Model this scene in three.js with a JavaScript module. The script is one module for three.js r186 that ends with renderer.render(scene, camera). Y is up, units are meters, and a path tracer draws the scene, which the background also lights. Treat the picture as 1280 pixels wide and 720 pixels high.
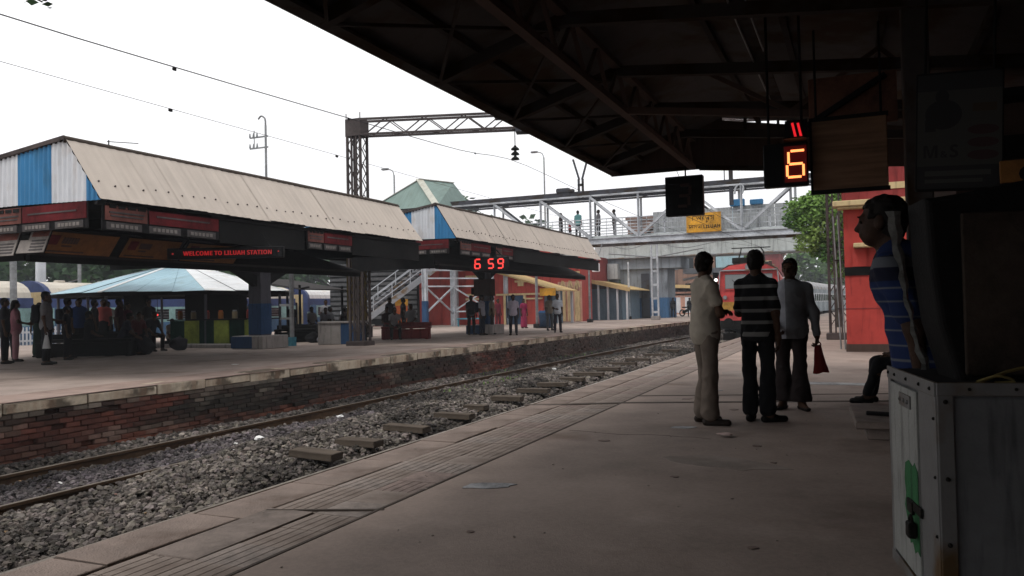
import * as THREE from 'three';
import { mergeGeometries, mergeVertices } from 'three/addons/utils/BufferGeometryUtils.js';
import { FontLoader } from 'three/addons/loaders/FontLoader.js';
import { TextGeometry } from 'three/addons/geometries/TextGeometry.js';
import { RoundedBoxGeometry } from 'three/addons/geometries/RoundedBoxGeometry.js';

// ---------------------------------------------------------------- camera, sky, sun, exposure
const scene = new THREE.Scene();
const camera = new THREE.PerspectiveCamera(39.6, 16 / 9, 0.05, 1500);
camera.position.set(0, 1.21, 0);
camera.rotation.order = 'YXZ';
camera.rotation.set(THREE.MathUtils.degToRad(1.37), THREE.MathUtils.degToRad(23.24), THREE.MathUtils.degToRad(-1.2));
{
  // overcast sky: a bright even cloud layer, a little brighter overhead
  const W = 256, H = 128, a = new Float32Array(W * H * 4);
  for (let j = 0; j < H; j++) for (let i = 0; i < W; i++) {
    const el = ((j + 0.5) / H - 0.5) * Math.PI, s = Math.sin(el), az = i / W * Math.PI * 2;
    let L = s >= 0 ? 1.14 + 0.22 * s : 0.5;
    L *= 1 + 0.03 * Math.sin(az * 3 + el * 5) * Math.cos(el) + 0.02 * Math.sin(az * 7 - el * 9) * Math.cos(el);
    const o = (j * W + i) * 4; a[o] = L * 1.0; a[o + 1] = L * 1.0; a[o + 2] = L * 1.015; a[o + 3] = 1;
  }
  const t = new THREE.DataTexture(a, W, H, THREE.RGBAFormat, THREE.FloatType);
  t.mapping = THREE.EquirectangularReflectionMapping; t.magFilter = t.minFilter = THREE.LinearFilter; t.needsUpdate = true;
  scene.background = t; scene.environment = t;
}
const sun = new THREE.DirectionalLight(new THREE.Color(1, 0.96, 0.9), 1.5);
sun.position.set(-40, 90, 25); sun.target.position.set(-10, 0, -30); sun.castShadow = true; sun.shadow.radius = 30;
sun.shadow.mapSize.set(2048, 2048);
Object.assign(sun.shadow.camera, { left: -90, right: 90, top: 90, bottom: -90, near: 1, far: 260 });
scene.add(sun, sun.target);
const EXPOSURE = 1.0;
scene.fog = new THREE.FogExp2(new THREE.Color(0.80, 0.84, 0.9), 0.001);

// ---------------------------------------------------------------- helpers
let seed = 7;
function rnd() { seed |= 0; seed = seed + 0x6D2B79F5 | 0; let t = Math.imul(seed ^ seed >>> 15, 1 | seed); t = t + Math.imul(t ^ t >>> 7, 61 | t) ^ t; return ((t ^ t >>> 14) >>> 0) / 4294967296; }
const rr = (a, b) => a + (b - a) * rnd();
const PI = Math.PI, V = (x, y, z) => new THREE.Vector3(x, y, z);
const used = {};
function numbered(n) { const k = used[n] = (used[n] ?? -1) + 1; return k ? n + '_' + String(k).padStart(3, '0') : n; }
function tag(o, label, category, group, kind) { if (label) o.userData.label = label; if (category) o.userData.category = category; if (group) o.userData.group = group; if (kind) o.userData.kind = kind; return o; }
function thing(name, label, category, pos = [0, 0, 0], turn = 0, group) {
  const o = new THREE.Group(); o.name = numbered(name); scene.add(o); o.position.set(...pos); o.rotation.y = turn;
  return tag(o, label, category, group);
}
function hash3(x, y, z) { let h = Math.imul(x, 374761393) ^ Math.imul(y, 668265263) ^ Math.imul(z, 2147483647 ^ 1274126177); h = Math.imul(h ^ h >>> 13, 1274126177); return ((h ^ h >>> 16) >>> 0) / 4294967296; }
const sm = t => t * t * (3 - 2 * t), lerp = (a, b, t) => a + (b - a) * t, clamp = (x, a = 0, b = 1) => x < a ? a : x > b ? b : x;
function noise3(x, y, z) {
  const X = Math.floor(x), Y = Math.floor(y), Z = Math.floor(z), u = sm(x - X), v = sm(y - Y), w = sm(z - Z);
  const c = (i, j, k) => hash3(X + i, Y + j, Z + k);
  return lerp(lerp(lerp(c(0, 0, 0), c(1, 0, 0), u), lerp(c(0, 1, 0), c(1, 1, 0), u), v), lerp(lerp(c(0, 0, 1), c(1, 0, 1), u), lerp(c(0, 1, 1), c(1, 1, 1), u), v), w) * 2 - 1;
}
const fbm3 = (x, y, z, o = 4) => { let s = 0, a = 0.5; for (let i = 0; i < o; i++) { s += a * noise3(x, y, z); x *= 2.03; y *= 2.03; z *= 2.03; a *= 0.5; } return s; };
function tnoise(u, v, p, q, s) { // tileable value noise with p by q cells
  const x = u * p, y = v * q, X = Math.floor(x), Y = Math.floor(y), a = sm(x - X), b = sm(y - Y);
  const h = (i, j) => hash3((X + i) % p, (Y + j) % q, s);
  return lerp(lerp(h(0, 0), h(1, 0), a), lerp(h(0, 1), h(1, 1), a), b);
}
function tfbm(u, v, p, q, s, o = 5) { let r = 0, a = 0.5, n = 0; for (let i = 0; i < o; i++) { r += a * tnoise(u, v, p << i, q << i, s + i * 17); n += a; a *= 0.55; } return r / n; }
function tex(n, fn, color = true) {
  const d = new Uint8Array(n * n * 4);
  const enc = x => { x = clamp(x); return 255 * (color ? (x <= 0.0031308 ? 12.92 * x : 1.055 * x ** (1 / 2.4) - 0.055) : x); };
  for (let j = 0; j < n; j++) for (let i = 0; i < n; i++) {
    let c = fn((i + 0.5) / n, (j + 0.5) / n); if (typeof c === 'number') c = [c, c, c];
    const o = (j * n + i) * 4; d[o] = enc(c[0]); d[o + 1] = enc(c[1]); d[o + 2] = enc(c[2]); d[o + 3] = 255;
  }
  const t = new THREE.DataTexture(d, n, n, THREE.RGBAFormat); t.wrapS = t.wrapT = THREE.RepeatWrapping; t.magFilter = THREE.LinearFilter; t.minFilter = THREE.LinearMipmapLinearFilter;
  if (color) t.colorSpace = THREE.SRGBColorSpace; t.needsUpdate = true; return t;
}
function rep(t, su, sv = su) { const c = t.clone(); c.repeat.set(1 / su, 1 / sv); c.needsUpdate = true; return c; }
const mixc = (a, b, t) => [lerp(a[0], b[0], t), lerp(a[1], b[1], t), lerp(a[2], b[2], t)];
// textures: multiply the base colour by the grain and wear of the surface
const T = {};
T.grain = tex(512, (u, v) => { const a = tfbm(u, v, 4, 4, 1), b = tfbm(u, v, 24, 24, 9, 4), s = tnoise(u, v, 160, 160, 5); return clamp(0.62 + 0.45 * (a - 0.5) * 1.6 + 0.35 * (b - 0.5) + 0.12 * (s - 0.5), 0.1, 1); });
T.smooth = tex(512, (u, v) => { const a = tfbm(u, v, 3, 3, 131), b = tfbm(u, v, 22, 22, 139, 4), s = tfbm(u, v, 60, 3, 143, 3); return clamp(0.87 + 0.2 * (a - 0.5) + 0.1 * (b - 0.5) + 0.16 * (s - 0.5)); });
T.floor = tex(1024, (u, v) => {
  const a = tfbm(u, v, 3, 3, 31), b = tfbm(u, v, 13, 13, 37, 5), w = tfbm(u, v, 5, 5, 47), s = tnoise(u, v, 300, 300, 41);
  const stain = clamp((w - 0.56) * 5), pale = clamp((tfbm(u, v, 9, 9, 53) - 0.63) * 7), k = 0.70 + 0.5 * (a - 0.5) + 0.3 * (b - 0.5) + 0.1 * (s - 0.5);
  return mixc(mixc([k, k * 0.965, k * 0.94], [k * 0.55, k * 0.47, k * 0.42], stain * 0.8), [k * 1.25, k * 1.22, k * 1.2], pale * 0.5);
});
T.sheet = tex(512, (u, v) => { const s = tfbm(u, v, 40, 2, 3), a = tfbm(u, v, 5, 5, 8), r = clamp((tfbm(u, v, 9, 4, 77) - 0.6) * 5); const k = 0.82 + 0.3 * (s - 0.5) + 0.25 * (a - 0.5); return mixc([k, k, k], [k * 0.72, k * 0.6, k * 0.5], r * 0.45); });
T.rust = tex(512, (u, v) => { const a = tfbm(u, v, 6, 6, 21), b = tfbm(u, v, 30, 30, 22, 4); const r = clamp((a - 0.45) * 5); return mixc([0.85 + 0.2 * (b - 0.5), 0.83 + 0.2 * (b - 0.5), 0.82 + 0.2 * (b - 0.5)], [0.5, 0.26 + 0.1 * b, 0.15], r); });
T.plaster = tex(512, (u, v) => { const st = tfbm(u, v, 26, 3, 61), a = tfbm(u, v, 5, 5, 62), b = tfbm(u, v, 30, 30, 63, 3); const k = 0.8 + 0.3 * (a - 0.5) + 0.15 * (b - 0.5) - 0.35 * clamp((st - 0.55) * 4); return [k, k * 0.99, k * 0.97]; });
T.coping = tex(512, (u, v) => { const st = tfbm(u, v, 22, 4, 71), a = tfbm(u, v, 7, 7, 72), b = tfbm(u, v, 40, 40, 73, 3); const m = clamp((a - 0.47) * 9), n = clamp((st - 0.5) * 5); return mixc(mixc([0.95, 0.9, 0.8], [0.22, 0.2, 0.17], m), [0.45, 0.28, 0.2], n * 0.4).map(x => x * (0.8 + 0.4 * (b - 0.3))); });
T.cloth = tex(256, (u, v) => { const a = tfbm(u, v, 6, 6, 81), w = 0.5 + 0.25 * Math.sin(u * PI * 2 * 64) + 0.25 * Math.sin(v * PI * 2 * 64); return clamp(0.78 + 0.3 * (a - 0.5) + 0.12 * (w - 0.5)); });
T.wood = tex(512, (u, v) => { const g = tfbm(u, v, 3, 40, 91), a = tfbm(u, v, 4, 4, 92); const k = 0.7 + 0.7 * (g - 0.5) + 0.3 * (a - 0.5); return [k, k * 0.95, k * 0.88]; });
T.bump = tex(512, (u, v) => 0.5 * tfbm(u, v, 16, 16, 101, 5) + 0.5 * tnoise(u, v, 128, 128, 111), false);
function mat(rgb, o = {}) {
  const { t = 'grain', s = 2, sv, bump = 0.002, ...rest } = o, lum = Math.max(...rgb);
  const m = new THREE.MeshPhysicalMaterial({ specularIntensity: lum < 0.06 ? 0.12 : lum < 0.2 ? 0.3 : 0.5, color: new THREE.Color().setRGB(...rgb), roughness: 0.9, side: THREE.DoubleSide, ...rest });
  if (t) m.map = rep(T[t], s, sv ?? s);
  if (bump) { m.bumpMap = rep(T.bump, 0.8); m.bumpScale = bump; }
  return m;
}
const _texCache = {}; { const r0 = rep; }
const M = {
  floor: mat([0.375, 0.306, 0.268], { t: 'floor', s: 5, bump: 0.0015 }), farFloor: mat([0.44, 0.365, 0.325], { t: 'floor', s: 5, bump: 0.002 }),
  coping: mat([0.325, 0.262, 0.23], { t: 'floor', s: 1.7, bump: 0.006 }), tile: mat([0.385, 0.325, 0.288], { t: 'floor', s: 2.3, bump: 0.002 }), tile2: mat([0.365, 0.305, 0.27], { s: 0.9, bump: 0.003 }),
  patch: mat([0.29, 0.235, 0.205], { s: 1.5 }), joint: mat([0.12, 0.095, 0.08]), wallCap: mat([0.58, 0.52, 0.45], { t: 'coping', s: 3.3, bump: 0.012 }),
  mortar: mat([0.11, 0.06, 0.045]), brick: mat([1, 1, 1], { s: 1.3, bump: 0.01 }), stone: mat([1, 1, 1], { t: null, bump: 0.004 }), bed: mat([0.10, 0.085, 0.072], { s: 1.2, bump: 0.02 }),
  ground: mat([0.10, 0.10, 0.06], { s: 6 }), rail: mat([0.115, 0.068, 0.038], { t: 'grain', s: 1.5, metalness: 0.2, roughness: 0.75 }), railTop: mat([0.42, 0.36, 0.30], { metalness: 0.6, roughness: 0.38 }), sleeper: mat([0.115, 0.095, 0.08], { t: 'wood', s: 1.2, bump: 0.01 }),
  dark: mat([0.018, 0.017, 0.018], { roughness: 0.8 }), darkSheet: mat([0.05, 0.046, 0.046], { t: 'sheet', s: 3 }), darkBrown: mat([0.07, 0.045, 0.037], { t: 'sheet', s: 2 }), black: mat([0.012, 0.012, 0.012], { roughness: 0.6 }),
  cream: mat([0.55, 0.48, 0.415], { t: 'smooth', s: 4.3, roughness: 0.8, bump: 0.0006 }), cream2: mat([0.54, 0.472, 0.41], { t: 'smooth', s: 3.7, roughness: 0.8, bump: 0.0006 }), creamRoof: mat([0.55, 0.46, 0.36], { t: 'sheet', s: 3, roughness: 0.6 }),
  blueSheet: mat([0.035, 0.20, 0.42], { t: 'sheet', s: 2, roughness: 0.55 }), whiteSheet: mat([0.66, 0.68, 0.72], { t: 'sheet', s: 2, roughness: 0.55 }),
  adRed: mat([0.145, 0.016, 0.02], { s: 1.5 }), adWhite: mat([0.30, 0.27, 0.25], { s: 1.5 }), adOrange: mat([0.26, 0.115, 0.03], { s: 1.5 }), adGrey: mat([0.11, 0.10, 0.10], { s: 1.5 }), adPink: mat([0.22, 0.08, 0.065], { s: 1.5 }),
  steelGrey: mat([0.33, 0.35, 0.38], { t: 'rust', s: 3, roughness: 0.6 }), steelLight: mat([0.66, 0.69, 0.74], { t: 'grain', s: 2, roughness: 0.55 }), steelDark: mat([0.05, 0.053, 0.065], { t: 'rust', s: 3 }), rustSteel: mat([0.105, 0.085, 0.082], { t: 'grain', s: 2 }), gal: mat([0.34, 0.35, 0.36], { s: 1.5, roughness: 0.5, metalness: 0.3 }),
  greyPanel: mat([0.42, 0.44, 0.46], { t: 'plaster', s: 3 }), bridgeConc: mat([0.52, 0.56, 0.56], { t: 'plaster', s: 4 }), blueWall: mat([0.06, 0.15, 0.30], { t: 'plaster', s: 3 }), pierGrey: mat([0.25, 0.28, 0.32], { t: 'plaster', s: 4 }),
  redWall: mat([0.42, 0.062, 0.05], { t: 'plaster', s: 4 }), redDark: mat([0.26, 0.04, 0.04], { t: 'plaster', s: 3 }), redPillar: mat([0.44, 0.055, 0.045], { t: 'plaster', s: 2.5 }), creamTrim: mat([0.62, 0.48, 0.27], { t: 'plaster', s: 2 }), pinkWall: mat([0.60, 0.33, 0.25], { t: 'plaster', s: 3 }), yellowRoof: mat([0.60, 0.43, 0.20], { t: 'sheet', s: 2 }), shutter: mat([0.16, 0.23, 0.29], { t: 'sheet', s: 1.5 }), doorBlue: mat([0.05, 0.085, 0.15]),
  coachBlue: mat([0.045, 0.075, 0.22], { s: 4, roughness: 0.5 }), coachPale: mat([0.32, 0.52, 0.50], { s: 4, roughness: 0.5 }), coachMid: mat([0.07, 0.17, 0.32], { s: 3, roughness: 0.5 }), coachRoof: mat([0.58, 0.53, 0.45], { t: 'sheet', s: 4, roughness: 0.6 }), coachWhite: mat([0.75, 0.75, 0.74], { t: 'sheet', s: 4 }), glass: new THREE.MeshStandardMaterial({ color: 0x141a1e, roughness: 0.12, metalness: 0 }), glassGrey: new THREE.MeshStandardMaterial({ color: new THREE.Color().setRGB(0.2, 0.22, 0.23), roughness: 0.25 }),
  locoRed: mat([0.80, 0.10, 0.095], { s: 4, roughness: 0.45, bump: 0.0005 }), locoYellow: mat([0.65, 0.36, 0.06], { s: 3, roughness: 0.5 }),
  kioskBlue: mat([0.31, 0.48, 0.56], { t: 'sheet', s: 2.2, roughness: 0.5 }), kioskWhite: mat([0.72, 0.74, 0.75], { t: 'sheet', s: 2.2, roughness: 0.5 }), lime: mat([0.36, 0.44, 0.07], { s: 2 }), darkGreen: mat([0.012, 0.05, 0.035], { s: 2 }), greenRoof: mat([0.20, 0.275, 0.25], { t: 'sheet', s: 2.5 }), paleRoof: mat([0.55, 0.55, 0.48], { t: 'sheet', s: 2 }),
  bluePaint: mat([0.03, 0.075, 0.17], { t: 'plaster', s: 2 }), plinth: mat([0.33, 0.31, 0.30], { t: 'plaster', s: 1.5 }), column: mat([0.10, 0.10, 0.12], { t: 'plaster', s: 2 }), yellowOld: mat([0.17, 0.125, 0.04], { t: 'plaster', s: 2 }), cyanPaint: mat([0.10, 0.36, 0.48], { s: 2 }), mustard: mat([0.86, 0.42, 0.03], { s: 2, roughness: 0.6, bump: 0.0005 }), signBlack: mat([0.008, 0.008, 0.009], { t: null, roughness: 0.5, bump: 0 }), orangeP: mat([0.55, 0.12, 0.03]), 
  cartFrame: mat([0.15, 0.152, 0.152], { t: 'rust', s: 1.6, roughness: 0.5, metalness: 0.15, bump: 0.001 }), cartPanel: mat([0.145, 0.152, 0.162], { t: 'plaster', s: 1.1, roughness: 0.55, metalness: 0.15, bump: 0.001 }), cartDoor: mat([0.27, 0.275, 0.265], { t: 'plaster', s: 0.7, roughness: 0.6, bump: 0.002 }), greenPaint: mat([0.035, 0.13, 0.055], { t: 'plaster', s: 0.5 }), iron: mat([0.02, 0.018, 0.016], { roughness: 0.55, metalness: 0.4 }), tarp: mat([0.009, 0.0085, 0.0085], { t: 'cloth', s: 0.5, roughness: 0.75 }), cardboard: mat([0.055, 0.042, 0.034], { s: 0.8 }), plastic: mat([0.34, 0.34, 0.32], { t: 'grain', s: 0.5, roughness: 0.5 }), rope: mat([0.22, 0.17, 0.06], { t: 'cloth', s: 0.1 }),
  leaf: [[0.065, 0.135, 0.034], [0.14, 0.255, 0.05], [0.032, 0.07, 0.026], [0.20, 0.30, 0.07]].map(c => mat(c, { t: null, bump: 0, roughness: 0.7 })), bark: mat([0.09, 0.075, 0.06], { s: 1, bump: 0.02 }),
  haze: mat([0.10, 0.13, 0.11], { t: null, bump: 0 }), paper: mat([0.75, 0.75, 0.74], { t: null, bump: 0 }), brownBld: mat([0.24, 0.15, 0.12], { t: 'plaster', s: 4 }),
};
const emit = (r, g, b, k) => new THREE.MeshStandardMaterial({ color: 0x120202, emissive: new THREE.Color().setRGB(r, g, b), emissiveIntensity: k, roughness: 0.6 });
M.ledHot = emit(1, 0.06, 0.05, 1.4); M.ledRed = emit(1, 0.03, 0.035, 0.3); M.ledDim = emit(1, 0.02, 0.02, 0.16); M.headlamp = emit(1, 0.95, 0.85, 3);
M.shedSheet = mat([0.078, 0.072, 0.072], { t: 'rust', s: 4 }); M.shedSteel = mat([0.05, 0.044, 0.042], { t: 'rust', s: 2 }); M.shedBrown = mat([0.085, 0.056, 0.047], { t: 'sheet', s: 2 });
M.ledDead = mat([0.035, 0.022, 0.02], { t: null, bump: 0, roughness: 0.5 });

function boxUV(g) { // uv in metres, by the side each face looks to
  const p = g.attributes.position, n = g.attributes.normal, uv = new Float32Array(p.count * 2);
  for (let i = 0; i < p.count; i++) {
    const ax = Math.abs(n.getX(i)), ay = Math.abs(n.getY(i)), az = Math.abs(n.getZ(i));
    let u, v; if (ay >= ax && ay >= az) { u = p.getX(i); v = p.getZ(i); } else if (ax >= az) { u = p.getZ(i); v = p.getY(i); } else { u = p.getX(i); v = p.getY(i); }
    uv[i * 2] = u; uv[i * 2 + 1] = v;
  }
  g.setAttribute('uv', new THREE.BufferAttribute(uv, 2)); return g;
}
function join(gs) { gs = (Array.isArray(gs) ? gs : [gs]).map(g => { const k = g.index ? g.toNonIndexed() : g; for (const n of Object.keys(k.attributes)) if (!['position', 'normal', 'uv'].includes(n)) k.deleteAttribute(n); if (!k.attributes.uv) k.setAttribute('uv', new THREE.BufferAttribute(new Float32Array(k.attributes.position.count * 2), 2)); return k; }); return gs.length > 1 ? mergeGeometries(gs) : gs[0]; }
function obj(name, gs, m, parent = scene, keepUV) {
  const g = join(gs); if (!keepUV) boxUV(g);
  const o = new THREE.Mesh(g, m); o.name = parent === scene ? numbered(name) : name; parent.add(o); return o;
}
function struct(name, gs, m) { const o = obj(name, gs, m); o.userData.kind = 'structure'; return o; }
const move = (g, x, y, z, ry = 0, rx = 0, rz = 0) => g.applyMatrix4(new THREE.Matrix4().compose(V(x, y, z), new THREE.Quaternion().setFromEuler(new THREE.Euler(rx, ry, rz, 'YXZ')), V(1, 1, 1)));
const bx = (x0, x1, y0, y1, z0, z1) => new THREE.BoxGeometry(Math.abs(x1 - x0), Math.abs(y1 - y0), Math.abs(z1 - z0)).translate((x0 + x1) / 2, (y0 + y1) / 2, (z0 + z1) / 2);
const cb = (w, h, d, x, y, z, ry = 0, rx = 0, rz = 0) => move(new THREE.BoxGeometry(w, h, d), x, y, z, ry, rx, rz);
const rb = (w, h, d, r, x, y, z, ry = 0, rx = 0, rz = 0) => move(new RoundedBoxGeometry(w, h, d, 1, r), x, y, z, ry, rx, rz);
function beam(p, q, w, h, up = V(0, 1, 0)) { // a bar between two points
  p = Array.isArray(p) ? V(...p) : p; q = Array.isArray(q) ? V(...q) : q;
  const d = q.clone().sub(p), L = d.length(), m = new THREE.Matrix4(); d.normalize();
  if (Math.abs(d.dot(up)) > 0.98) up = V(0, 0, 1);
  const r = up.clone().cross(d).normalize(), u = d.clone().cross(r);
  m.makeBasis(r, u, d).setPosition(p.clone().add(q).multiplyScalar(0.5));
  return new THREE.BoxGeometry(w, h, L).applyMatrix4(m);
}
function rod(p, q, r, r2 = r, seg = 6) {
  p = Array.isArray(p) ? V(...p) : p; q = Array.isArray(q) ? V(...q) : q;
  const d = q.clone().sub(p), L = d.length(); const g = new THREE.CylinderGeometry(r2, r, L, seg);
  return g.applyQuaternion(new THREE.Quaternion().setFromUnitVectors(V(0, 1, 0), d.normalize())).translate((p.x + q.x) / 2, (p.y + q.y) / 2, (p.z + q.z) / 2);
}
const tube = (pts, r, seg = 24, rs = 5) => new THREE.TubeGeometry(new THREE.CatmullRomCurve3(pts.map(p => V(...p))), seg, r, rs, false);
const CX = z => z < -25 ? (z + 25) ** 2 / 700 : 0;   // the line bends to the right beyond 25 m
const CN = z => z < -50 ? (z + 50) ** 2 / 1400 : 0;  // the near platform and its track bend later
function sweep(prof, z0, z1, step, crv = CX) { // closed profile [x, y] carried along the line
  const n = Math.max(1, Math.ceil(Math.abs(z1 - z0) / step)), pos = [], idx = [], P = prof.length;
  if (THREE.ShapeUtils.isClockWise(prof.map(p => new THREE.Vector2(...p)))) prof = prof.slice().reverse();
  for (let i = 0; i < n; i++) for (let k = 0; k < P; k++) {
    const za = lerp(z0, z1, i / n), zb = lerp(z0, z1, (i + 1) / n), a = prof[k], b = prof[(k + 1) % P], ca = crv(za), cb2 = crv(zb);
    const A = [a[0] + ca, a[1], za], B = [b[0] + ca, b[1], za], C = [b[0] + cb2, b[1], zb], D = [a[0] + cb2, a[1], zb];
    if (z1 < z0) pos.push(...A, ...D, ...B, ...B, ...D, ...C); else pos.push(...A, ...B, ...D, ...B, ...C, ...D);
  }
  const tr = THREE.ShapeUtils.triangulateShape(prof.map(p => new THREE.Vector2(...p)), []);
  for (const [z, f] of [[z0, z1 < z0], [z1, z1 > z0]]) for (const t of tr) for (const k of f ? t : [t[0], t[2], t[1]]) pos.push(prof[k][0] + crv(z), prof[k][1], z);
  const g = new THREE.BufferGeometry(); g.setAttribute('position', new THREE.Float32BufferAttribute(pos, 3)); g.computeVertexNormals(); return g;
}
const none = () => 0;
// corrugated sheet: width along x, length along y, ribs run along y
function corr(w, l, pitch = 0.09, amp = 0.012, flat = 0) {
  const n = Math.max(4, Math.round(w / pitch) * 4), g = new THREE.PlaneGeometry(w, l, n, 1), p = g.attributes.position;
  for (let i = 0; i < p.count; i++) { const s = Math.sin(p.getX(i) / pitch * PI * 2); p.setZ(i, amp * clamp(s * (flat ? 2.4 : 1), -1, 1)); }
  g.computeVertexNormals(); return g;
}
function quadPatch(o, ux, vy, g) { // lay a sheet (x,y,z) on a frame: origin o, unit x axis ux, unit y axis vy
  const a = V(...ux).normalize(), b = V(...vy).normalize(), c = a.clone().cross(b);
  return g.applyMatrix4(new THREE.Matrix4().makeBasis(a, b, c).setPosition(...o));
}
const font = await new FontLoader().loadAsync('fonts/droid/droid_sans_bold.typeface.json');
function text(s, size, depth = 0.01, track = 0) { const g = new TextGeometry(s, { font, size, depth, curveSegments: 2, bevelEnabled: false }); g.computeBoundingBox(); const b = g.boundingBox; return g.translate(-(b.min.x + b.max.x) / 2, -(b.min.y + b.max.y) / 2, 0); }
// seven-segment digit made of bars
function digit(ch, w, h, t, depth) {
  const S = { 0: 'abcdef', 1: 'bc', 3: 'abcdg', 5: 'afgcd', 6: 'afedcg', 9: 'abcdfg' }[ch], R = {
    a: [0, h / 2, w, t], d: [0, -h / 2, w, t], g: [0, 0, w, t], f: [-w / 2, h / 4, t, h / 2], b: [w / 2, h / 4, t, h / 2], e: [-w / 2, -h / 4, t, h / 2], c: [w / 2, -h / 4, t, h / 2] };
  return [...S].map(k => { const [x, y, a, b] = R[k], hz = 'adg'.includes(k); const g = new THREE.BoxGeometry(a * (hz ? 0.82 : 1), b * (hz ? 1 : 0.86), depth); const sh = 0.12; return g.translate(x + y * sh, y, 0); });
}
// ---------------------------------------------------------------- bodies: smooth union of tapered capsules and ellipsoids, meshed with surface nets
const cap = (a, b, ra, rb_ = ra, op) => ({ a, b, ra, rb: rb_, op });
const ell = (c, r, ax, op) => ({ c, r, ax, op });
function solid(prims, cell, k = 0.04, post) {
  const lo = [9, 9, 9], hi = [-9, -9, -9];
  for (const p of prims) {
    if (p.op) continue; const R = p.a ? Math.max(p.ra, p.rb) : Math.max(...p.r);
    for (const q of p.a ? [p.a, p.b] : [p.c]) { const c = [q.x, q.y, q.z]; for (let i = 0; i < 3; i++) { lo[i] = Math.min(lo[i], c[i] - R); hi[i] = Math.max(hi[i], c[i] + R); } }
  }
  for (let i = 0; i < 3; i++) { lo[i] -= 2.5 * cell; hi[i] += 2.5 * cell; }
  const N = lo.map((l, i) => Math.ceil((hi[i] - l) / cell) + 1), [nx, ny, nz] = N, F = new Float32Array(nx * ny * nz).fill(0.5);
  for (const p of prims) {
    const R = p.a ? Math.max(p.ra, p.rb) : Math.max(...p.r), m = R + k + 2 * cell, pts = p.a ? [p.a, p.b] : [p.c], s = [], e = [];
    ['x', 'y', 'z'].forEach((w, i) => { const A = Math.min(...pts.map(q => q[w])) - m, B = Math.max(...pts.map(q => q[w])) + m; s[i] = Math.max(0, Math.floor((A - lo[i]) / cell)); e[i] = Math.min(N[i] - 1, Math.ceil((B - lo[i]) / cell)); });
    let bx_, by, bz, bb; if (p.a) { bx_ = p.b.x - p.a.x; by = p.b.y - p.a.y; bz = p.b.z - p.a.z; bb = bx_ * bx_ + by * by + bz * bz || 1e-9; }
    for (let z = s[2]; z <= e[2]; z++) for (let y = s[1]; y <= e[1]; y++) for (let x = s[0]; x <= e[0]; x++) {
      const X = lo[0] + x * cell, Y = lo[1] + y * cell, Z = lo[2] + z * cell; let d;
      if (p.a) { const px = X - p.a.x, py = Y - p.a.y, pz = Z - p.a.z, t = clamp((px * bx_ + py * by + pz * bz) / bb); d = Math.hypot(px - bx_ * t, py - by * t, pz - bz * t) - lerp(p.ra, p.rb, t); }
      else {
        let u = X - p.c.x, v = Y - p.c.y, w = Z - p.c.z;
        if (p.ax) { const [A, B, C] = p.ax; [u, v, w] = [u * A.x + v * A.y + w * A.z, u * B.x + v * B.y + w * B.z, u * C.x + v * C.y + w * C.z]; }
        const k0 = Math.hypot(u / p.r[0], v / p.r[1], w / p.r[2]), k1 = Math.hypot(u / p.r[0] ** 2, v / p.r[1] ** 2, w / p.r[2] ** 2); d = k1 < 1e-6 ? -Math.min(...p.r) : k0 * (k0 - 1) / k1;
      }
      const i = x + nx * (y + ny * z), f = F[i];
      if (p.op === 'sub') F[i] = Math.max(f, -d); else { const kk = p.k ?? k, h = Math.max(kk - Math.abs(f - d), 0) / kk; F[i] = Math.min(f, d) - h * h * kk / 4; }
    }
  }
  if (post) for (let z = 0, i = 0; z < nz; z++) for (let y = 0; y < ny; y++) for (let x = 0; x < nx; x++, i++) if (Math.abs(F[i]) < 0.2) F[i] = post(F[i], lo[0] + x * cell, lo[1] + y * cell, lo[2] + z * cell);
  const id = new Int32Array(nx * ny * nz).fill(-1), pos = [], idx = [];
  const E = [[0, 1], [2, 3], [4, 5], [6, 7], [0, 2], [1, 3], [4, 6], [5, 7], [0, 4], [1, 5], [2, 6], [3, 7]];
  const off = [0, 1, nx, nx + 1, nx * ny, nx * ny + 1, nx * ny + nx, nx * ny + nx + 1];
  for (let z = 0; z < nz - 1; z++) for (let y = 0; y < ny - 1; y++) for (let x = 0; x < nx - 1; x++) {
    const i = x + nx * (y + ny * z); let m = 0; for (let c = 0; c < 8; c++) if (F[i + off[c]] < 0) m |= 1 << c; if (m === 0 || m === 255) continue;
    let sx = 0, sy = 0, sz = 0, n = 0;
    for (const [a, b] of E) { const fa = F[i + off[a]], fb = F[i + off[b]]; if (fa < 0 === fb < 0) continue; const t = fa / (fa - fb); sx += lerp(a & 1, b & 1, t); sy += lerp(a >> 1 & 1, b >> 1 & 1, t); sz += lerp(a >> 2, b >> 2, t); n++; }
    id[i] = pos.length / 3; pos.push(lo[0] + (x + sx / n) * cell, lo[1] + (y + sy / n) * cell, lo[2] + (z + sz / n) * cell);
  }
  const q = (a, b, c, d, f) => { if (a < 0 || b < 0 || c < 0 || d < 0) return; f ? idx.push(a, b, c, a, c, d) : idx.push(a, c, b, a, d, c); };
  for (let z = 1; z < nz - 1; z++) for (let y = 1; y < ny - 1; y++) for (let x = 1; x < nx - 1; x++) {
    const i = x + nx * (y + ny * z), f = F[i] < 0;
    if (f !== F[i + 1] < 0) q(id[i - nx - nx * ny], id[i - nx * ny], id[i], id[i - nx], f);
    if (f !== F[i + nx] < 0) q(id[i - 1 - nx * ny], id[i - 1], id[i], id[i - nx * ny], f);
    if (f !== F[i + nx * ny] < 0) q(id[i - 1 - nx], id[i - nx], id[i], id[i - 1], f);
  }
  const g = new THREE.BufferGeometry(); g.setAttribute('position', new THREE.Float32BufferAttribute(pos, 3)); g.setIndex(idx); g.computeVertexNormals(); return g;
}
const clothMats = {};
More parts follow.
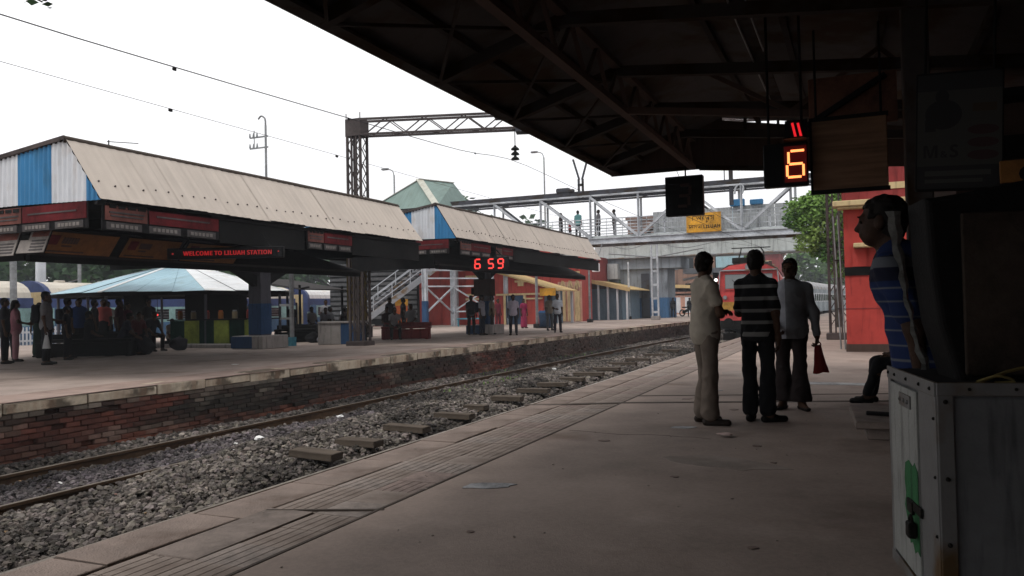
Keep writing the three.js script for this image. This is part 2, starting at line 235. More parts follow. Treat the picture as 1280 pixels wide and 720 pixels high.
function cmat(rgb, o) { const k = rgb.join() + JSON.stringify(o ?? 0); return clothMats[k] ??= mat(rgb, { t: 'cloth', s: 0.5, bump: 0.0008, roughness: 0.95, specularIntensity: 0.15, ...o }); }
const SKIN = [0.105, 0.058, 0.038], HAIR = [0.012, 0.010, 0.009];
function stripes(base, bands) { // cloth whose stripes follow the height (uv.y in metres, one metre per repeat)
  const n = 512, d = new Uint8Array(n * 4 * 4), e = x => Math.round(255 * (x <= 0.0031308 ? 12.92 * x : 1.055 * x ** (1 / 2.4) - 0.055));
  for (let j = 0; j < n; j++) { const y = (j + 0.5) / n; let c = base; for (const [a, b, col] of bands) if (y >= a && y < b) c = col; for (let i = 0; i < 4; i++) { const o = (j * 4 + i) * 4; d[o] = e(c[0]); d[o + 1] = e(c[1]); d[o + 2] = e(c[2]); d[o + 3] = 255; } }
  const t = new THREE.DataTexture(d, 4, n, THREE.RGBAFormat); t.wrapS = t.wrapT = THREE.RepeatWrapping; t.magFilter = THREE.LinearFilter; t.colorSpace = THREE.SRGBColorSpace; t.needsUpdate = true;
  return new THREE.MeshPhysicalMaterial({ map: t, roughness: 0.95, specularIntensity: 0.15, side: THREE.DoubleSide });
}
const n3 = a => V(...a).normalize();
// Poses give directions in the person's own frame (x to their left, y up, z ahead): upper arm, forearm, thigh, shin for left then right.
const POSES = {
  stand: { ua: [[0.16, -1, -0.02], [-0.16, -1, -0.02]], fa: [[0.06, -1, 0.18], [-0.06, -1, 0.18]], th: [[0.07, -1, 0.04], [-0.07, -1, 0]], sh: [[0.02, -1, -0.04], [-0.02, -1, -0.03]] },
  folded: { ua: [[0.22, -1, 0.18], [-0.22, -1, 0.18]], fa: [[-0.8, 0.02, 0.62], [0.85, 0.12, 0.55]], th: [[0.06, -1, 0.1], [-0.08, -1, -0.03]], sh: [[0.02, -1, -0.1], [-0.02, -1, -0.05]] },
  walk: { ua: [[0.14, -1, 0.28], [-0.14, -1, -0.25]], fa: [[0.02, -1, 0.5], [-0.02, -1, 0.1]], th: [[0.04, -1, -0.28], [-0.04, -1, 0.34]], sh: [[0, -1, -0.4], [0, -1, 0.02]] },
  sit: { ua: [[0.15, -1, 0.2], [-0.15, -1, 0.2]], fa: [[-0.3, -0.45, 0.85], [0.3, -0.45, 0.85]], th: [[0.14, -0.05, 1], [-0.14, -0.05, 1]], sh: [[0.02, -1, 0.02], [-0.02, -1, 0.02]] },
  sitlean: { ua: [[0.15, -1, 0.45], [-0.15, -1, 0.45]], fa: [[-0.2, -0.6, 0.75], [0.2, -0.6, 0.75]], th: [[0.18, -0.05, 1], [-0.18, -0.05, 1]], sh: [[0.02, -1, -0.1], [-0.02, -1, 0.1]], lean: [0, 0.35] },
  carry: { ua: [[0.14, -1, 0.02], [-0.14, -1, 0.02]], fa: [[0.03, -1, 0.25], [0.4, -0.15, 0.9]], th: [[0.06, -1, 0.08], [-0.06, -1, -0.06]], sh: [[0.02, -1, -0.04], [-0.02, -1, -0.06]] },
};
function figure(o) {
  const P = { ...POSES[o.pose ?? 'stand'], ...o.p }, cell = o.cell ?? 0.024, near = cell < 0.015, fat = o.fat ?? 1;
  const root = thing('person', o.label, 'person', o.pos, o.turn ?? 0, o.group); root.scale.setScalar((o.h ?? 1.68) / 1.735);
  const lean = P.lean ?? [0, 0], u = n3([lean[0], 1, lean[1]]), R = n3([Math.cos(P.ty ?? 0), 0, -Math.sin(P.ty ?? 0)]); R.addScaledVector(u, -R.dot(u)).normalize(); const Fw = R.clone().cross(u);
  const O = V(0, 0, 0), up = (t, s = 0, f = 0) => O.clone().addScaledVector(u, t).addScaledVector(R, s).addScaledVector(Fw, f);
  const legs = [0, 1].map(i => { const s = i ? -1 : 1, hip = V(0.088 * s, -0.04, 0), kn = hip.clone().addScaledVector(n3(P.th[i]), 0.43), an = kn.clone().addScaledVector(n3(P.sh[i]), 0.41); const fy = (P.fy?.[i] ?? 0.18 * s), fd = V(Math.sin(fy), 0, Math.cos(fy)); return { hip, kn, an, fd }; });
  const base = Math.min(legs[0].an.y, legs[1].an.y) - 0.085 + (P.sink ?? 0); O.y -= base;
  for (const l of legs) for (const q of [l.hip, l.kn, l.an]) q.y -= base;
  const arms = [0, 1].map(i => { const s = i ? -1 : 1, sh = up(0.418, 0.17 * s * fat), el = sh.clone().addScaledVector(n3(P.ua[i]), 0.285), fd = n3(P.fa[i]), wr = el.clone().addScaledVector(fd, 0.255); return { s, sh, el, wr, fd }; });
  const ax = [R, u, Fw];
  const hy = P.head?.[0] ?? 0, hp = P.head?.[1] ?? 0, neck = up(0.5), hc = up(0.655, 0, 0.015), hm = new THREE.Matrix4().compose(hc, new THREE.Quaternion().setFromEuler(new THREE.Euler(hp, (P.ty ?? 0) + hy, -lean[0] * 0.5, 'YXZ')), V(1, 1, 1));
  // skin
  const B = [ell(up(0.34, 0, 0), [0.158 * fat, 0.2, 0.105 * fat], ax), ell(up(0.12, 0, 0.005), [0.135 * fat, 0.19, 0.098 * fat], ax), ell(up(-0.02), [0.15 * fat, 0.12, 0.11 * fat], ax), cap(up(0.44), up(0.60, 0, 0.005), 0.06, 0.05)];
  for (const a of arms) B.push(cap(up(0.43, 0.06 * a.s), a.sh, 0.06, 0.052), cap(a.sh, a.el, 0.05 * fat, 0.037), cap(a.el, a.wr, 0.039, 0.026), cap(a.wr, a.wr.clone().addScaledVector(a.fd, 0.03), 0.026, 0.024));
  for (const l of legs) { const cf = l.kn.clone().lerp(l.an, 0.3); B.push(cap(l.hip, l.kn, 0.078 * fat, 0.052), cap(l.kn, cf, 0.05, 0.053), cap(cf, l.an, 0.053, 0.035), cap(l.an.clone().add(V(0, -0.05, 0)).addScaledVector(l.fd, -0.03), l.an.clone().add(V(0, -0.058, 0)).addScaledVector(l.fd, 0.16), 0.034, 0.026), cap(l.an, l.an.clone().add(V(0, -0.045, 0)).addScaledVector(l.fd, 0.07), 0.036, 0.03)); }
  const gs = [solid(B, cell, 0.04)];
  // head
  const Hd = [ell(V(0, 0.025, -0.012), [0.073, 0.083, 0.093]), ell(V(0, -0.032, 0.022), [0.06, 0.078, 0.068]), ell(V(0, -0.078, 0.04), [0.04, 0.034, 0.042]), cap(V(0, -0.05, -0.02), V(0, -0.16, -0.03), 0.052, 0.054), cap(V(0, 0.0, 0.086), V(0, -0.03, 0.104), 0.009, 0.014), ell(V(0.075, -0.012, -0.005), [0.011, 0.032, 0.019]), ell(V(-0.075, -0.012, -0.005), [0.011, 0.032, 0.019]), cap(V(-0.038, 0.02, 0.078), V(0.038, 0.02, 0.078), 0.011), cap(V(-0.02, -0.06, 0.082), V(0.02, -0.06, 0.082), 0.009)];
  gs.push(solid(Hd, near ? 0.005 : Math.min(0.012, cell * 0.5), 0.022).applyMatrix4(hm));
  // hands: palm, four fingers of three bones, thumb off the side of the palm
  for (const a of arms) {
    const d = a.fd.clone(), inn = V(-a.s, 0, 0).addScaledVector(d, a.s * d.x); let t = V(0, 0, 1); if (Math.abs(d.z) > 0.75) t = V(0, 1, 0);
    t.addScaledVector(d, -t.dot(d)).normalize(); let n = t.clone().cross(d).multiplyScalar(a.s); if (n.dot(inn) < 0) n.negate();
    const at = (x, y, z) => a.wr.clone().addScaledVector(d, x).addScaledVector(t, y).addScaledVector(n, z), Hn = [cap(at(0, 0.012, 0), at(0.08, 0.024, 0), 0.021, 0.014), cap(at(0, -0.01, 0), at(0.078, -0.024, 0), 0.02, 0.013), cap(at(0, 0, 0), at(0.085, 0, 0.002), 0.02, 0.014)];
    const curl = P.curl ?? 0.42;
    for (let f = 0; f < 4; f++) { let p = at(0.082 - (f === 3 ? 0.012 : f === 0 ? 0.004 : 0), 0.027 - 0.018 * f, 0), ang = 0.15 + 0.06 * f; const sc = [0.95, 1.06, 0.98, 0.78][f]; for (let b = 0; b < 3; b++) { ang += curl * (b ? 1 : 0.5); const q = p.clone().addScaledVector(d, Math.cos(ang) * [0.042, 0.026, 0.02][b] * sc).addScaledVector(n, Math.sin(ang) * [0.042, 0.026, 0.02][b] * sc); Hn.push({ ...cap(p, q, 0.0095 - b * 0.0008, 0.0088 - b * 0.001), k: 0.006 }); p = q; } }
    const t0 = at(0.02, 0.026, 0.004), t1 = at(0.055, 0.05, 0.016), t2 = at(0.084, 0.056, 0.026); Hn.push({ ...cap(t0, t1, 0.013, 0.011), k: 0.012 }, { ...cap(t1, t2, 0.0105, 0.0085), k: 0.006 });
    gs.push(solid(Hn, near ? 0.004 : 0.0075, 0.014));
  }
  const skin = cmat(o.skin ?? SKIN, { t: 'grain', s: 0.4, roughness: 0.6 });
  obj('body', gs, skin, root);
  // hair
  const hair = [ell(V(0, 0.034, -0.016), [0.083, 0.09, 0.104]), ell(V(0, -0.03, -0.05), [0.07, 0.07, 0.058])];
  if (o.longHair) hair.push(cap(V(0, -0.03, -0.085), V(0, -0.3, -0.13), 0.05, 0.03), ell(V(0, -0.06, -0.07), [0.075, 0.08, 0.05]));
  const hg = solid(hair, near ? 0.006 : 0.014, 0.03, (d, x, y, z) => { d = Math.max(d, -Math.max(0.046 - z, y - 0.062)); d = Math.max(d, -Math.max(-0.002 - z, y - 0.012)); if (!o.longHair) d = Math.max(d, -0.085 - y); return d + 0.006 * noise3(x * 55, y * 55, z * 55) + 0.004 * noise3(x * 18 + 5, y * 18, z * 18); });
  obj('hair', hg.applyMatrix4(hm), cmat(o.hair ?? HAIR, { roughness: 0.7 }), root);
  if (near) obj('eye', [-1, 1].map(s => move(new THREE.SphereGeometry(0.011, 8, 6), 0.03 * s, 0.003, 0.079)).concat([-1, 1].map(s => cb(0.036, 0.006, 0.012, 0.032 * s, 0.024, 0.088))).map(g => g.applyMatrix4(hm)), cmat([0.02, 0.015, 0.012]), root);
  // clothes
  const wr = (amp, f = 9) => (d, x, y, z) => { const t = noise3(x * f + 3 + o.pos[0], y * f * 0.7, z * f), s = 1 - Math.abs(noise3(x * f * 1.1 + y * 6, y * f * 1.3 - x * 5, z * f * 1.2 + 7 + o.pos[2])); return d + amp * (t - 1.1 * (s * s - 0.4) + 0.35 * noise3(x * f * 2.6, y * f * 1.6, z * f * 2.6)); };
  const cc = cell * 0.9, loose = o.loose ?? 1; let shirtMesh;
  const S = [ell(up(0.33), [0.178 * fat, 0.215, 0.127 * fat], ax), ell(up(0.12), [0.16 * fat, 0.2, 0.124 * fat * loose], ax), ell(up(-0.03), [0.18 * fat, 0.2, 0.142 * fat * loose], ax)];
  const sl = o.sleeve ?? 0.62;
  for (const a of arms) { const m = up(0.425, 0.07 * a.s); S.push(cap(m, a.sh, 0.066, 0.057), cap(up(0.5, 0.035 * a.s), a.sh.clone().lerp(m, 0.25), 0.045, 0.04)); if (sl < 1) S.push(cap(a.sh, a.sh.clone().lerp(a.el, sl), 0.056 * fat, 0.061)); else S.push(cap(a.sh, a.el, 0.056 * fat, 0.05), cap(a.el, a.wr.clone().lerp(a.el, 0.08), 0.052, 0.04)); }
  const hem = o.hem ?? 0.14, W1 = wr(near ? 0.0085 : 0.005);
  S.push(ell(up(0.55, 0, 0.02), [0.062, 0.07, 0.066], ax, 'sub'));
  const cut = (q, sgn) => (d, x, y, z) => { const t = (x - O.x) * u.x + (y - O.y) * u.y + (z - O.z) * u.z; return Math.max(d, sgn * (t - q)); };
  const hc0 = cut(-hem, -1);
  shirtMesh = obj('shirt', solid(S, cc, 0.045, (d, x, y, z) => hc0(W1(d, x, y, z), x, y, z)), o.shirtMat ?? cmat(o.shirt ?? [0.2, 0.2, 0.2]), root);
  if (near) obj('collar', move(new THREE.TorusGeometry(0.062, 0.013, 6, 18), ...up(0.505).toArray(), P.ty ?? 0, PI / 2 - 0.25), o.collarMat ?? o.shirtMat ?? cmat(o.shirt ?? [0.2, 0.2, 0.2]), root);
  const W2 = wr(near ? 0.0095 : 0.005, 8), pc = cmat(o.pants ?? [0.03, 0.03, 0.035]);
  const flr = Math.min(legs[0].an.y, legs[1].an.y) - 0.085;
  if (o.skirt) obj('skirt', solid([cap(up(-0.02), V(O.x, flr + 0.16, O.z), 0.15, 0.2), ell(up(-0.02), [0.17, 0.14, 0.13], ax)], cc, 0.05, (d, x, y, z) => Math.max(W2(d, x, y, z), flr + 0.05 - y)), pc, root);
  else {
    const Pn = [ell(up(-0.02), [0.16 * fat, 0.115, 0.116 * fat], ax)];
    for (const l of legs) { const mid = l.kn.clone().lerp(l.an, 0.9); Pn.push(cap(l.hip, l.kn, 0.088 * fat, 0.07 * loose), cap(l.kn, mid, 0.07 * loose, (o.cuff ?? 0.058) * loose)); }
    const wc = cut(0.1, 1);
    obj('trousers', solid(Pn, cc, 0.035, (d, x, y, z) => Math.max(wc(W2(d, x, y, z), x, y, z), flr + (o.ankle ?? 0.045) - y)), pc, root);
  }
  if (o.shoes !== null) for (const l of legs) { const h = l.an.clone().add(V(0, -0.052, 0)); obj('shoe', solid([cap(h.clone().addScaledVector(l.fd, -0.035), h.clone().addScaledVector(l.fd, 0.17).add(V(0, -0.006, 0)), 0.042, 0.036), cap(l.an.clone(), h.clone().addScaledVector(l.fd, 0.08), 0.042, 0.034)], near ? 0.009 : 0.02, 0.02, (d, x, y) => Math.max(d, h.y - 0.033 - y, near && o.sandal ? y - h.y - 0.005 : -1)), cmat(o.shoe ?? [0.02, 0.018, 0.016], { roughness: 0.6 }), root); }
  root.userData.at = undefined; delete root.userData.at;
  return { root, shirtMesh, O, up, arms, legs, hm, R, u, Fw, cell };
}
function backpack(F, rgb) { const g = rb(0.3, 0.44, 0.17, 0.05, 0, 0, 0); const q = new THREE.Matrix4().makeBasis(F.R, F.u, F.Fw).setPosition(F.up(0.24, 0, -0.2)); return g.applyMatrix4(q); }
// ---------------------------------------------------------------- ground, tracks, platforms
struct('ground', bx(-700, 700, -1.6, -1.1, -1200, 120), M.ground);
const bedH = (x, z) => { // height of the ballast
  let y = -0.875 + 0.05 * noise3(x * 0.8, 1, z * 0.6) + 0.03 * noise3(x * 2.3, 4, z * 2.1);
  const m = clamp((x + 8.6) / 0.5) * clamp((-6.2 - x) / 0.35), pit = clamp((x + 7.5) / 0.25) * clamp((-6.15 - x) / 0.2) * clamp((-z - 7.9) / 0.5); y += 0.13 * m * clamp((-z - 6.4) / 2.5) + 0.05 * m - 0.09 * pit;
  y += 0.08 * clamp((-9.9 - x) / 0.5);
  return y;
};
{
  const nx = 44, nz = 190, pos = [], idx = [];
  for (let j = 0; j <= nz; j++) for (let i = 0; i <= nx; i++) { const z = 6 - (j / nz) ** 1.6 * 176, x = lerp(-11.1, -3.2, i / nx); pos.push(x + CX(z), bedH(x, z) - 0.02, z); }
  for (let j = 0; j < nz; j++) for (let i = 0; i < nx; i++) { const a = j * (nx + 1) + i; idx.push(a, a + 1, a + nx + 1, a + 1, a + nx + 2, a + nx + 1); }
  const g = new THREE.BufferGeometry(); g.setAttribute('position', new THREE.Float32BufferAttribute(pos, 3)); g.setIndex(idx); g.computeVertexNormals();
  struct('track_bed', g, M.bed);
  // loose ballast stones
  const base = []; for (let k = 0; k < 3; k++) { const s = new THREE.DodecahedronGeometry(1, 0), p = s.attributes.position; for (let i = 0; i < p.count; i++) { const h = V(p.getX(i), p.getY(i), p.getZ(i)), q = 0.72 + 0.5 * hash3(Math.round(h.x * 9) + k * 31, Math.round(h.y * 9), Math.round(h.z * 9)); p.setXYZ(i, h.x * q, h.y * q * 0.75, h.z * q); } s.computeVertexNormals(); base.push(s); }
  const N = [40000, 40000, 40000], mtx = new THREE.Matrix4(), col = new THREE.Color();
  const root = new THREE.Group(); root.name = 'ballast'; scene.add(root); tag(root, 'grey brown broken ballast stones heaped between the two platforms', 'ballast', null, 'stuff');
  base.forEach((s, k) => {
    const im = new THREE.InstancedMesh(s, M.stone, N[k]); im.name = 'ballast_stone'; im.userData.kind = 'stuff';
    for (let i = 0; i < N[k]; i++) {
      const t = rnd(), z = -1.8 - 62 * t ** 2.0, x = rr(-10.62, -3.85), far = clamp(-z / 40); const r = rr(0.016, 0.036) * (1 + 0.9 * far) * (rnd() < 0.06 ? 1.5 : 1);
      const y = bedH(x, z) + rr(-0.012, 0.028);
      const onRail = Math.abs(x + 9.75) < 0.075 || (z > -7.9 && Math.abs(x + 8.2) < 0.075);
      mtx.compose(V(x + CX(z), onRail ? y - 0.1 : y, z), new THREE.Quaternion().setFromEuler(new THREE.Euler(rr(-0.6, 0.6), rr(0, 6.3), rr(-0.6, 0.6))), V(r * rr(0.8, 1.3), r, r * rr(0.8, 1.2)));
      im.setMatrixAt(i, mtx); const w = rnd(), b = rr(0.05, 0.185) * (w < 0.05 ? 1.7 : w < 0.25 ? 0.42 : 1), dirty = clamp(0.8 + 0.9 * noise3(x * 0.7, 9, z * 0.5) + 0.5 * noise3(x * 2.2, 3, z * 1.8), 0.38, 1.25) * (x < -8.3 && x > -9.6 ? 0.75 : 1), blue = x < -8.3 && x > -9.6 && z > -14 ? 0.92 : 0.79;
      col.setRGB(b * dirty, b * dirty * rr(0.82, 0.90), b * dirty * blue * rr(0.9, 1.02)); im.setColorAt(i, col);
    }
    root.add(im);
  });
}
const railProf = x => [[x - 0.07, -0.91], [x + 0.07, -0.91], [x + 0.07, -0.895], [x + 0.012, -0.88], [x + 0.011, -0.785], [x + 0.035, -0.772], [x + 0.035, -0.742], [x - 0.035, -0.742], [x - 0.035, -0.772], [x - 0.011, -0.785], [x - 0.012, -0.88], [x - 0.07, -0.895]];
function rail(x, z0, z1, label) {
  const t = thing('rail', label, 'rail'); obj('rail_web', sweep(railProf(x), z0, z1, 2), M.rail, t);
  obj('running_face', sweep([[x - 0.026, -0.7425], [x + 0.026, -0.7425], [x + 0.026, -0.738], [x - 0.026, -0.738]], z0, z1, 2), M.railTop, t);
  if (x > -9 ? x < -8 : true) if (x < -8) for (let z = -3; z > (x < -9 ? -26 : -7.5); z -= 0.62) obj('rail_clip', [cb(0.34, 0.02, 0.14, x, -0.905, z), cb(0.05, 0.05, 0.07, x + 0.1, -0.885, z), cb(0.05, 0.05, 0.07, x - 0.1, -0.885, z)], M.rail, t);
}
rail(-9.75, 5, -150, 'rusty brown running rail nearest the brick platform wall');
rail(-8.2, 5, -14, 'short dark rail sinking into the ballast at lower left');
rail(-6.04, 5, -150, 'shiny topped rail just beyond the edge of the near platform');
rail(-4.36, 5, -150, 'rail hidden below the near platform edge, under the locomotive');
for (let z = -2.5, k = 0; z > -8.2; z -= 0.62, k++) tag(obj('sleeper', rb(2.75, 0.14, 0.24, 0.015, -9, -0.955 + rr(-0.01, 0.01), z, rr(-0.02, 0.02)), M.sleeper), 'dark half buried sleeper between the rusty rail and the short rail', 'sleeper', 'sleepers under the rusty rail');
const slabs = [[358, -8.65, -7.0, 0.72], [420, -9.7, -7.02, 0.7], [471, -11.05, -7.05, 0.75], [522, -12.6, -6.98, 0.72], [575, -13.7, -6.95, 0.45], [609, -15.3, -7.1, 0.66], [642, -16.7, -7.12, 0.75], [662, -18.2, -7.2, 0.72], [691, -19.6, -7.15, 0.66], [705, -21.2, -7.3, 0.85], [727, -23, -7.3, 0.8], [747, -25, -7.4, 0.9], [764, -27, -7.4, 0.85], [780, -29.5, -7.4, 0.8], [798, -32.3, -7.4, 0.7]];
for (const [, z, x, w] of slabs) tag(obj('sleeper', rb(w, 0.10, 0.25, 0.014, x + w / 2 + CX(z), -0.69 + rr(-0.012, 0.012), z - 0.1, rr(-0.07, 0.05), rr(-0.03, 0.03), rr(-0.05, 0.02)), M.sleeper), ['nearest', 'second', 'third', 'fourth', 'fifth', 'sixth', 'seventh', 'eighth', 'ninth', 'tenth', 'eleventh', 'twelfth', 'thirteenth', 'fourteenth', 'farthest'][slabs.findIndex(s => s[1] === z)] + ' of the wooden sleeper ends jutting out of the ballast', 'sleeper', 'sleeper ends in a row along the ballast');

// near platform: coping stones, ribbed tiles, concrete
const np = struct('near_platform', sweep([[-3.70, -1.15], [9, -1.15], [9, -0.06], [-3.70, -0.06]], 20, -150, 3, CN), M.mortar);
obj('concrete_floor', sweep([[-2.69, -0.059], [8.98, -0.059], [8.98, 0], [-2.69, 0]], 19.9, -150, 3, CN), M.floor, np);
{
  const c = rb(0.375, 0.12, 0.9, 0.012, 0, 0, 0); boxUV(c);
  for (let i = 0, z = 0.4; z > -62; i++) { const L = i < 60 ? 0.92 : 2; const m = new THREE.Mesh(i < 60 ? c : c, M.coping); m.name = 'coping_stone'; m.position.set(-3.55 + rr(-0.015, 0.015) + CN(z), -0.057 + rr(-0.006, 0.004), z); m.rotation.set(rr(-0.004, 0.004), rr(-0.012, 0.012), rr(-0.006, 0.006)); np.add(m); z -= 0.915; }
  const ribs = []; ribs.push(new THREE.BoxGeometry(0.32, 0.05, 0.317)); for (let k = 0; k < 5; k++) ribs.push(new THREE.BoxGeometry(0.054, 0.0022, 0.317).translate(-0.129 + k * 0.0645, 0.0261, 0));
  const tg = boxUV(join(ribs)), flat = boxUV(new THREE.BoxGeometry(0.32, 0.056, 0.317));
  const Ts = [M.tile, M.tile2, mat([0.33, 0.25, 0.22], { s: 1.1 })];
  for (let j = 0; j < 145; j++) for (let i = 0; i < 2; i++) {
    const z = -1.9 - j * 0.32, x = -3.195 + i * 0.324; if (i === 0 && z < -3.1 && z > -3.9) continue;
    const m = new THREE.Mesh(rnd() < 0.12 ? flat : tg, Ts[rnd() < 0.7 ? 0 : rnd() < 0.5 ? 1 : 2]); m.name = 'platform_tile'; m.position.set(x + CN(z), -0.033 + rr(-0.003, 0.0015), z); m.rotation.set(rr(-0.004, 0.004), rr(-0.006, 0.006), rr(-0.004, 0.004)); np.add(m);
  }
  obj('tile_bed', sweep([[-3.36, -0.05], [-2.695, -0.05], [-2.695, -0.012], [-3.36, -0.012]], 19, -1.7, 3, CN), M.tile2, np);
  obj('tile_bed', sweep([[-3.36, -0.05], [-2.695, -0.05], [-2.695, -0.006], [-3.36, -0.006]], -48.5, -150, 3, CN), M.tile2, np);
  obj('concrete_patch', rb(0.326, 0.05, 0.95, 0.006, -3.196, -0.024, -3.5, 0.012, 0.003), M.patch, np);
  // settlement joints across the platform
  obj('joint', [beam([-3.8, -0.002, -9.15], [-2.7, -0.002, -9.62], 0.11, 0.008), beam([-2.7, 0.001, -9.62], [2.2, 0.001, -11.1], 0.10, 0.008), beam([-2.7, 0.001, -10.4], [2.2, 0.001, -11.9], 0.05, 0.008), beam([-3.35, 0.0, -3.92], [-2.66, 0.0, -4.16], 0.022, 0.008), beam([-2.69, 0.0, -1], [-2.69, 0.0, -40], 0.022, 0.008)], M.joint, np);
  obj('painted_line', cb(1.35, 0.006, 0.34, -0.55, 0.0015, -12.55, -0.08), mat([0.5, 0.5, 0.5], { s: 0.7 }), np);
  for (const [x, z, w, l, a] of [[-1.58, -7.85, 0.3, 0.16, 0.2], [-2.32, -4.95, 0.42, 0.2, 0.5], [-1.85, -11.3, 0.34, 0.14, 0]]) { const s = new THREE.Shape(); for (let k = 0; k < 14; k++) { const t = k / 14 * PI * 2, q = 0.7 + 0.3 * rnd(); s[k ? 'lineTo' : 'moveTo'](Math.cos(t) * w / 2 * q, Math.sin(t) * l / 2 * q); } obj('lime_stain', move(new THREE.ExtrudeGeometry(s, { depth: 0.004, bevelEnabled: false }), x, 0.0005, z, a, -PI / 2), mat([0.46, 0.46, 0.47], { s: 0.5 }), np); }
}
{ // repairs, cracks and spit stains on the concrete
  const blob = (x, z, w, l, a, m, name, y = 0.0003) => { const s = new THREE.Shape(); const n = 18; for (let k = 0; k < n; k++) { const t = k / n * PI * 2, q = 0.7 + 0.35 * rnd(); s[k ? 'lineTo' : 'moveTo'](Math.cos(t) * w / 2 * q, Math.sin(t) * l / 2 * q); } obj(name, move(new THREE.ExtrudeGeometry(s, { depth: 0.0022, bevelEnabled: false }), x, y, z, a, -PI / 2), m, np); };
  const sm1 = mat([0.335, 0.287, 0.255], { t: 'floor', s: 3, bump: 0.001 }), sm2 = mat([0.375, 0.322, 0.288], { t: 'floor', s: 4, bump: 0.001 }), spit = mat([0.27, 0.195, 0.165], { s: 0.6 });
  for (const [x, z, w, l, a] of [[-1.0, -6.2, 1.1, 0.5, -0.2], [-1.5, -14, 1.6, 1.8, 0]]) blob(x, z, w, l, a, rnd() < 0.5 ? sm1 : sm2, 'repair_patch');
  for (const [x, z, w, l] of [[-2.1, -6.9, 0.1, 0.12], [-1.2, -5.6, 0.07, 0.06], [-1.95, -3.9, 0.05, 0.05], [-0.8, -7.0, 0.1, 0.08], [-2.0, -10.2, 0.16, 0.12], [-1.3, -9.3, 0.12, 0.1], [-0.6, -6.3, 0.05, 0.05], [-0.5, -4.1, 0.06, 0.05]]) blob(x, z, w, l, rr(0, 3), spit, 'spit_stain', 0.0026);
  const crack = pts => obj('crack', pts.slice(1).map((p, i) => beam([pts[i][0], 0.0006, pts[i][1]], [p[0], 0.0006, p[1]], rr(0.003, 0.007), 0.0024)), M.joint, np);
  const walk = (x, z, dx, dz, n) => { const p = [[x, z]]; for (let i = 0; i < n; i++) { x += dx + rr(-0.07, 0.07); z += dz + rr(-0.07, 0.07); p.push([x, z]); } crack(p); };
  walk(-2.6, -7.4, 0.14, 0.02, 9);
  const bits = []; for (let i = 0; i < 70; i++) { const z = -2.5 - 10 * rnd() ** 1.3, x = rr(-3.6, 0.2); bits.push(cb(rr(0.006, 0.02), 0.004, rr(0.006, 0.016), x, 0.003, z, rr(0, 3), rr(-0.3, 0.3))); } const gb = obj('grit', bits, mat([0.26, 0.22, 0.19], { t: null, bump: 0 }), np); gb.userData.kind = 'stuff';
}
// opposite island platform with its brick retaining wall
const XE = -10.68, FY = 0.05;
const fp = struct('island_platform', sweep([[-32, -1.15], [XE - 0.09, -1.15], [XE - 0.09, FY - 0.1], [-32, FY - 0.1]], 14, -150, 3), M.mortar);
obj('concrete_floor', sweep([[-32, FY - 0.1], [XE - 0.1, FY - 0.1], [XE - 0.1, FY], [-32, FY]], 14, -150, 3), M.farFloor, fp);
for (let z = 3, i = 0; z > -75; i++) { const L = 1.1 + rr(-0.15, 0.25), m = obj('coping_slab', rb(0.42, 0.17 + rr(-0.03, 0.05), L - 0.012, 0.02, XE - 0.195 + rr(-0.015, 0.02) + CX(z), FY - 0.087 + rr(-0.006, 0.004), z - L / 2, rr(-0.01, 0.01), rr(-0.006, 0.006), rr(-0.03, 0.01)), M.wallCap, fp); z -= L; }
obj('edge_band', sweep([[XE + 0.015, FY - 0.008], [XE - 1.0, FY - 0.008], [XE - 1.0, FY + 0.004], [XE + 0.015, FY + 0.004]], 14, -150, 3), mat([0.40, 0.305, 0.265], { t: 'floor', s: 3 }), fp);
{
  const g = new RoundedBoxGeometry(0.1, 0.0765, 0.232, 1, 0.012), rows = 13, cols = 330; boxUV(g);
  const im = new THREE.InstancedMesh(g, M.brick, rows * cols); im.name = 'brick'; im.userData.kind = 'stuff'; const m4 = new THREE.Matrix4(), c = new THREE.Color();
  for (let j = 0, n = 0; j < rows; j++) for (let i = 0; i < cols; i++, n++) {
    const z = 4 - i * 0.235 - (j % 2) * 0.117, y = FY - 0.2 - j * 0.079, w = fbm3(z * 0.35, y * 2, 3, 3), w2 = fbm3(z * 1.1, y * 3.2, 8, 3), miss = rnd() < 0.035;
    m4.compose(V(XE - 0.045 + rr(-0.014, 0.016) - (miss ? 0.05 : 0) + CX(z), y, z), new THREE.Quaternion().setFromEuler(new THREE.Euler(rr(-0.02, 0.02), rr(-0.05, 0.05), rr(-0.03, 0.03))), V(1, rr(0.9, 1.05), 1)); im.setMatrixAt(n, m4);
    const w3 = fbm3(z * 0.8 + 40, y * 5, 5, 3), moss = clamp((w + 0.05) * 6) * clamp(1.3 - j / 10) * 0.85 + clamp((w3 - 0.03) * 7) * 0.7 * clamp(1.5 - j / 9), lime = j < 1 ? clamp(w2 * 4 + 0.6) : clamp((w2 - 0.2) * 5) * 0.6, low = clamp((j - 6) / 3), red = mixc([0.19, 0.066, 0.047], [0.31, 0.115, 0.07], low), k = rr(0.55, 1.25);
    let q = mixc(red, [0.042, 0.042, 0.034], clamp(moss) * 0.92); q = mixc(q, [0.36, 0.31, 0.25], lime * 0.7); if (rnd() < 0.1) q = mixc(q, [0.06, 0.035, 0.03], 0.7); if (z < -26) q = mixc(q, [0.13, 0.10, 0.085], 0.75); c.setRGB(q[0] * k, q[1] * k, q[2] * k); im.setColorAt(n, c);
  }
  fp.add(im);
}
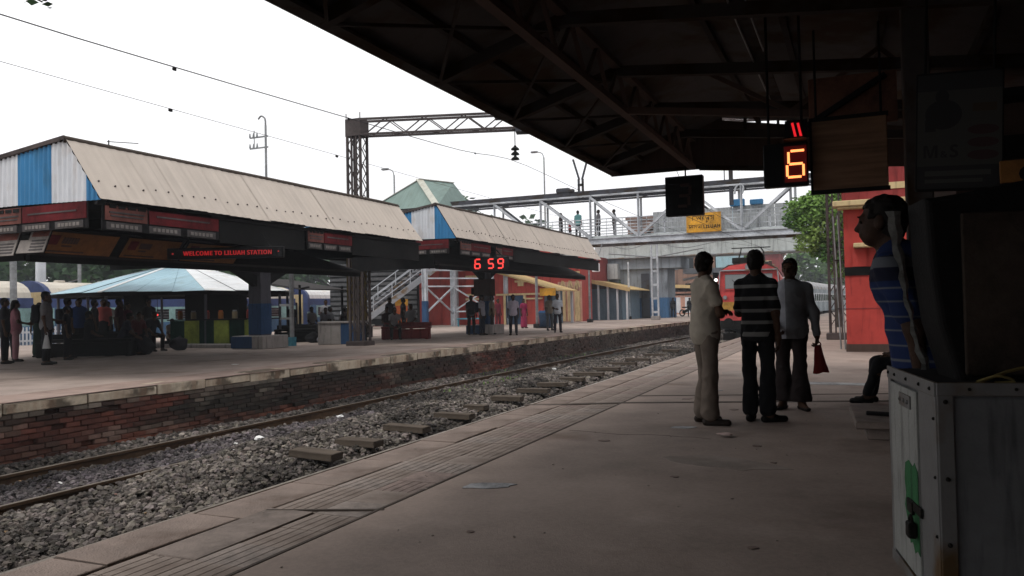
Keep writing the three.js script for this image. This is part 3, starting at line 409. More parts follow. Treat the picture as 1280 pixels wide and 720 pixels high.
// litter
for (const [x, z, y, l] of [[-8.75, -10.1, -0.80, 'crumpled white plastic bag on the ballast near the rusty rail'], [-8.2, -15.2, -0.76, 'white paper scrap on the ballast by the third sleeper end'], [-8.6, -23.2, -0.74, 'bright white scrap on the ballast far along the rail'], [-12.6, -13.8, 0.06, 'white scrap on the island platform in front of the concrete plinth'], [-7.4, -8.2, -0.8, 'tiny pale scrap among stones left of the first sleeper end'], [-9.0, -12.6, -0.8, 'small white wrapper beside the rusty rail'], [-1.12, -7.42, 0.005, 'flattened pinkish wrapper on the platform by the shoes of the beige man']]) {
  const g = new THREE.IcosahedronGeometry(0.06, 1), p = g.attributes.position; for (let i = 0; i < p.count; i++) { const q = 0.6 + 0.7 * hash3(Math.round(p.getX(i) * 300), Math.round(p.getY(i) * 300), Math.round(z * 10)); p.setXYZ(i, p.getX(i) * q * 1.4, p.getY(i) * q * (y > 0 ? 0.12 : 0.6), p.getZ(i) * q); } g.computeVertexNormals();
  tag(obj('litter', g.translate(x, y + 0.02, z), z > -8 && x > -2 ? mat([0.45, 0.33, 0.3], { t: null }) : M.paper), l, 'litter');
}
{ // scraps and dead leaves caught among the stones
  const gs = [[], [], []]; for (let i = 0; i < 150; i++) { const z = -2.5 - 34 * rnd() ** 1.5, x = rr(-10.4, -4.2), s = rr(0.015, 0.04); gs[i % 3].push(cb(s * 1.6, 0.006, s, x, bedH(x, z) + 0.035, z, rr(0, 3), rr(-0.5, 0.5), rr(-0.4, 0.4))); }
  const g = new THREE.Group(); g.name = 'scraps'; scene.add(g); tag(g, 'small paper scraps and dead leaves scattered over the ballast', 'scraps', null, 'stuff'); gs.forEach((q, k) => { const o = obj('scrap', q, [mat([0.5, 0.49, 0.47], { t: null, bump: 0 }), mat([0.2, 0.13, 0.07], { t: null, bump: 0 }), mat([0.28, 0.16, 0.13], { t: null, bump: 0 })][k], g); o.userData.kind = 'stuff'; });
}
// low weeds along the wall and rail
{
  const gs = []; for (let k = 0; k < 900; k++) { const z = rr(-17, -34), x = rnd() < 0.4 ? rr(-10.55, -10.0) : rr(-9.5, -8.3); if (noise3(x * 0.8, 3, z * 0.45) < 0.05) continue; const h = rr(0.05, 0.14), a = rr(0, 6.3), b = bedH(x, z); const g = new THREE.BufferGeometry(); const c = Math.cos(a) * 0.02, s = Math.sin(a) * 0.02; g.setAttribute('position', new THREE.Float32BufferAttribute([x - c, b, z - s, x + c, b, z + s, x + rr(-0.05, 0.05), b + h, z + rr(-0.05, 0.05)], 3)); g.computeVertexNormals(); gs.push(g); }
  const w = obj('weeds', gs, M.leaf[1]); tag(w, 'sparse low green weeds between the rusty rail and ballast', 'weeds', null, 'stuff');
}

// ---------------------------------------------------------------- canopies of the island platform
function adBoard(parent, o, ux, uy, w, h, style) { // one hoarding: board, coloured panels in a frame
  const b = new THREE.Group(); b.name = 'advert_board'; parent.add(b);
  const q = (gs, z) => gs.map(g => quadPatch(o, ux, uy, g.translate(0, 0, z)));
  const pl = (x0, x1, y0, y1, z = 0.02) => bx(x0 * w, x1 * w, y0 * h, y1 * h, z - 0.012, z);
  obj('backing', q([pl(0, 1, 0, 1, 0)], 0), M.dark, b);
  if (style === 'red') {
    obj('red_panel', q([pl(0.36, 0.99, 0.36, 0.98)], 0), M.adRed, b); obj('white_panel', q([pl(0.02, 0.345, 0.36, 0.98)], 0), M.adPink, b);
    obj('lettering', q([pl(0.05, 0.1, 0.8, 0.94, 0.03), pl(0.12, 0.17, 0.8, 0.94, 0.03), pl(0.19, 0.25, 0.8, 0.94, 0.03), pl(0.27, 0.33, 0.8, 0.94, 0.03)], 0), M.black, b);
    obj('lettering', q([pl(0.05, 0.32, 0.62, 0.68, 0.03), pl(0.06, 0.31, 0.5, 0.55, 0.03), pl(0.42, 0.9, 0.64, 0.7, 0.03)], 0), M.adGrey, b);
    for (let k = 0; k < 3; k++) { obj('notice', q([pl(0.03 + k * 0.33, 0.3 + k * 0.33, 0.03, 0.3)], 0), M.adGrey, b); const L = []; for (let j = 0; j < 6; j++) L.push(pl(0.06 + k * 0.33 + j * 0.036, 0.085 + k * 0.33 + j * 0.036, 0.1, 0.23, 0.028)); obj('lettering', q(L, 0), M.adWhite, b); }
  } else if (style === 'orange') {
    obj('orange_panel', q([pl(0.01, 0.99, 0.06, 0.97)], 0), M.adOrange, b); obj('emblem', q([pl(0.06, 0.2, 0.45, 0.85, 0.03)], 0), M.adRed, b);
    obj('lettering', q([0, 1, 2, 3, 4, 5].map(k => pl(0.25 + k * 0.036, 0.277 + k * 0.036, 0.52, 0.78, 0.03)).concat([pl(0.27, 0.4, 0.38, 0.44, 0.03), pl(0.06, 0.6, 0.14, 0.19, 0.03)]), 0), M.darkBrown, b);
  } else {
    obj('white_panel', q([pl(0.01, 0.99, 0.02, 0.98)], 0), M.adWhite, b); obj('red_top', q([pl(0.4, 0.97, 0.6, 0.95, 0.03)], 0), M.adPink, b); obj('picture', q([pl(0.03, 0.3, 0.5, 0.95, 0.03)], 0), M.black, b); obj('lettering', q([0, 1, 2, 3].map(k => pl(0.45, 0.92, 0.1 + k * 0.11, 0.15 + k * 0.11, 0.03)), 0), M.adGrey, b);
  }
}
function canopy(label, z0, z1, xe, ye, xa, ya, xc, yc, wPanel, boards, gw = 0.33, xs = xe - 2.1) {
  // section: eave (xe, ye), crest of the skirt (xa, ya), gutter over the columns (xc, yc), then the same mirrored
  const t = thing('platform_canopy', label, 'canopy'); const xb = 2 * xc - xa, xf = 2 * xc - xe, sl = V(xa - xe, ya - ye, 0), L = sl.length(), up = sl.clone().normalize();
  const n = Math.round((z0 - z1) / wPanel), w = (z0 - z1) / n;
  for (let i = 0; i < n; i++) { // sheets of the skirt, each lapping over the next
    const g = corr(w + 0.03, L + rr(-0.02, 0.03), 0.19, 0.004); g.translate(0, 0, 0.012 + (i % 2) * 0.003 + rr(0, 0.002));
    const s = obj('roof_sheet', quadPatch([(xe + xa) / 2 + rr(-0.004, 0.004), (ye + ya) / 2 + rr(-0.006, 0.006), z0 - (i + 0.5) * w], [0, 0, -1], [up.x, up.y, 0], g), rnd() < 0.5 ? M.cream : M.cream2, t);
    for (const f of [0.25, 0.75]) { const q = rr(0.25, 0.3), a = [xe + sl.x * q + up.y * 0.022, ye + sl.y * q - up.x * -0.0 + 0.0, z0 - (i + f) * w]; obj('hook_bolt', [rod([a[0] - 0.02, a[1] - 0.01, a[2]], [a[0] + 0.02, a[1] + 0.012, a[2]], 0.016), beam([a[0] - 0.012, a[1], a[2]], [a[0] - 0.012 - sl.x * 0.09, a[1] - sl.y * 0.09, a[2]], 0.009, 0.008)], M.rustSteel, s); }
  }
  const pts = []; const m = Math.round((z0 - z1) / 1.0); // uneven ridge flashing
  for (let i = 0; i <= m; i++) pts.push([xa - 0.02, ya + 0.01 + 0.018 * noise3(i * 0.7, z0, 2), lerp(z0 + 0.05, z1 - 0.03, i / m)]);
  obj('ridge_capping', tube(pts, 0.06, m * 2, 5), mat([0.07, 0.058, 0.05], { t: 'rust', s: 1 }), t);
  obj('roof_deck', sweep([[xa, ya - 0.03], [xa, ya], [xc, yc], [xb, ya], [xb, ya - 0.03], [xc, yc - 0.03]], z0, z1, 40, none), M.darkSheet, t);
  obj('far_skirt', sweep([[xb, ya], [xf, ye], [xf + 0.01, ye - 0.005], [xb + 0.03, ya - 0.02]], z0, z1, 40, none), M.cream, t);
  obj('verge_board', [beam([xa + 0.01, ya + 0.02, z0 + 0.03], [xc, yc + 0.03, z0 + 0.03], 0.03, 0.07), beam([xb, ya + 0.02, z0 + 0.03], [xc, yc + 0.03, z0 + 0.03], 0.03, 0.07)], M.rustSteel, t);
  // vertical gable sheets in blue and white; the bottom edge runs level
  let k = 0; for (let x = xe; x > xf + 0.1; k++) {
    const wd = k === 0 ? gw : 0.82, x1 = Math.max(x - wd, xf); const top = X => X > xa ? ye + (xe - X) / (xe - xa) * (ya - ye) : X < xb ? ye + (X - xf) / (xb - xf) * (ya - ye) : yc + Math.abs(X - xc) / (xa - xc) * (ya - yc);
    const nx = 28, g = new THREE.PlaneGeometry(x - x1, 1, nx, 1), p = g.attributes.position; for (let i = 0; i < p.count; i++) { const X = p.getX(i) + (x + x1) / 2, yb = ye - 0.02 + 0.04 * clamp((xe - X) / 2); p.setXYZ(i, X, p.getY(i) > 0 ? Math.max(top(X) - 0.015, yb + 0.005) : yb, z0 + 0.012 * clamp(Math.sin(X / 0.115 * PI * 2) * 2.2, -1, 1)); } g.computeVertexNormals();
    obj('gable_sheet', g, k % 2 ? M.whiteSheet : M.blueSheet, t); x = x1;
  }
  // dark soffit frame: edge girder, purlins and cantilever arms
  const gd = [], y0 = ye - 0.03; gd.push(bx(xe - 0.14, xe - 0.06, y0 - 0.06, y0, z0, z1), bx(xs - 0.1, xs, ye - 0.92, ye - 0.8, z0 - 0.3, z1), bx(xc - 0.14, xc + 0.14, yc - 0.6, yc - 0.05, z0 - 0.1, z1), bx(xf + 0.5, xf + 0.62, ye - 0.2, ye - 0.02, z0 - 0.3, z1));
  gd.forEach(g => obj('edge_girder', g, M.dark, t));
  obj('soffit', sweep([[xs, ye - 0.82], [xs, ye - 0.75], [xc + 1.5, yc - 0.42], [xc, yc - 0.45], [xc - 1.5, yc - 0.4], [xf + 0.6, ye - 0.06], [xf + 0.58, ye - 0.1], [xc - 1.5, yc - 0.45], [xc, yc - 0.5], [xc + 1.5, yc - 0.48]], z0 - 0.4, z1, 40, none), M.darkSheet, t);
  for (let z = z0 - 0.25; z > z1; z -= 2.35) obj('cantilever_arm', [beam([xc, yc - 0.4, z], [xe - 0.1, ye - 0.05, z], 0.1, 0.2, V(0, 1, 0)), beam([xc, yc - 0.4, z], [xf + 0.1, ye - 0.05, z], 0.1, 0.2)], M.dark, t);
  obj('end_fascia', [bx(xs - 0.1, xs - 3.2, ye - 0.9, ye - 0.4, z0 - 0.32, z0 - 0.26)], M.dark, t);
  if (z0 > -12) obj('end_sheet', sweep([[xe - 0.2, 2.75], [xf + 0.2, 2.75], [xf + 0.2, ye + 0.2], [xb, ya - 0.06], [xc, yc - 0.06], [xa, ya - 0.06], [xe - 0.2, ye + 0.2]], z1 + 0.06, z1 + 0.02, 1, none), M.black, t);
  boards(t); return t;
}
canopy('near canopy on the island platform with blue and white gable and red hoardings', -9.25, -19.75, -11.2, 3.11, -11.99, 4.16, -17.4, 3.55, 0.58, t => {
  const V3 = [[-9.32, 1.62], [-14.9, 1.62]];
  for (const [z, w] of [[-9.34, 2.62], [-14.65, 1.75]]) adBoard(t, [-11.28, 2.62, z], [0, 0, -1], [0, 1, 0], w, 0.46, 'red');
  obj('dark_hoarding', bx(-11.34, -11.3, 2.58, 3.07, -12, -14.6), M.black, t); obj('dark_hoarding', bx(-11.34, -11.3, 2.58, 3.07, -16.45, -19.7), M.black, t);
  for (const x of [-14.0, -16.0]) adBoard(t, [x + 0.05, 2.66, -9.27], [1, 0, 0], [0, 1, 0], x === -14 ? 2.45 : 1.9, 0.44, 'red');
  const uy = n3([0.36, 0.43, 0]).toArray();
  for (const [z, w, s] of [[-9.45, 1.5, 'orange'], [-11.15, 1.32, 'orange'], [-12.65, 1.6, 'orange']]) adBoard(t, [-13.05, 2.32, z], [0, 0, -1], uy, w, 0.5, s);
  adBoard(t, [-13.3, 2.3, -9.3], [0.94, 0, -0.1], [0.15, 0.9, -0.25], 0.62, 0.5, 'white'); adBoard(t, [-14.2, 2.27, -9.3], [1, 0, 0], [0, 0.9, -0.3], 0.85, 0.5, 'white'); adBoard(t, [-15.5, 2.27, -9.3], [1, 0, 0], [0, 0.9, -0.3], 1.2, 0.5, 'orange');
});
canopy('farther canopy on the island platform beside the footbridge, blue gable at its near end', -21.8, -37, -11.2, 3.38, -11.87, 4.43, -15.2, 3.9, 0.58, t => {
  for (const [z, w] of [[-22.2, 2.3], [-24.9, 1.5]]) adBoard(t, [-11.28, 2.88, z], [0, 0, -1], [0, 1, 0], w, 0.46, 'red');
  adBoard(t, [-13.6, 2.9, -21.76], [1, 0, 0], [0, 1, 0], 2.2, 0.44, 'red');
  obj('dark_hoarding', bx(-11.34, -11.3, 2.85, 3.33, -26.5, -36.9), M.black, t);
}, 0.72, -12.0);
// columns
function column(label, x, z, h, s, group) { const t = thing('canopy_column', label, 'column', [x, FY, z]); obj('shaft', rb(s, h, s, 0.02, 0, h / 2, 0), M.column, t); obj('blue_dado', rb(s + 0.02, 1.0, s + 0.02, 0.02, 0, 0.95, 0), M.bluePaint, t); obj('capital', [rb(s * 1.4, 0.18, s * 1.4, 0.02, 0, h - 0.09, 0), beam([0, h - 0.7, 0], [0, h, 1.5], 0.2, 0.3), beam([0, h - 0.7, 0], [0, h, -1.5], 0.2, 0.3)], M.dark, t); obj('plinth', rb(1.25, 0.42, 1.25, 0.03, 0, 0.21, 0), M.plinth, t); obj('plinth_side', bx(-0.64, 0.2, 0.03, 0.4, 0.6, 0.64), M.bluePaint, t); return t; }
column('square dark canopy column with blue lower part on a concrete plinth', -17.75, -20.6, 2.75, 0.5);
{ const t = column('dark column below the clock with a small control box', -15.0, -31.9, 3.1, 0.42); obj('control_box', [rb(0.8, 0.75, 0.55, 0.03, 0, 2.05, 0.05)], M.darkBrown, t); obj('bell_box', rb(0.18, 0.3, 0.2, 0.02, -0.5, 1.9, 0.1), M.dark, t); }
// red running-text display and clock
{
  const a = Math.atan2(0.1, 3), t = thing('text_display', 'long black display with red letters WELCOME TO LILUAH STATION under the canopy', 'display', [-11.72, 2.43, -12.62], 0.4056);
  obj('casing', rb(2.36, 0.23, 0.12, 0.02, 0, 0, 0), M.signBlack, t); const g = text('WELCOME TO LILUAH STATION', 0.088, 0.012).translate(0.05, 0, 0.062); obj('lit_lettering', g, M.ledRed, t, true); obj('lit_dot', [cb(0.03, 0.03, 0.01, -1.06, 0, 0.065), cb(0.025, 0.025, 0.01, 1.08, 0.01, 0.065)], M.ledRed, t); obj('hanger', [rod([-0.9, 0.1, 0], [-0.7, 0.75, -0.6], 0.015), rod([0.9, 0.1, 0], [0.3, 0.75, -0.8], 0.015)], M.dark, t);
  const c = thing('digital_clock', 'black digital clock showing 6 59 in red under the far canopy', 'clock', [-11.16, 2.67, -24.2], 0.4056); obj('casing', rb(1.3, 0.46, 0.14, 0.02, -0.02, 0, 0), M.signBlack, c);
  obj('lit_digit', digit('6', 0.17, 0.3, 0.045, 0.02).map(g => g.translate(-0.42, 0, 0.08)), M.ledHot, c); obj('lit_digit', digit('5', 0.17, 0.3, 0.045, 0.02).map(g => g.translate(0.02, 0, 0.08)), M.ledHot, c); obj('lit_digit', digit('9', 0.17, 0.3, 0.045, 0.02).map(g => g.translate(0.34, 0, 0.08)), M.ledHot, c); obj('hanger', [rod([-0.45, 0.2, 0], [-0.55, 0.5, -0.4], 0.02), rod([0.45, 0.2, 0], [0.2, 0.5, -0.6], 0.02)], M.dark, c);
}
// ---------------------------------------------------------------- electrification gantry
{
  const z0 = -22.3, zB = x => z0 - (x + 14.63) * 0.32, t = thing('catenary_gantry', 'lattice steel gantry mast through the canopy with a beam over the tracks', 'gantry');
  function mast(x, z = z0) {
    const lg = [], h = 7.0, a = 0.25, b = 0.09; for (const sx of [-1, 1]) for (const sz of [-1, 1]) lg.push(beam([x + a * sx, FY, z + 0.2 * sz], [x + a * sx, h, z + 0.2 * sz], 0.07, 0.07)); for (const s of [-1, 1]) lg.push(beam([x + b * s, FY, z + 0.2], [x + b * s, h, z + 0.2], 0.05, 0.05));
    obj('mast_leg', lg, M.rustSteel, t); const br = [];
    for (let y = 0.4; y < h - 0.2; y += 0.52) for (const sz of [-1, 1]) { for (const [p, q] of [[-a, -b], [b, a]]) br.push(beam([x + p, y, z + 0.2 * sz], [x + q, y + 0.26, z + 0.2 * sz], 0.03, 0.02), beam([x + q, y + 0.26, z + 0.2 * sz], [x + p, y + 0.52, z + 0.2 * sz], 0.03, 0.02)); br.push(beam([x - a * sz, y, z - 0.2], [x - a * sz, y + 0.52, z + 0.2], 0.02, 0.03)); if (Math.round(y / 0.52) % 2) br.push(beam([x - b, y, z + 0.2 * sz], [x + b, y + 0.5, z + 0.2 * sz], 0.02, 0.02)); }
    obj('mast_lacing', br, M.rustSteel, t); obj('head_box', [rb(0.6, 0.58, 0.5, 0.01, x, 7.24, z)], M.rustSteel, t); obj('head_rod', [-1, 1].flatMap(s => [rod([x + 0.27 * s, 7.5, z + 0.22], [x + 0.27 * s, 7.72, z + 0.22], 0.015)]), M.rustSteel, t);
    obj('mast_base', rb(0.75, 0.2, 0.6, 0.03, x, FY + 0.05, z), M.rustSteel, t);
  }
  mast(-15.06); mast(-0.5, zB(-0.5));
  const ch = []; for (const y of [6.98, 7.48]) for (const s of [-1, 1]) ch.push(beam([-14.8, y, zB(-14.8) + 0.2 * s], [-0.5, y, zB(-0.5) + 0.2 * s], 0.06, 0.07)); obj('beam_chord', ch, M.rustSteel, t);
  const lc = []; for (let x = -14.6, k = 0; x < -1.2; x += 0.62, k++) for (const s of [-1, 1]) lc.push(beam([x, k % 2 ? 7.48 : 6.98, zB(x) + 0.2 * s], [x + 0.62, k % 2 ? 6.98 : 7.48, zB(x + 0.62) + 0.2 * s], 0.045, 0.03)); for (let x = -14; x < -1.2; x += 1.24) lc.push(beam([x, 6.98, zB(x) - 0.2], [x + 0.62, 6.98, zB(x + 0.62) + 0.2], 0.03, 0.03)); obj('beam_lacing', lc, M.rustSteel, t);
  obj('clamp_plate', [rb(0.45, 0.26, 0.5, 0.01, -10.4, 7.47, zB(-10.4), 0.31), rb(0.55, 0.22, 0.5, 0.01, -9.7, 6.95, zB(-9.7), 0.31)], M.steelDark, t);
  const ins = thing('insulator', 'stack of dark insulator discs hanging from the gantry beam', 'insulator', [-10.0, 5.98, zB(-10.0)]); obj('suspension_rod', rod([0, 0.4, 0], [0, 1.0, 0], 0.014), M.dark, ins); for (let k = 0; k < 3; k++) obj('insulator_disc', move(new THREE.LatheGeometry([[0.03, -0.07], [0.14, -0.05], [0.12, 0], [0.05, 0.05], [0.035, 0.09]].map(p => new THREE.Vector2(...p)), 12), 0, 0.05 + k * 0.16, 0), M.black, ins);
  const wire = (name, label, pts, r = 0.008) => tag(obj(name, tube(pts, r, 60, 4), M.steelDark), label, 'wire');
  wire('catenary_wire', 'upper overhead wire sagging from the gantry insulator toward upper left', [[-8.9, 5.5, 18], [-8.9, 4.9, 4], [-8.9, 4.66, -3], [-8.9, 4.68, -6], [-8.9, 4.76, -8.6], [-8.9, 4.92, -12.75], [-9.5, 5.4, -19], [-10.0, 5.93, -23.8], [-9.2, 5.4, -30], [-8.3, 5.0, -45], [-6, 5.6, -70]]);
  wire('contact_wire', 'faint lower overhead contact wire over the far track', [[-8.9, 4.14, 18], [-8.9, 4.14, -10], [-8.85, 4.14, -24], [-8.3, 4.2, -45], [-6, 4.2, -70]], 0.0035);
  wire('contact_wire', 'overhead contact wire above the locomotive under the footbridge', [[-5.2, 4.14, -25.3], [-5.15, 4.14, -27], [-4.7, 4.2, -45], [-2.3, 4.2, -70]], 0.008);
  wire('catenary_wire', 'upper overhead wire above the near track beyond the roof end', [[-5.2, 6.9, -25.3], [-5.2, 5.6, -25.6], [-4.6, 4.9, -45], [-2.3, 5.6, -70]]);
  let q = 0; for (const [x, y, zz] of [[-8.9, 4.75, -8.6], [-8.9, 4.93, -12.9], [-9.62, 5.53, -20], [-8.9, 4.14, -8.52], [-8.9, 4.14, -12.5]]) tag(obj('wire_clamp', rb(0.03, 0.045, 0.06, 0.008, x, y - 0.02, zz), M.dark), y > 4.5 ? (zz > -10 ? 'leftmost' : zz > -15 ? 'middle' : 'rightmost') + ' of the small clamps on the upper overhead wire' : (zz > -10 ? 'left' : 'right') + ' one of two small clamps on the faint lower wire', 'clamp');
}
// poles and lamps beyond the canopies
{
  const t = thing('telegraph_pole', 'thin pole with hooked top and two crossarms above the canopy', 'pole', [-29.6, 0, -35]);
  obj('pole', rod([0, 0, 0], [0, 11.5, 0], 0.09, 0.06), M.gal, t); obj('hook', tube([[0, 11.4, 0], [-0.05, 11.9, 0], [-0.3, 12.05, 0], [-0.5, 11.9, 0]], 0.05, 14), M.gal, t); obj('crossarm', [beam([-1.1, 10.9, 0], [0.15, 10.9, 0], 0.07, 0.07)], M.gal, t); obj('crossarm', [beam([-1.1, 10.3, 0], [0.15, 10.3, 0], 0.07, 0.07)], M.gal, t); obj('pin_insulator', [-1.1, -0.85, -0.6].flatMap(x => [10.95, 10.35].map(y => move(new THREE.CylinderGeometry(0.03, 0.06, 0.22, 6), x, y + 0.1, 0))), M.gal, t); obj('stay', rod([-0.8, 10.3, 0], [-0.8, 11.3, 0], 0.025), M.gal, t);
  const lamp = (label, x, z, h, dx) => { const l = thing('street_lamp', label, 'lamp', [x, 0, z]); obj('pole', rod([0, 0, 0], [0, h - 0.4, 0], 0.09, 0.05), M.gal, l); obj('arm', tube([[0, h - 0.5, 0], [dx * 0.2, h - 0.1, 0], [dx, h + 0.1, 0]], 0.035, 10), M.gal, l); obj('lamp_head', rb(0.55, 0.14, 0.25, 0.05, dx * 1.2, h + 0.08, 0), M.gal, l); };
  lamp('slender street lamp beyond the canopy left of the green roof', -29.4, -48, 11.0, -0.6); lamp('street lamp standing beyond the footbridge near the gantry insulator', -21.6, -57, 13.0, -0.65);
  const a = thing('tv_aerial', 'small aerial standing on the near canopy crest', 'aerial', [-12.6, 4.1, -10.6]); obj('mast', rod([0, -0.1, 0], [0, 0.35, 0], 0.012), M.dark, a); obj('boom', rod([-0.05, 0.33, 0], [0.3, 0.33, -0.4], 0.008), M.dark, a);
}
// ---------------------------------------------------------------- footbridge
{
  const t = thing('footbridge', 'pale grey steel truss footbridge crossing over the tracks', 'footbridge'), zf = -47, zb = -49.3, X = [-27.6, -24.5, -21.3, -18.1, -14.84, -11.84, -8.79, -5.85, -2.93, 0.1, 3.1, 6.2], yb = 5.12, yt = 7.85;
  for (const [z, m, d] of [[zf, M.steelLight, 0], [zb, M.steelGrey, 0.4]]) {
    obj('bottom_chord', [bx(-27.6, 6.2, yb - 0.18, yb - 0.06, z - 0.1, z + 0.1), bx(-27.6, 6.2, yb - 0.06, yb + 0.14, z - 0.02, z + 0.02), bx(-27.6, 6.2, yb + 0.14, yb + 0.2, z - 0.12, z + 0.12)], m, t);
    for (const x of X) obj('post', [beam([x - d, yb + 0.15, z], [x - d, yt + 0.05, z], 0.14, 0.02), beam([x - d, yb + 0.15, z + 0.06], [x - d, yt + 0.05, z + 0.06], 0.02, 0.12), beam([x - d, yb + 0.15, z - 0.06], [x - d, yt + 0.05, z - 0.06], 0.02, 0.12)].map(g => g), m, t);
    for (let i = 0; i < X.length - 1; i++) { const down = i < 5 || i === 6; obj('diagonal', beam([X[i] - d, down ? yt : yb + 0.2, z], [X[i + 1] - d, down ? yb + 0.2 : yt, z], 0.16, 0.14), d ? M.steelDark : m, t); }
    obj('top_chord', [bx(-30, 6.2, yt + 0.04, yt + 0.13, z - 0.1, z + 0.1)], d ? M.steelDark : m, t);
  }
  obj('cable_duct', [bx(-30, 6.2, yt + 0.132, yt + 0.42, zf - 0.2, zf + 0.02), bx(-30, 6.2, yt - 0.12, yt + 0.038, zf - 0.3, zf - 0.11)], M.steelDark, t);
  const ub = []; for (const x of X) ub.push(bx(x - 0.06, x + 0.06, yt + 0.02, yt + 0.14, zb + 0.1, zf - 0.1)); obj('cross_tie', ub, M.steelDark, t);
  obj('deck', bx(-27.6, 6.2, yb + 0.21, yb + 0.31, zb + 0.15, zf - 0.15), M.bridgeConc, t); obj('deck_beam', X.map(x => bx(x - 0.08, x + 0.08, yb - 0.1, yb + 0.2, zb + 0.12, zf - 0.12)), M.steelGrey, t);
  for (const z of [zf - 0.22, zb + 0.22]) for (const y of [5.75, 6.1, 6.5]) obj('handrail', bx(-27.5, 6.2, y - 0.025, y + 0.025, z - 0.02, z + 0.02), M.steelLight, t);
  obj('rail_bars', [zf - 0.22].flatMap(z => [...Array(66)].map((_, k) => bx(-27.4 + k * 0.5 - 0.012, -27.4 + k * 0.5 + 0.012, yb + 0.3, 6.5, z - 0.012, z + 0.012))), M.steelLight, t).userData.kind = 'stuff'; for (const y of [5.45, 6.3]) obj('handrail', bx(-27.5, 6.2, y - 0.02, y + 0.02, zf - 0.24, zf - 0.2), M.steelLight, t);
  obj('rail_post', X.slice(0, -1).flatMap((x, i) => [bx(x + 1.5, x + 1.56, yb + 0.3, 6.5, zf - 0.25, zf - 0.2)]), M.steelLight, t);
  for (let x = -11.4; x < 4; x += 2.4) obj('side_panel', quadPatch([x + 1.2, 6.15 + 0.05 * (x > -8), zb + 0.4], [1, 0, 0], [0, 1, 0], corr(2.38, 1.5, 0.16, 0.02)), M.greyPanel, t);
  // crate of pipe fittings and the dark bundle on the duct; tall Y shaped wire support
  obj('bundle', [rb(0.9, 0.32, 0.4, 0.1, -16.6, yt + 0.55, zf - 0.1), rb(0.5, 0.2, 0.3, 0.06, -16.1, yt + 0.5, zf)], M.steelDark, t);
  obj('wire_support', [bx(-15.62, -15.5, yt, 9.05, zf - 0.1, zf), bx(-15.36, -15.24, yt, 9.05, zf - 0.1, zf), bx(-15.62, -15.24, 8.6, 8.75, zf - 0.1, zf), beam([-15.52, 9.0, zf - 0.05], [-15.9, 10.3, zf - 0.05], 0.1, 0.1), beam([-15.34, 9.0, zf - 0.05], [-14.95, 10.3, zf - 0.05], 0.1, 0.1)], M.steelDark, t);
  obj('wire_support', [bx(-6.5, -6.28, 6.8, 10.5, zf - 0.12, zf + 0.06), rod([-6.75, 7.6, zf], [-6.75, 10.4, zf], 0.03)], M.steelDark, t);
  obj('blue_box', [rb(0.85, 0.42, 0.3, 0.05, -6.3, 7.12, zb + 0.5), rb(0.75, 0.3, 0.3, 0.05, -5.2, 7.1, zb + 0.5)], M.blueSheet, t);
  obj('scroll', tube([[-6.2, 7.4, zf + 0.05], [-6.1, 7.8, zf + 0.05], [-5.85, 7.95, zf + 0.05], [-5.7, 7.75, zf + 0.05], [-5.78, 7.4, zf + 0.05]], 0.06, 16), M.steelLight, t);
  // supports and stair on the island platform
  for (const [x, z] of [[-24.4, -43.2], [-24.0, -46.2], [-21.6, -46.9], [-21.6, -49.3], [-25.4, -49.3]]) obj('support_leg', [bx(x - 0.14, x + 0.14, FY, 5.1, z - 0.02, z + 0.02), bx(x - 0.15, x - 0.11, FY, 5.1, z - 0.12, z + 0.12), bx(x + 0.11, x + 0.15, FY, 5.1, z - 0.12, z + 0.12)], M.steelLight, t);
  obj('leg_paint', bx(-24.57, -24.23, 0.2, 1.7, -43.33, -43.07), M.bluePaint, t);
  for (const [p, q] of [[[-24.4, 3.1, -43.2], [-21.6, 3.1, -46.9]], [[-24.4, 3.6, -43.2], [-21.6, 3.6, -46.9]], [[-24.4, 2.6, -43.2], [-21.6, 2.6, -46.9]], [[-24.0, 1.0, -46.2], [-21.6, 1.0, -46.9]], [[-24.0, 2.6, -46.2], [-21.6, 1.0, -46.9]], [[-24.0, 1.0, -46.2], [-21.6, 2.6, -46.9]], [[-24.4, 2.6, -43.2], [-24.0, 0.9, -46.2]], [[-24.4, 0.9, -43.2], [-24.0, 2.6, -46.2]]]) obj('brace', beam(p, q, 0.09, 0.09), M.steelLight, t);
  const st = new THREE.Group(); st.name = 'stair'; t.add(st);
  // flight rises from the platform at left toward the landing
  const a = V(-28.6, 0.1, -41), b = V(-24.4, 5.1, -47.2), n = 20; const dir = b.clone().sub(a), fl = V(dir.x, 0, dir.z).normalize(), pr_ = V(-fl.z, 0, fl.x);
  obj('stringer', [-1.1, 1.1].map(s => beam(a.clone().addScaledVector(pr_, s), b.clone().addScaledVector(pr_, s), 0.1, 0.36)), M.steelGrey, st);
  for (let k = 0; k < n; k++) { const p = a.clone().addScaledVector(dir, (k + 0.5) / n); obj('tread', move(new THREE.BoxGeometry(2.2, 0.06, 0.34), p.x, p.y + 0.1, p.z, Math.atan2(fl.x, fl.z)), M.steelDark, st); }
  for (const s of [-1.1, 1.1]) for (const h of [0.55, 1.05]) obj('handrail', beam(a.clone().addScaledVector(pr_, s).add(V(0, h, 0)), b.clone().addScaledVector(pr_, s).add(V(0, h, 0)), 0.05, 0.05), M.steelLight, st);
  obj('baluster', [-1.1, 1.1].flatMap(s => [0, 1, 2, 3, 4, 5, 6].map(k => { const p = a.clone().addScaledVector(dir, k / 6).addScaledVector(pr_, s); return rod(p, p.clone().add(V(0, 1.05, 0)), 0.03); })), M.steelLight, st);
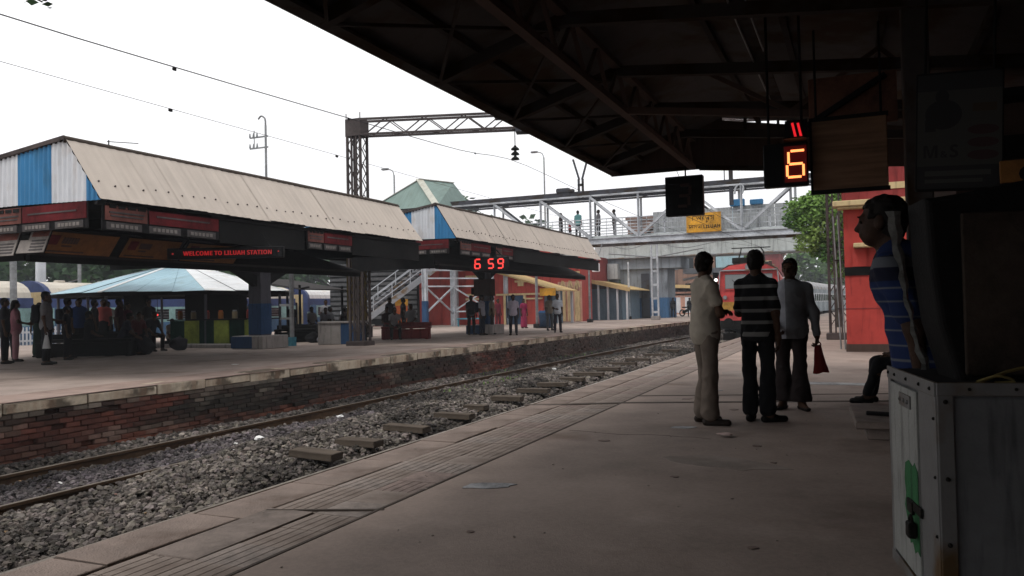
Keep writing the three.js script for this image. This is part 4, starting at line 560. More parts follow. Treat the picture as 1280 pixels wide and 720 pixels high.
  const sl = []; for (let y = 0.6; y < 4.4; y += 0.33) sl.push(cb(6.2, 0.2, 0.04, -30.5, y + 0.1, -46.8, 0.25)); sl.forEach(g => obj('slat', g, mat([0.13, 0.13, 0.135], { t: 'grain', s: 2 }), st)); obj('soffit', cb(6.4, 5.2, 0.05, -30.5, 2.7, -46.95, 0.25), M.black, st);
  for (const x of [-27.9, -26.9]) obj('stair_post', rod([x, FY, -40.5], [x, 3.3, -40.5], 0.07), M.gal, st);
  // hipped sheet roof over the landing
  const rf = new THREE.Group(); rf.name = 'landing_roof'; t.add(rf); const E = [[-29.6, 7.7, -44.6], [-24.2, 7.7, -44.6], [-24.2, 7.7, -50.6], [-29.6, 7.7, -50.6]], r0 = [-26.6, 9.9, -46.6], r1 = [-25.4, 9.9, -49.2];
  const face = (...p) => { const g = new THREE.BufferGeometry(), q = []; for (let i = 1; i < p.length - 1; i++) q.push(...p[0], ...p[i], ...p[i + 1]); g.setAttribute('position', new THREE.Float32BufferAttribute(q, 3)); g.computeVertexNormals(); return g; };
  obj('roof_face', face(E[0], E[1], r0), M.greenRoof, rf); obj('roof_face', face(E[1], E[2], r1, r0), M.greenRoof, rf); obj('roof_face', face(E[2], E[3], r1), M.greenRoof, rf); obj('roof_face', face(E[3], E[0], r0, r1), M.greenRoof, rf);
  obj('hip_capping', beam(E[1], r0, 0.5, 0.04), M.paleRoof, rf); obj('hip_capping', beam(E[0], r0, 0.3, 0.04), M.paleRoof, rf); obj('ridge_cap', beam(r0, r1, 0.3, 0.05), M.paleRoof, rf); obj('roof_post', [E[0], E[1], E[2], E[3]].map(e => rod([e[0] * 0.98 - 0.5, 5.3, e[2]], [e[0] * 0.98 - 0.5, 7.75, e[2]], 0.06)), M.steelGrey, rf);
  // station name board, hand-drawn scripts above the Latin name
  const s = thing('station_sign', 'yellow station name board reading LILUAH hung on the footbridge', 'sign', [-7.96, 5.88, zf + 0.2]);
  obj('board', rb(1.98, 1.08, 0.06, 0.015, 0, 0, 0), M.mustard, s); obj('rim', [bx(-1, 1, 0.53, 0.56, -0.03, 0.04), bx(-1, 1, -0.56, -0.53, -0.03, 0.04)], M.mustard, s);
  const S = (pts, w, sx, ox, oy) => { const r = []; for (let i = 0; i + 1 < pts.length; i++) r.push(beam([pts[i][0] * sx + ox, pts[i][1] * sx + oy, 0.034], [pts[i + 1][0] * sx + ox, pts[i + 1][1] * sx + oy, 0.034], w, 0.008, V(0, 0, 1)).applyMatrix4(new THREE.Matrix4())); return r; };
  const bar = (x0, x1, y, w = 0.035) => cb(x1 - x0, w, 0.008, (x0 + x1) / 2, y, 0.034), st2 = [];
  // upper line
  st2.push(bar(-0.6, 0.62, 0.38, 0.035)); const U = 0.26;
  for (const [k, pts] of [[-0.62, [[0.05, 0], [0, -0.4], [0, -1]]], [-0.62, [[0, 0.1], [0.3, 0.45], [0.55, 0.2], [0.5, 0]]], [-0.4, [[0, -0.2], [0.25, -0.75], [0.5, -0.25], [0.75, -0.75], [0.9, 0]]], [-0.4, [[0.9, 0], [0.9, -1]]], [-0.1, [[0.1, 0], [0.1, -1]]], [-0.1, [[0.5, -0.15], [0.15, -0.5], [0.55, -0.85]]], [0.12, [[0, -0.2], [0.3, -0.9], [0.5, -0.3], [0.7, -1], [0.75, 0]]], [0.12, [[0.2, -1], [0.1, -1.5], [0.5, -1.3]]], [0.38, [[0, -0.3], [0.35, -0.15], [0.45, -0.6], [0.1, -0.8]]], [0.38, [[0.7, 0], [0.7, -1]]]]) st2.push(...S(pts, 0.032, U, k, 0.38));
  st2.push(bar(-0.88, -0.02, -0.14, 0.026)); const L = 0.2; for (const [k, pts] of [[-0.86, [[0.2, 0], [0.2, -1]]], [-0.8, [[0, -0.3], [0.3, -0.8], [0.5, -0.2], [0.8, -0.8], [0.9, 0]]], [-0.56, [[0.1, 0], [0.1, -1]]], [-0.5, [[0, -0.5], [0.4, -0.2], [0.5, -0.9]]], [-0.34, [[0, -0.2], [0.3, -0.9], [0.6, -0.3], [0.7, -1]]], [-0.14, [[0, 0], [0, -1]]]]) st2.push(...S(pts, 0.026, L, k, -0.14));
  obj('lettering', st2, M.black, s); obj('lettering', text('LILUAH', 0.2, 0.01).translate(0.46, -0.25, 0.031), M.black, s);
}
// road bridge beyond the footbridge and its pier
{
  const t = thing('road_bridge', 'pale concrete bridge with grey pier painted blue below, behind the footbridge', 'bridge');
  for (let k = 0; k < 5; k++) obj('girder', bx(-20.5 + k * 6.5, -14.03 + k * 6.5, 5.2, 6.9, -68.6, -66), M.bridgeConc, t); obj('flange', [bx(-20.5, 12, 5.12, 5.2, -69, -65.7), bx(-20.5, 12, 6.9, 7.1, -69, -65.6)], M.steelGrey, t);
  obj('pier', bx(-18.4, -14.4, 0, 5.1, -69.5, -66.4), M.pierGrey, t); obj('pier_dado', bx(-18.45, -14.35, 0.05, 1.75, -69.55, -66.35), M.blueWall, t); obj('pier_head', [bx(-19.6, -13.2, 4.2, 5.1, -69.8, -66.1)], M.pierGrey, t);
  obj('side_box', [bx(-20.6, -19.3, 2.9, 4.6, -69, -66)], M.greyPanel, t); obj('side_box', bx(-19.3, -18.42, 3.4, 4.7, -68, -65.5), M.greyPanel, t); obj('recess', bx(-16.6, -15.9, 0.06, 3.8, -66.36, -66.3), M.steelDark, t);
  obj('walkway', [bx(-13.2, -8.6, 3.7, 4.1, -69, -67)], M.pierGrey, t); obj('bracket', [beam([-13.4, 3.2, -68], [-9, 4.0, -68], 0.2, 0.2)], M.steelGrey, t);
  const w = thing('lattice_post', 'pale lattice mast standing on the island platform before the bridge pier', 'mast', [-13.5, FY, -58]); const p = []; for (const s of [-1, 1]) p.push(bx(-0.22 * s - 0.05, -0.22 * s + 0.05, 0, 6.2, -0.1, 0.1)); for (let y = 0.5; y < 6.2; y += 1) p.push(bx(-0.26, 0.26, y, y + 0.16, -0.05, 0.05)); obj('lattice', p, M.steelLight, w); obj('base', rb(0.6, 0.3, 0.5, 0.03, 0, 0.15, 0), M.plinth, w);
  const arm = []; arm.push(rod([0, 4.6, 0], [-3.4, 5.0, 0.2], 0.05), rod([0, 4.6, 0], [3.6, 5.1, 0.2], 0.05), tube([[0, 5.8, 0], [-2, 5.3, 0.1], [-4, 5.9, 0.2]], 0.03, 14), tube([[0, 5.8, 0], [2, 5.2, 0.1], [4.5, 5.5, 0.2]], 0.03, 14)); obj('bracket_arm', arm, M.gal, w);
  for (const [x, z, h, l] of [[-16.74, -62.75, 4.6, 'thin grey pole in front of the bridge pier'], [-16.93, -53, 3.6, 'thin pole with red top before the yellow awning'], [-16.06, -40.8, 4.2, 'thin brown pole on the island platform behind the white shirted man']]) { const q = thing('pole', l, 'pole', [x, FY, z]); obj('shaft', rod([0, 0, 0], [0, h, 0], 0.09, 0.07, 8), z < -60 ? M.steelLight : M.gal, q); obj('foot', rb(0.35, 0.25, 0.35, 0.02, 0, 0.1, 0), M.steelDark, q); }
  const fl = thing('flood_lamp', 'box floodlight under the far end of the canopy, sky reflection painted in as white', 'lamp', [-14.1, 3.45, -45.5]); obj('lamp_box', rb(0.42, 0.5, 0.3, 0.04, 0, 0, 0), mat([0.85, 0.86, 0.88], { t: null }), fl); obj('bracket', [rod([0, 0.2, 0], [0, 1.7, -1.6], 0.03)], M.gal, fl);  // near-white box colour stands in for the bright sky it reflects
}
// ---------------------------------------------------------------- station building
{
  const t = thing('station_building', 'red plastered station building with cream bands and yellow awnings', 'building');
  obj('wall', bx(-36, -22.2, 0, 4.5, -49.8, -62), M.redWall, t);                    // tall back block, end toward us
  const gab = sweep([[-22.2, 0], [-18.95, 0], [-18.95, 2.55], [-22.2, 3.5]], -49.3, -53, 40, none); obj('wall', gab, M.redWall, t);
  obj('awning', [beam([-22.4, 3.62, -49.2], [-17.8, 2.24, -49.2], 0.4, 0.1), sweep([[-22.2, 3.54], [-17.8, 2.22], [-17.8, 2.29], [-22.2, 3.61]], -49.3, -53, 40, none)], M.yellowRoof, t);
  obj('shutter_wall', bx(-18.94, -18.88, 0.05, 2.3, -49.5, -52.9), M.shutter, t); obj('shop_post', bx(-18.15, -18.0, 0.05, 2.28, -50.0, -49.85), M.whiteSheet, t); obj('shop_post', bx(-18.15, -18.0, 0.05, 2.28, -52.6, -52.45), M.whiteSheet, t); obj('dark_door', bx(-18.875, -18.86, 0.05, 2.1, -49.8, -50.8), M.doorBlue, t);
  obj('band', [bx(-22.3, -18.97, 2.0, 2.12, -49.3, -49.16)], M.creamTrim, t); obj('band', bx(-20.2, -18.97, 1.7, 1.8, -49.3, -49.17), M.creamTrim, t); obj('bracket', [bx(-20.9, -20.1, 2.85, 2.98, -49.3, -49.12), bx(-20.7, -20.3, 2.6, 2.85, -49.3, -49.16)], M.creamTrim, t);
  const d = obj('door', bx(-21.6, -20.3, 0.05, 1.98, -49.3, -49.22), M.doorBlue, t); obj('frame', [bx(-21.75, -21.6, 0.05, 2, -49.3, -49.14), bx(-20.3, -20.15, 0.05, 2, -49.3, -49.14)], M.creamTrim, d);
  obj('pilaster', bx(-24.6, -23.3, 0, 4.5, -49.8, -49.35), M.redWall, t); obj('pilaster', bx(-22.9, -22.2, 0, 4.5, -49.8, -49.3), M.redWall, t); for (const y of [1.75, 2.05, 2.65, 3.3]) obj('band', bx(-24.65, -23.2, y, y + 0.13, -49.35, -49.28), M.creamTrim, t);
  obj('band', bx(-36, -22.15, 2.6, 2.7, -49.85, -49.77), M.redDark, t);
  // tall middle block with fretted cornice
  obj('wall', bx(-23.6, -18.5, 0, 5.85, -56, -58.5), M.redWall, t); obj('cornice', [bx(-23.8, -18.3, 5.8, 6.0, -55.8, -58.6), ...[...Array(13)].map((_, k) => bx(-23.4 + k * 0.38, -23.2 + k * 0.38, 6.0, 6.25, -55.8, -56))], M.creamTrim, t);
  obj('end_wall', bx(-20.3, -18.45, 0.05, 3.0, -55.98, -55.9), M.pinkWall, t); for (let k = 0; k < 3; k++) { obj('arch_panel', [bx(-20.1 + k * 0.56, -19.7 + k * 0.56, 0.1, 2.3, -55.9, -55.82)], M.creamTrim, t); obj('ornament', [0, 1, 2].map(j => cb(0.09, 0.8 - 0.15 * j, 0.05, -19.9 + k * 0.56 + (j - 1) * 0.14, 2.7 + 0.05 * j, -55.83, 0, 0, (j - 1) * 0.3)), M.creamTrim, t); }
  const sg = obj('window', bx(-20.2, -18.7, 4.3, 5.1, -56, -55.92), M.greyPanel, t); obj('frame', [bx(-20.3, -18.6, 5.1, 5.2, -56, -55.86), bx(-20.3, -18.6, 4.2, 4.3, -56, -55.86)], M.creamTrim, sg); for (let k = 0; k < 3; k++) obj('ledge', bx(-20.2 + k * 0.58, -19.75 + k * 0.58, 3.55, 3.75, -56, -55.8), M.creamTrim, t);
  obj('wall', bx(-23, -19.4, 0, 5.2, -60.7, -68), M.redDark, t);
  // verandah with blue shutters and pale posts
  obj('awning', sweep([[-20.6, 3.43], [-15.9, 2.34], [-15.9, 2.42], [-20.6, 3.52]], -60, -68, 40, none), M.yellowRoof, t); obj('gable_board', beam([-20.6, 3.47, -59.95], [-15.9, 2.37, -59.95], 0.1, 0.3), M.yellowRoof, t);
  obj('shutter_wall', bx(-19.4, -16.7, 0.05, 2.5, -60.6, -66), M.shutter, t); for (let y = 0.3; y < 2.3; y += 0.2) obj('shutter_slat', bx(-19.3, -16.75, y, y + 0.12, -60.62, -60.54), M.shutter, t);
  for (let k = 0; k < 5; k++) obj('verandah_post', bx(-19.3 + k * 0.76, -19.17 + k * 0.76, 0.05, 2.95 - k * 0.15, -60.2, -60.05), M.whiteSheet, t);
  obj('yellow_board', rb(1.1, 0.5, 0.1, 0.02, -18.5, 2.15, -49.0), M.mustard, t);
  const b = thing('far_building', 'low pink building with yellowish roof beyond the bridge pier', 'building'); obj('wall', bx(-19, -8.5, 0, 2.5, -88, -94), M.pinkWall, b); obj('roof', sweep([[-19.5, 3.0], [-8, 2.5], [-8, 2.62], [-19.5, 3.4]], -87.4, -95, 40, none), M.yellowRoof, b); for (let k = 0; k < 8; k++) obj('arch_panel', bx(-18.4 + k * 1.2, -17.7 + k * 1.2, 0.2, 1.9, -88.06, -87.98), M.whiteSheet, b); obj('band', bx(-19, -8.5, 2.1, 2.3, -88.1, -88), M.creamTrim, b);
  const br = thing('brick_tower_block', 'brown building whose top shows behind the footbridge railing', 'building'); obj('wall', bx(-24.5, -14.5, 0, 11.2, -92, -104), M.brownBld, br); obj('parapet', bx(-24.7, -14.3, 11.2, 11.5, -91.8, -104), M.brownBld, br); obj('stair_head', bx(-14.4, -12.2, 0, 11.8, -92, -99), M.kioskBlue, br);
  for (let f = 0; f < 3; f++) for (let k = 0; k < 5; k++) { const w = obj('window', bx(-23.6 + k * 1.9, -22.6 + k * 1.9, 2.2 + f * 3, 3.5 + f * 3, -92.05, -91.95), M.glass, br); obj('sill', bx(-23.7 + k * 1.9, -22.5 + k * 1.9, 2.1 + f * 3, 2.2 + f * 3, -92.15, -91.9), M.pierGrey, w); }
  // signal house, red, far behind the locomotive
  const h = thing('red_house', 'small reddish house far behind the locomotive roof', 'house'); obj('wall', bx(-14.5, -10.4, 0, 8.6, -128, -134), M.redDark, h); obj('roof', bx(-15, -10, 8.6, 8.9, -127.6, -134.5), M.pinkWall, h); const w = obj('window', bx(-13, -11.8, 6.2, 7.4, -128.05, -127.95), M.glass, h); obj('frame', bx(-13.1, -11.7, 7.4, 7.55, -128.1, -127.9), M.creamTrim, h);
  const pot = thing('potted_plant', 'green potted plant by the pale posts of the verandah', 'plant', [-19.2, FY, -59.2]); obj('pot', move(new THREE.LatheGeometry([[0.01, 0], [0.2, 0], [0.28, 0.4], [0.24, 0.4]].map(p => new THREE.Vector2(...p)), 10), 0, 0, 0), M.orangeP, pot); obj('foliage', leafBall([[0, 0.95, 0, 0.5]], 260, 0.1), M.leaf[1], pot, true);
}
function leafBall(cl, n, size) { // clumps of small leaf faces
  const pos = [], nor = []; const tot = cl.reduce((s, c) => s + c[3] ** 2, 0);
  for (const c of cl) { const m = Math.round(n * c[3] ** 2 / tot); for (let i = 0; i < m; i++) {
    const d = n3([rr(-1, 1), rr(-1, 1), rr(-1, 1)]), r = c[3] * (0.55 + 0.5 * rnd() ** 0.6) * (1 + 0.28 * noise3(d.x * 2 + c[0], d.y * 2, d.z * 2)), p = V(c[0], c[1], c[2]).addScaledVector(d, r); p.y = c[1] + (p.y - c[1]) * 0.85;
    const a = n3([rr(-1, 1), rr(-0.4, 0.2), rr(-1, 1)]), b = n3([rr(-1, 1), rr(-1, 0.3), rr(-1, 1)]), s = size * rr(0.6, 1.3), q = p.clone().addScaledVector(a, s), w = b.clone().cross(a).normalize().multiplyScalar(s * 0.32), mid = p.clone().lerp(q, 0.45);
    const L = mid.clone().add(w), R = mid.clone().sub(w); for (const v of [p, L, q, p, q, R]) pos.push(v.x, v.y, v.z);
  } }
  const g = new THREE.BufferGeometry(); g.setAttribute('position', new THREE.Float32BufferAttribute(pos, 3)); g.computeVertexNormals(); return g;
}
function tree(label, x, y0, z, trunkH, clumps, n, size, mats, group, tr = 0.18, category = 'tree', name = 'tree') {
  const t = thing(name, label, category, [x, y0, z], 0, group); const lim = [rod([0, 0, 0], [0.1, trunkH, 0], tr, tr * 0.6, 8)];
  for (const c of clumps) { const a = V(0.1, trunkH * 0.9, 0), b = V(c[0], c[1] - c[3] * 0.2, c[2]), m = a.clone().lerp(b, 0.5).add(V(0, c[3] * 0.1, 0)); lim.push(rod(a, m, tr * 0.42, tr * 0.3, 5), rod(m, b, tr * 0.3, tr * 0.12, 5)); }
  obj('trunk', lim, M.bark, t);
  const by = mats.map(() => []); clumps.forEach((c, i) => by[i % mats.length].push(c)); mats.forEach((k, i) => by[i].length && obj('crown', leafBall(by[i], n * by[i].length / clumps.length, size), M.leaf[k], t, true));
  return t;
}
const clump = (R, H, y, n, s, fz = 1) => [...Array(n)].map(() => { const a = rr(0, 6.28), r = Math.sqrt(rnd()), e = rr(-1, 1); return [Math.cos(a) * r * R * Math.sqrt(1 - e * e * 0.7), y + e * H, Math.sin(a) * r * R * fz * Math.sqrt(1 - e * e * 0.7), s * rr(0.7, 1.25)]; });
seed = 4242;
tree('bright green leafy tree beside the red pillar, right of the footbridge', -0.75, 0, -39, 3, [[-0.9, 5.6, 0, 0.8], [0.3, 6.3, 0, 0.9], [-0.2, 5.4, 0.6, 0.9], [0.9, 5.2, 0, 0.9], [-1.3, 4.75, 0.3, 0.55], [-0.5, 4.4, 0.3, 0.85], [0.4, 4.3, 0.5, 0.9], [0.1, 3.5, 0.4, 0.85], [-0.6, 3.6, -0.3, 0.55], [0.9, 3.6, 0, 0.8], [0.3, 2.75, 0.3, 0.6], [-1.75, 4.95, 0.2, 0.5], [-1.5, 5.4, 0.1, 0.6], [-1.15, 3.9, 0.2, 0.6], [0.7, 6.9, 0, 0.8], [1.5, 6.2, 0, 1], [1.4, 4.6, 0.4, 0.9]], 20000, 0.17, [1, 3, 1, 0], null, 0.14);
{
  const bg = [[-52, -45, 9], [-56, -52, 10], [-58, -60, 10], [-60, -70, 12], [-56, -78, 13], [-64, -40, 9], [-50, -88, 13], [-58, -96, 15], [-66, -60, 11], [-48, -108, 15], [-60, -112, 18], [-70, -84, 14]];
  bg.push([-66, -44, 9], [-70, -46, 9], [-66, -51, 9.5], [-75, -40, 9], [-62, -56, 10], [-82, -36, 10], [-60, -49, 8]);
  const look = ['dense dark green tree behind the blue coaches, far left', 'rounded green tree behind the cream coach roof', 'dark tree rising behind the blue and white kiosk roof', 'broad dark tree seen between kiosk and gantry mast', 'tall tree whose top shows above the canopy crest', 'green tree farthest left beyond the coaches', 'tree behind the white roofed coach', 'tall tree topping the canopy left of the green roof', 'thick tree behind the coach row left of the kiosk', 'distant tree behind the stair slats', 'tallest distant tree beyond the sheds', 'hazy tree deep behind the white coach', 'tree directly behind the whitewashed pole, beyond the coach', 'dark tree just right of the whitewashed pole, behind the coaches', 'leafy tree under the grey ramp behind the coaches', 'tree between the two leftmost thin poles', 'tree right of the ramp, beside the kiosk roof', 'tree behind the leftmost coach at the frame edge', 'low tree close behind the cream coach roof'];
  bg.forEach(([x, z, h], i) => tree(look[i], x, -1, z, h * 0.4, clump(h * 0.42, h * 0.4, h * 0.55, 16, h * 0.17), 3400, h * 0.075, [2, 0, 2], null, 0.3));
  const bg2 = [[-15, -112, 10], [-20, -120, 11], [-26, -110, 11], [-9, -140, 11], [-1, -135, 9], [4, -120, 9], [-24, -140, 13], [8, -100, 8], [-30, -125, 13], [-3, -165, 12]];
  const look2 = ['dark green tree behind the bridge pier', 'tree seen under the pale bridge girder left of the locomotive', 'tree beyond the low pink building', 'hazy tree behind the locomotive roof', 'hazy tree right behind the locomotive', 'pale hazy tree behind the coaches of the train', 'distant tree filling the gap under the bridge', 'hazy tree beyond the bright green tree', 'tree far behind the brown building', 'farthest hazy tree along the line'];
  bg2.forEach(([x, z, h], i) => tree(look2[i], x, -1, z, h * 0.4, clump(h * 0.4, h * 0.38, h * 0.52, 12, h * 0.17), 2200, h * 0.08, [2, 0, 0], null, 0.28));
  // branch tip that hangs into the top left corner belongs to a tree left of the frame
  const t = tree('tree left of the view whose branch tip hangs into the top left corner', -19.2, 0.05, 1.5, 5.5, clump(2.2, 1.2, 8, 7, 0.9), 2200, 0.2, [2, 0], null, 0.2);
  obj('branch', [tube([[0.1, 5, 0], [4, 6.6, -4], [8.35, 5.92, -9.3]], 0.035, 20), tube([[7.6, 6.2, -8.3], [8.2, 5.9, -9.2], [8.5, 5.72, -9.4]], 0.012, 8)], M.bark, t); obj('leaves', leafBall([[8.3, 5.8, -9.25, 0.13], [8.52, 5.74, -9.5, 0.09], [8.0, 6.05, -8.8, 0.2]], 26, 0.13), M.leaf[2], t, true);
}
// distant wood closing the horizon
{ const cs = []; for (let k = 0; k < 90; k++) { const a = rr(-1.6, 0.7), d = rr(190, 330); cs.push([Math.sin(a) * d, rr(1, 7), -Math.cos(a) * d, rr(5, 9)]); } tag(obj('far_wood', leafBall(cs, 16000, 2.4), M.leaf[2], scene, true), 'far grey green wood along the horizon behind everything', 'wood', null, 'stuff'); }

// ---------------------------------------------------------------- trains
function coachProfile(w, h0, side, top) { const p = [[-w, h0], [w, h0], [w, side]]; for (let k = 1; k < 10; k++) { const a = k / 10 * PI; p.push([w * Math.cos(a), side + (top - side) * Math.sin(a)]); } p.push([-w, side]); return p; }
function coach(label, x, z0, z1, sideMats, roofM, group, hb = -0.35) {
  const t = thing('railway_coach', label, 'coach', [0, 0, 0], 0, group), w = 1.62, cv = none, G = (a, b, y0, y1) => bx(a, b, y0, y1, z0, z1), xr = x + w;
  obj('body', G(x - w, xr - 0.02, hb, 2.25), sideMats[0], t);
  const rp = coachProfile(w, 2.25, 2.26, 3.22).map(p => [p[0] + x, p[1]]); obj('roof', sweep(rp, z0 - 0.1, z1 + 0.1, 50, none), roofM, t);
  obj('end_rim', sweep(coachProfile(w + 0.04, 1.2, 2.27, 3.27).map(p => [p[0] + x, p[1]]), z0 + 0.02, z0 - 0.28, 50, none), M.coachBlue, t);
  obj('upper_band', G(xr - 0.02, xr + 0.005, 1.7, 2.26), M.coachBlue, t); obj('window_band', G(xr - 0.02, xr + 0.002, 0.72, 1.7), sideMats[1], t); obj('lower_band', G(xr - 0.02, xr + 0.005, hb, 0.72), sideMats[2], t);
  for (let z = z0 - 1.9; z > z1 + 1.5; z -= 1.55) { const q = obj('window', bx(xr, xr + 0.02, 0.9, 1.55, z - 0.5, z + 0.5), M.glass, t); obj('bars', [0, 1, 2].map(k => bx(xr + 0.02, xr + 0.035, 1.02 + k * 0.18, 1.04 + k * 0.18, z - 0.5, z + 0.5)), M.gal, q); }
  obj('door', bx(xr, xr + 0.02, hb + 0.2, 1.75, z0 - 1.15, z0 - 0.45), M.coachMid, t); obj('roof_vent', [...Array(7)].map((_, k) => rb(0.4, 0.16, 0.5, 0.05, x, 3.25, lerp(z0 - 2, z1 + 2, k / 6))), roofM, t);
  obj('gangway', rb(1.3, 2.1, 0.5, 0.05, x, 0.9, z0 + 0.24), M.dark, t); obj('end_lattice', sweep([[x - 1.2, 0.2], [x + 1.2, 0.2], [x + 1.2, 2.6], [x - 1.2, 2.6]], z0 + 0.03, z0 + 0.01, 1, none), M.creamTrim, t);
  for (const z of [z0 - 3, z1 + 3]) obj('bogie', [rb(2.6, 0.4, 2.9, 0.05, x, -0.72, z), ...[-0.95, 0.95].flatMap(d => [-1, 1].map(s => move(new THREE.CylinderGeometry(0.46, 0.46, 0.13, 18), x + 0.84 * s, -0.75, z + d, 0, 0, PI / 2)))], M.iron, t);
  return t;
}
coach('blue coach with cream roof cut by the left frame edge', -43, -8, -29.9, [M.coachBlue, M.coachPale, M.coachMid], M.coachRoof);
coach('blue coach with cream roof and pale window band behind the kiosk', -43, -30.7, -52.2, [M.coachBlue, M.coachPale, M.coachMid], M.coachRoof);
coach('blue coach with whitish roof seen between kiosk and gantry mast', -42.6, -53.2, -61.6, [M.coachBlue, M.coachPale, M.coachMid], M.coachWhite);
struct('far_track_bed', sweep([[-47, -1.15], [-33, -1.15], [-34, -0.95], [-46, -0.95]], 20, -150, 60, none), M.bed);
tag(obj('rail', sweep(railProf(-42.16).map(p => [p[0], p[1] - 0.45 + 0.25]), 20, -150, 60, none), M.rail), 'rail under the near side of the blue coaches', 'rail'); tag(obj('rail', sweep(railProf(-43.84).map(p => [p[0], p[1] - 0.2]), 20, -150, 60, none), M.rail), 'rail under the far side of the blue coaches', 'rail');
{ const f = thing('picket_fence', 'low white picket fence at the back edge of the island platform', 'fence', [-31.3, FY, 0]); for (let z = -18, k = 0; z > -26; z -= 0.16, k++) obj('picket', bx(-0.015, 0.015, 0, 0.75, z - 0.03, z + 0.03), M.whiteSheet, f); obj('fence_rail', [bx(-0.05, -0.02, 0.5, 0.58, -26, -18), bx(-0.05, -0.02, 0.15, 0.23, -26, -18)], M.whiteSheet, f); }
for (const [x, z, h, r, l, m] of [[-35.5, -21, 5.5, 0.10, 'thin grey pole behind the coaches at the far left', 0], [-46.5, -31.2, 6, 0.11, 'second thin grey pole from the left behind the coaches', 0], [-32.5, -22.6, 6, 0.14, 'thick grey pole beside the whitewashed pole', 0], [-48, -35.2, 7, 0.32, 'thick whitewashed pole rising over the cream coach roof', 1], [-46.5, -36.8, 6, 0.12, 'slim pole between whitewashed pole and kiosk roof', 0], [-27.5, -29.5, 3.6, 0.14, 'cream post with yellow top behind the waiting crowd', 2]]) { const t = thing('pole', l, 'pole', [x, -0.9, z]); obj('shaft', rod([0, 0, 0], [0, h, 0], r, r * 0.9, 10), m === 1 ? M.whiteSheet : m === 2 ? M.creamTrim : M.gal, t); if (m === 2) obj('cap', rb(0.36, 0.3, 0.36, 0.03, 0, h - 0.9, 0), M.mustard, t); else obj('collar', rb(r * 2.6, 0.12, r * 2.6, 0.02, 0, h - 0.3, 0), M.gal, t); }
{ const t = thing('far_ramp', 'grey covered ramp rising behind the coaches left of the kiosk roof', 'ramp'); obj('stringer', [beam([-58, 2.4, -44], [-58, 6.2, -58], 0.5, 0.35)], M.steelGrey, t); obj('deck', beam([-59, 2.3, -44], [-59, 6.1, -58], 2, 0.2), M.pierGrey, t); for (const y of [0.6, 1.1]) obj('handrail', beam([-58, 2.6 + y, -44], [-58, 6.4 + y, -58], 0.09, 0.09), M.steelGrey, t); obj('ramp_post', [[-46, 2.9], [-50, 4.0], [-54, 5.1], [-58, 6.1]].map(([z, y]) => rod([-58, -1, z], [-58, y, z], 0.12)), M.gal, t); obj('soffit', beam([-59, 1.9, -47], [-59, 5.6, -60], 2, 0.5), M.dark, t); }
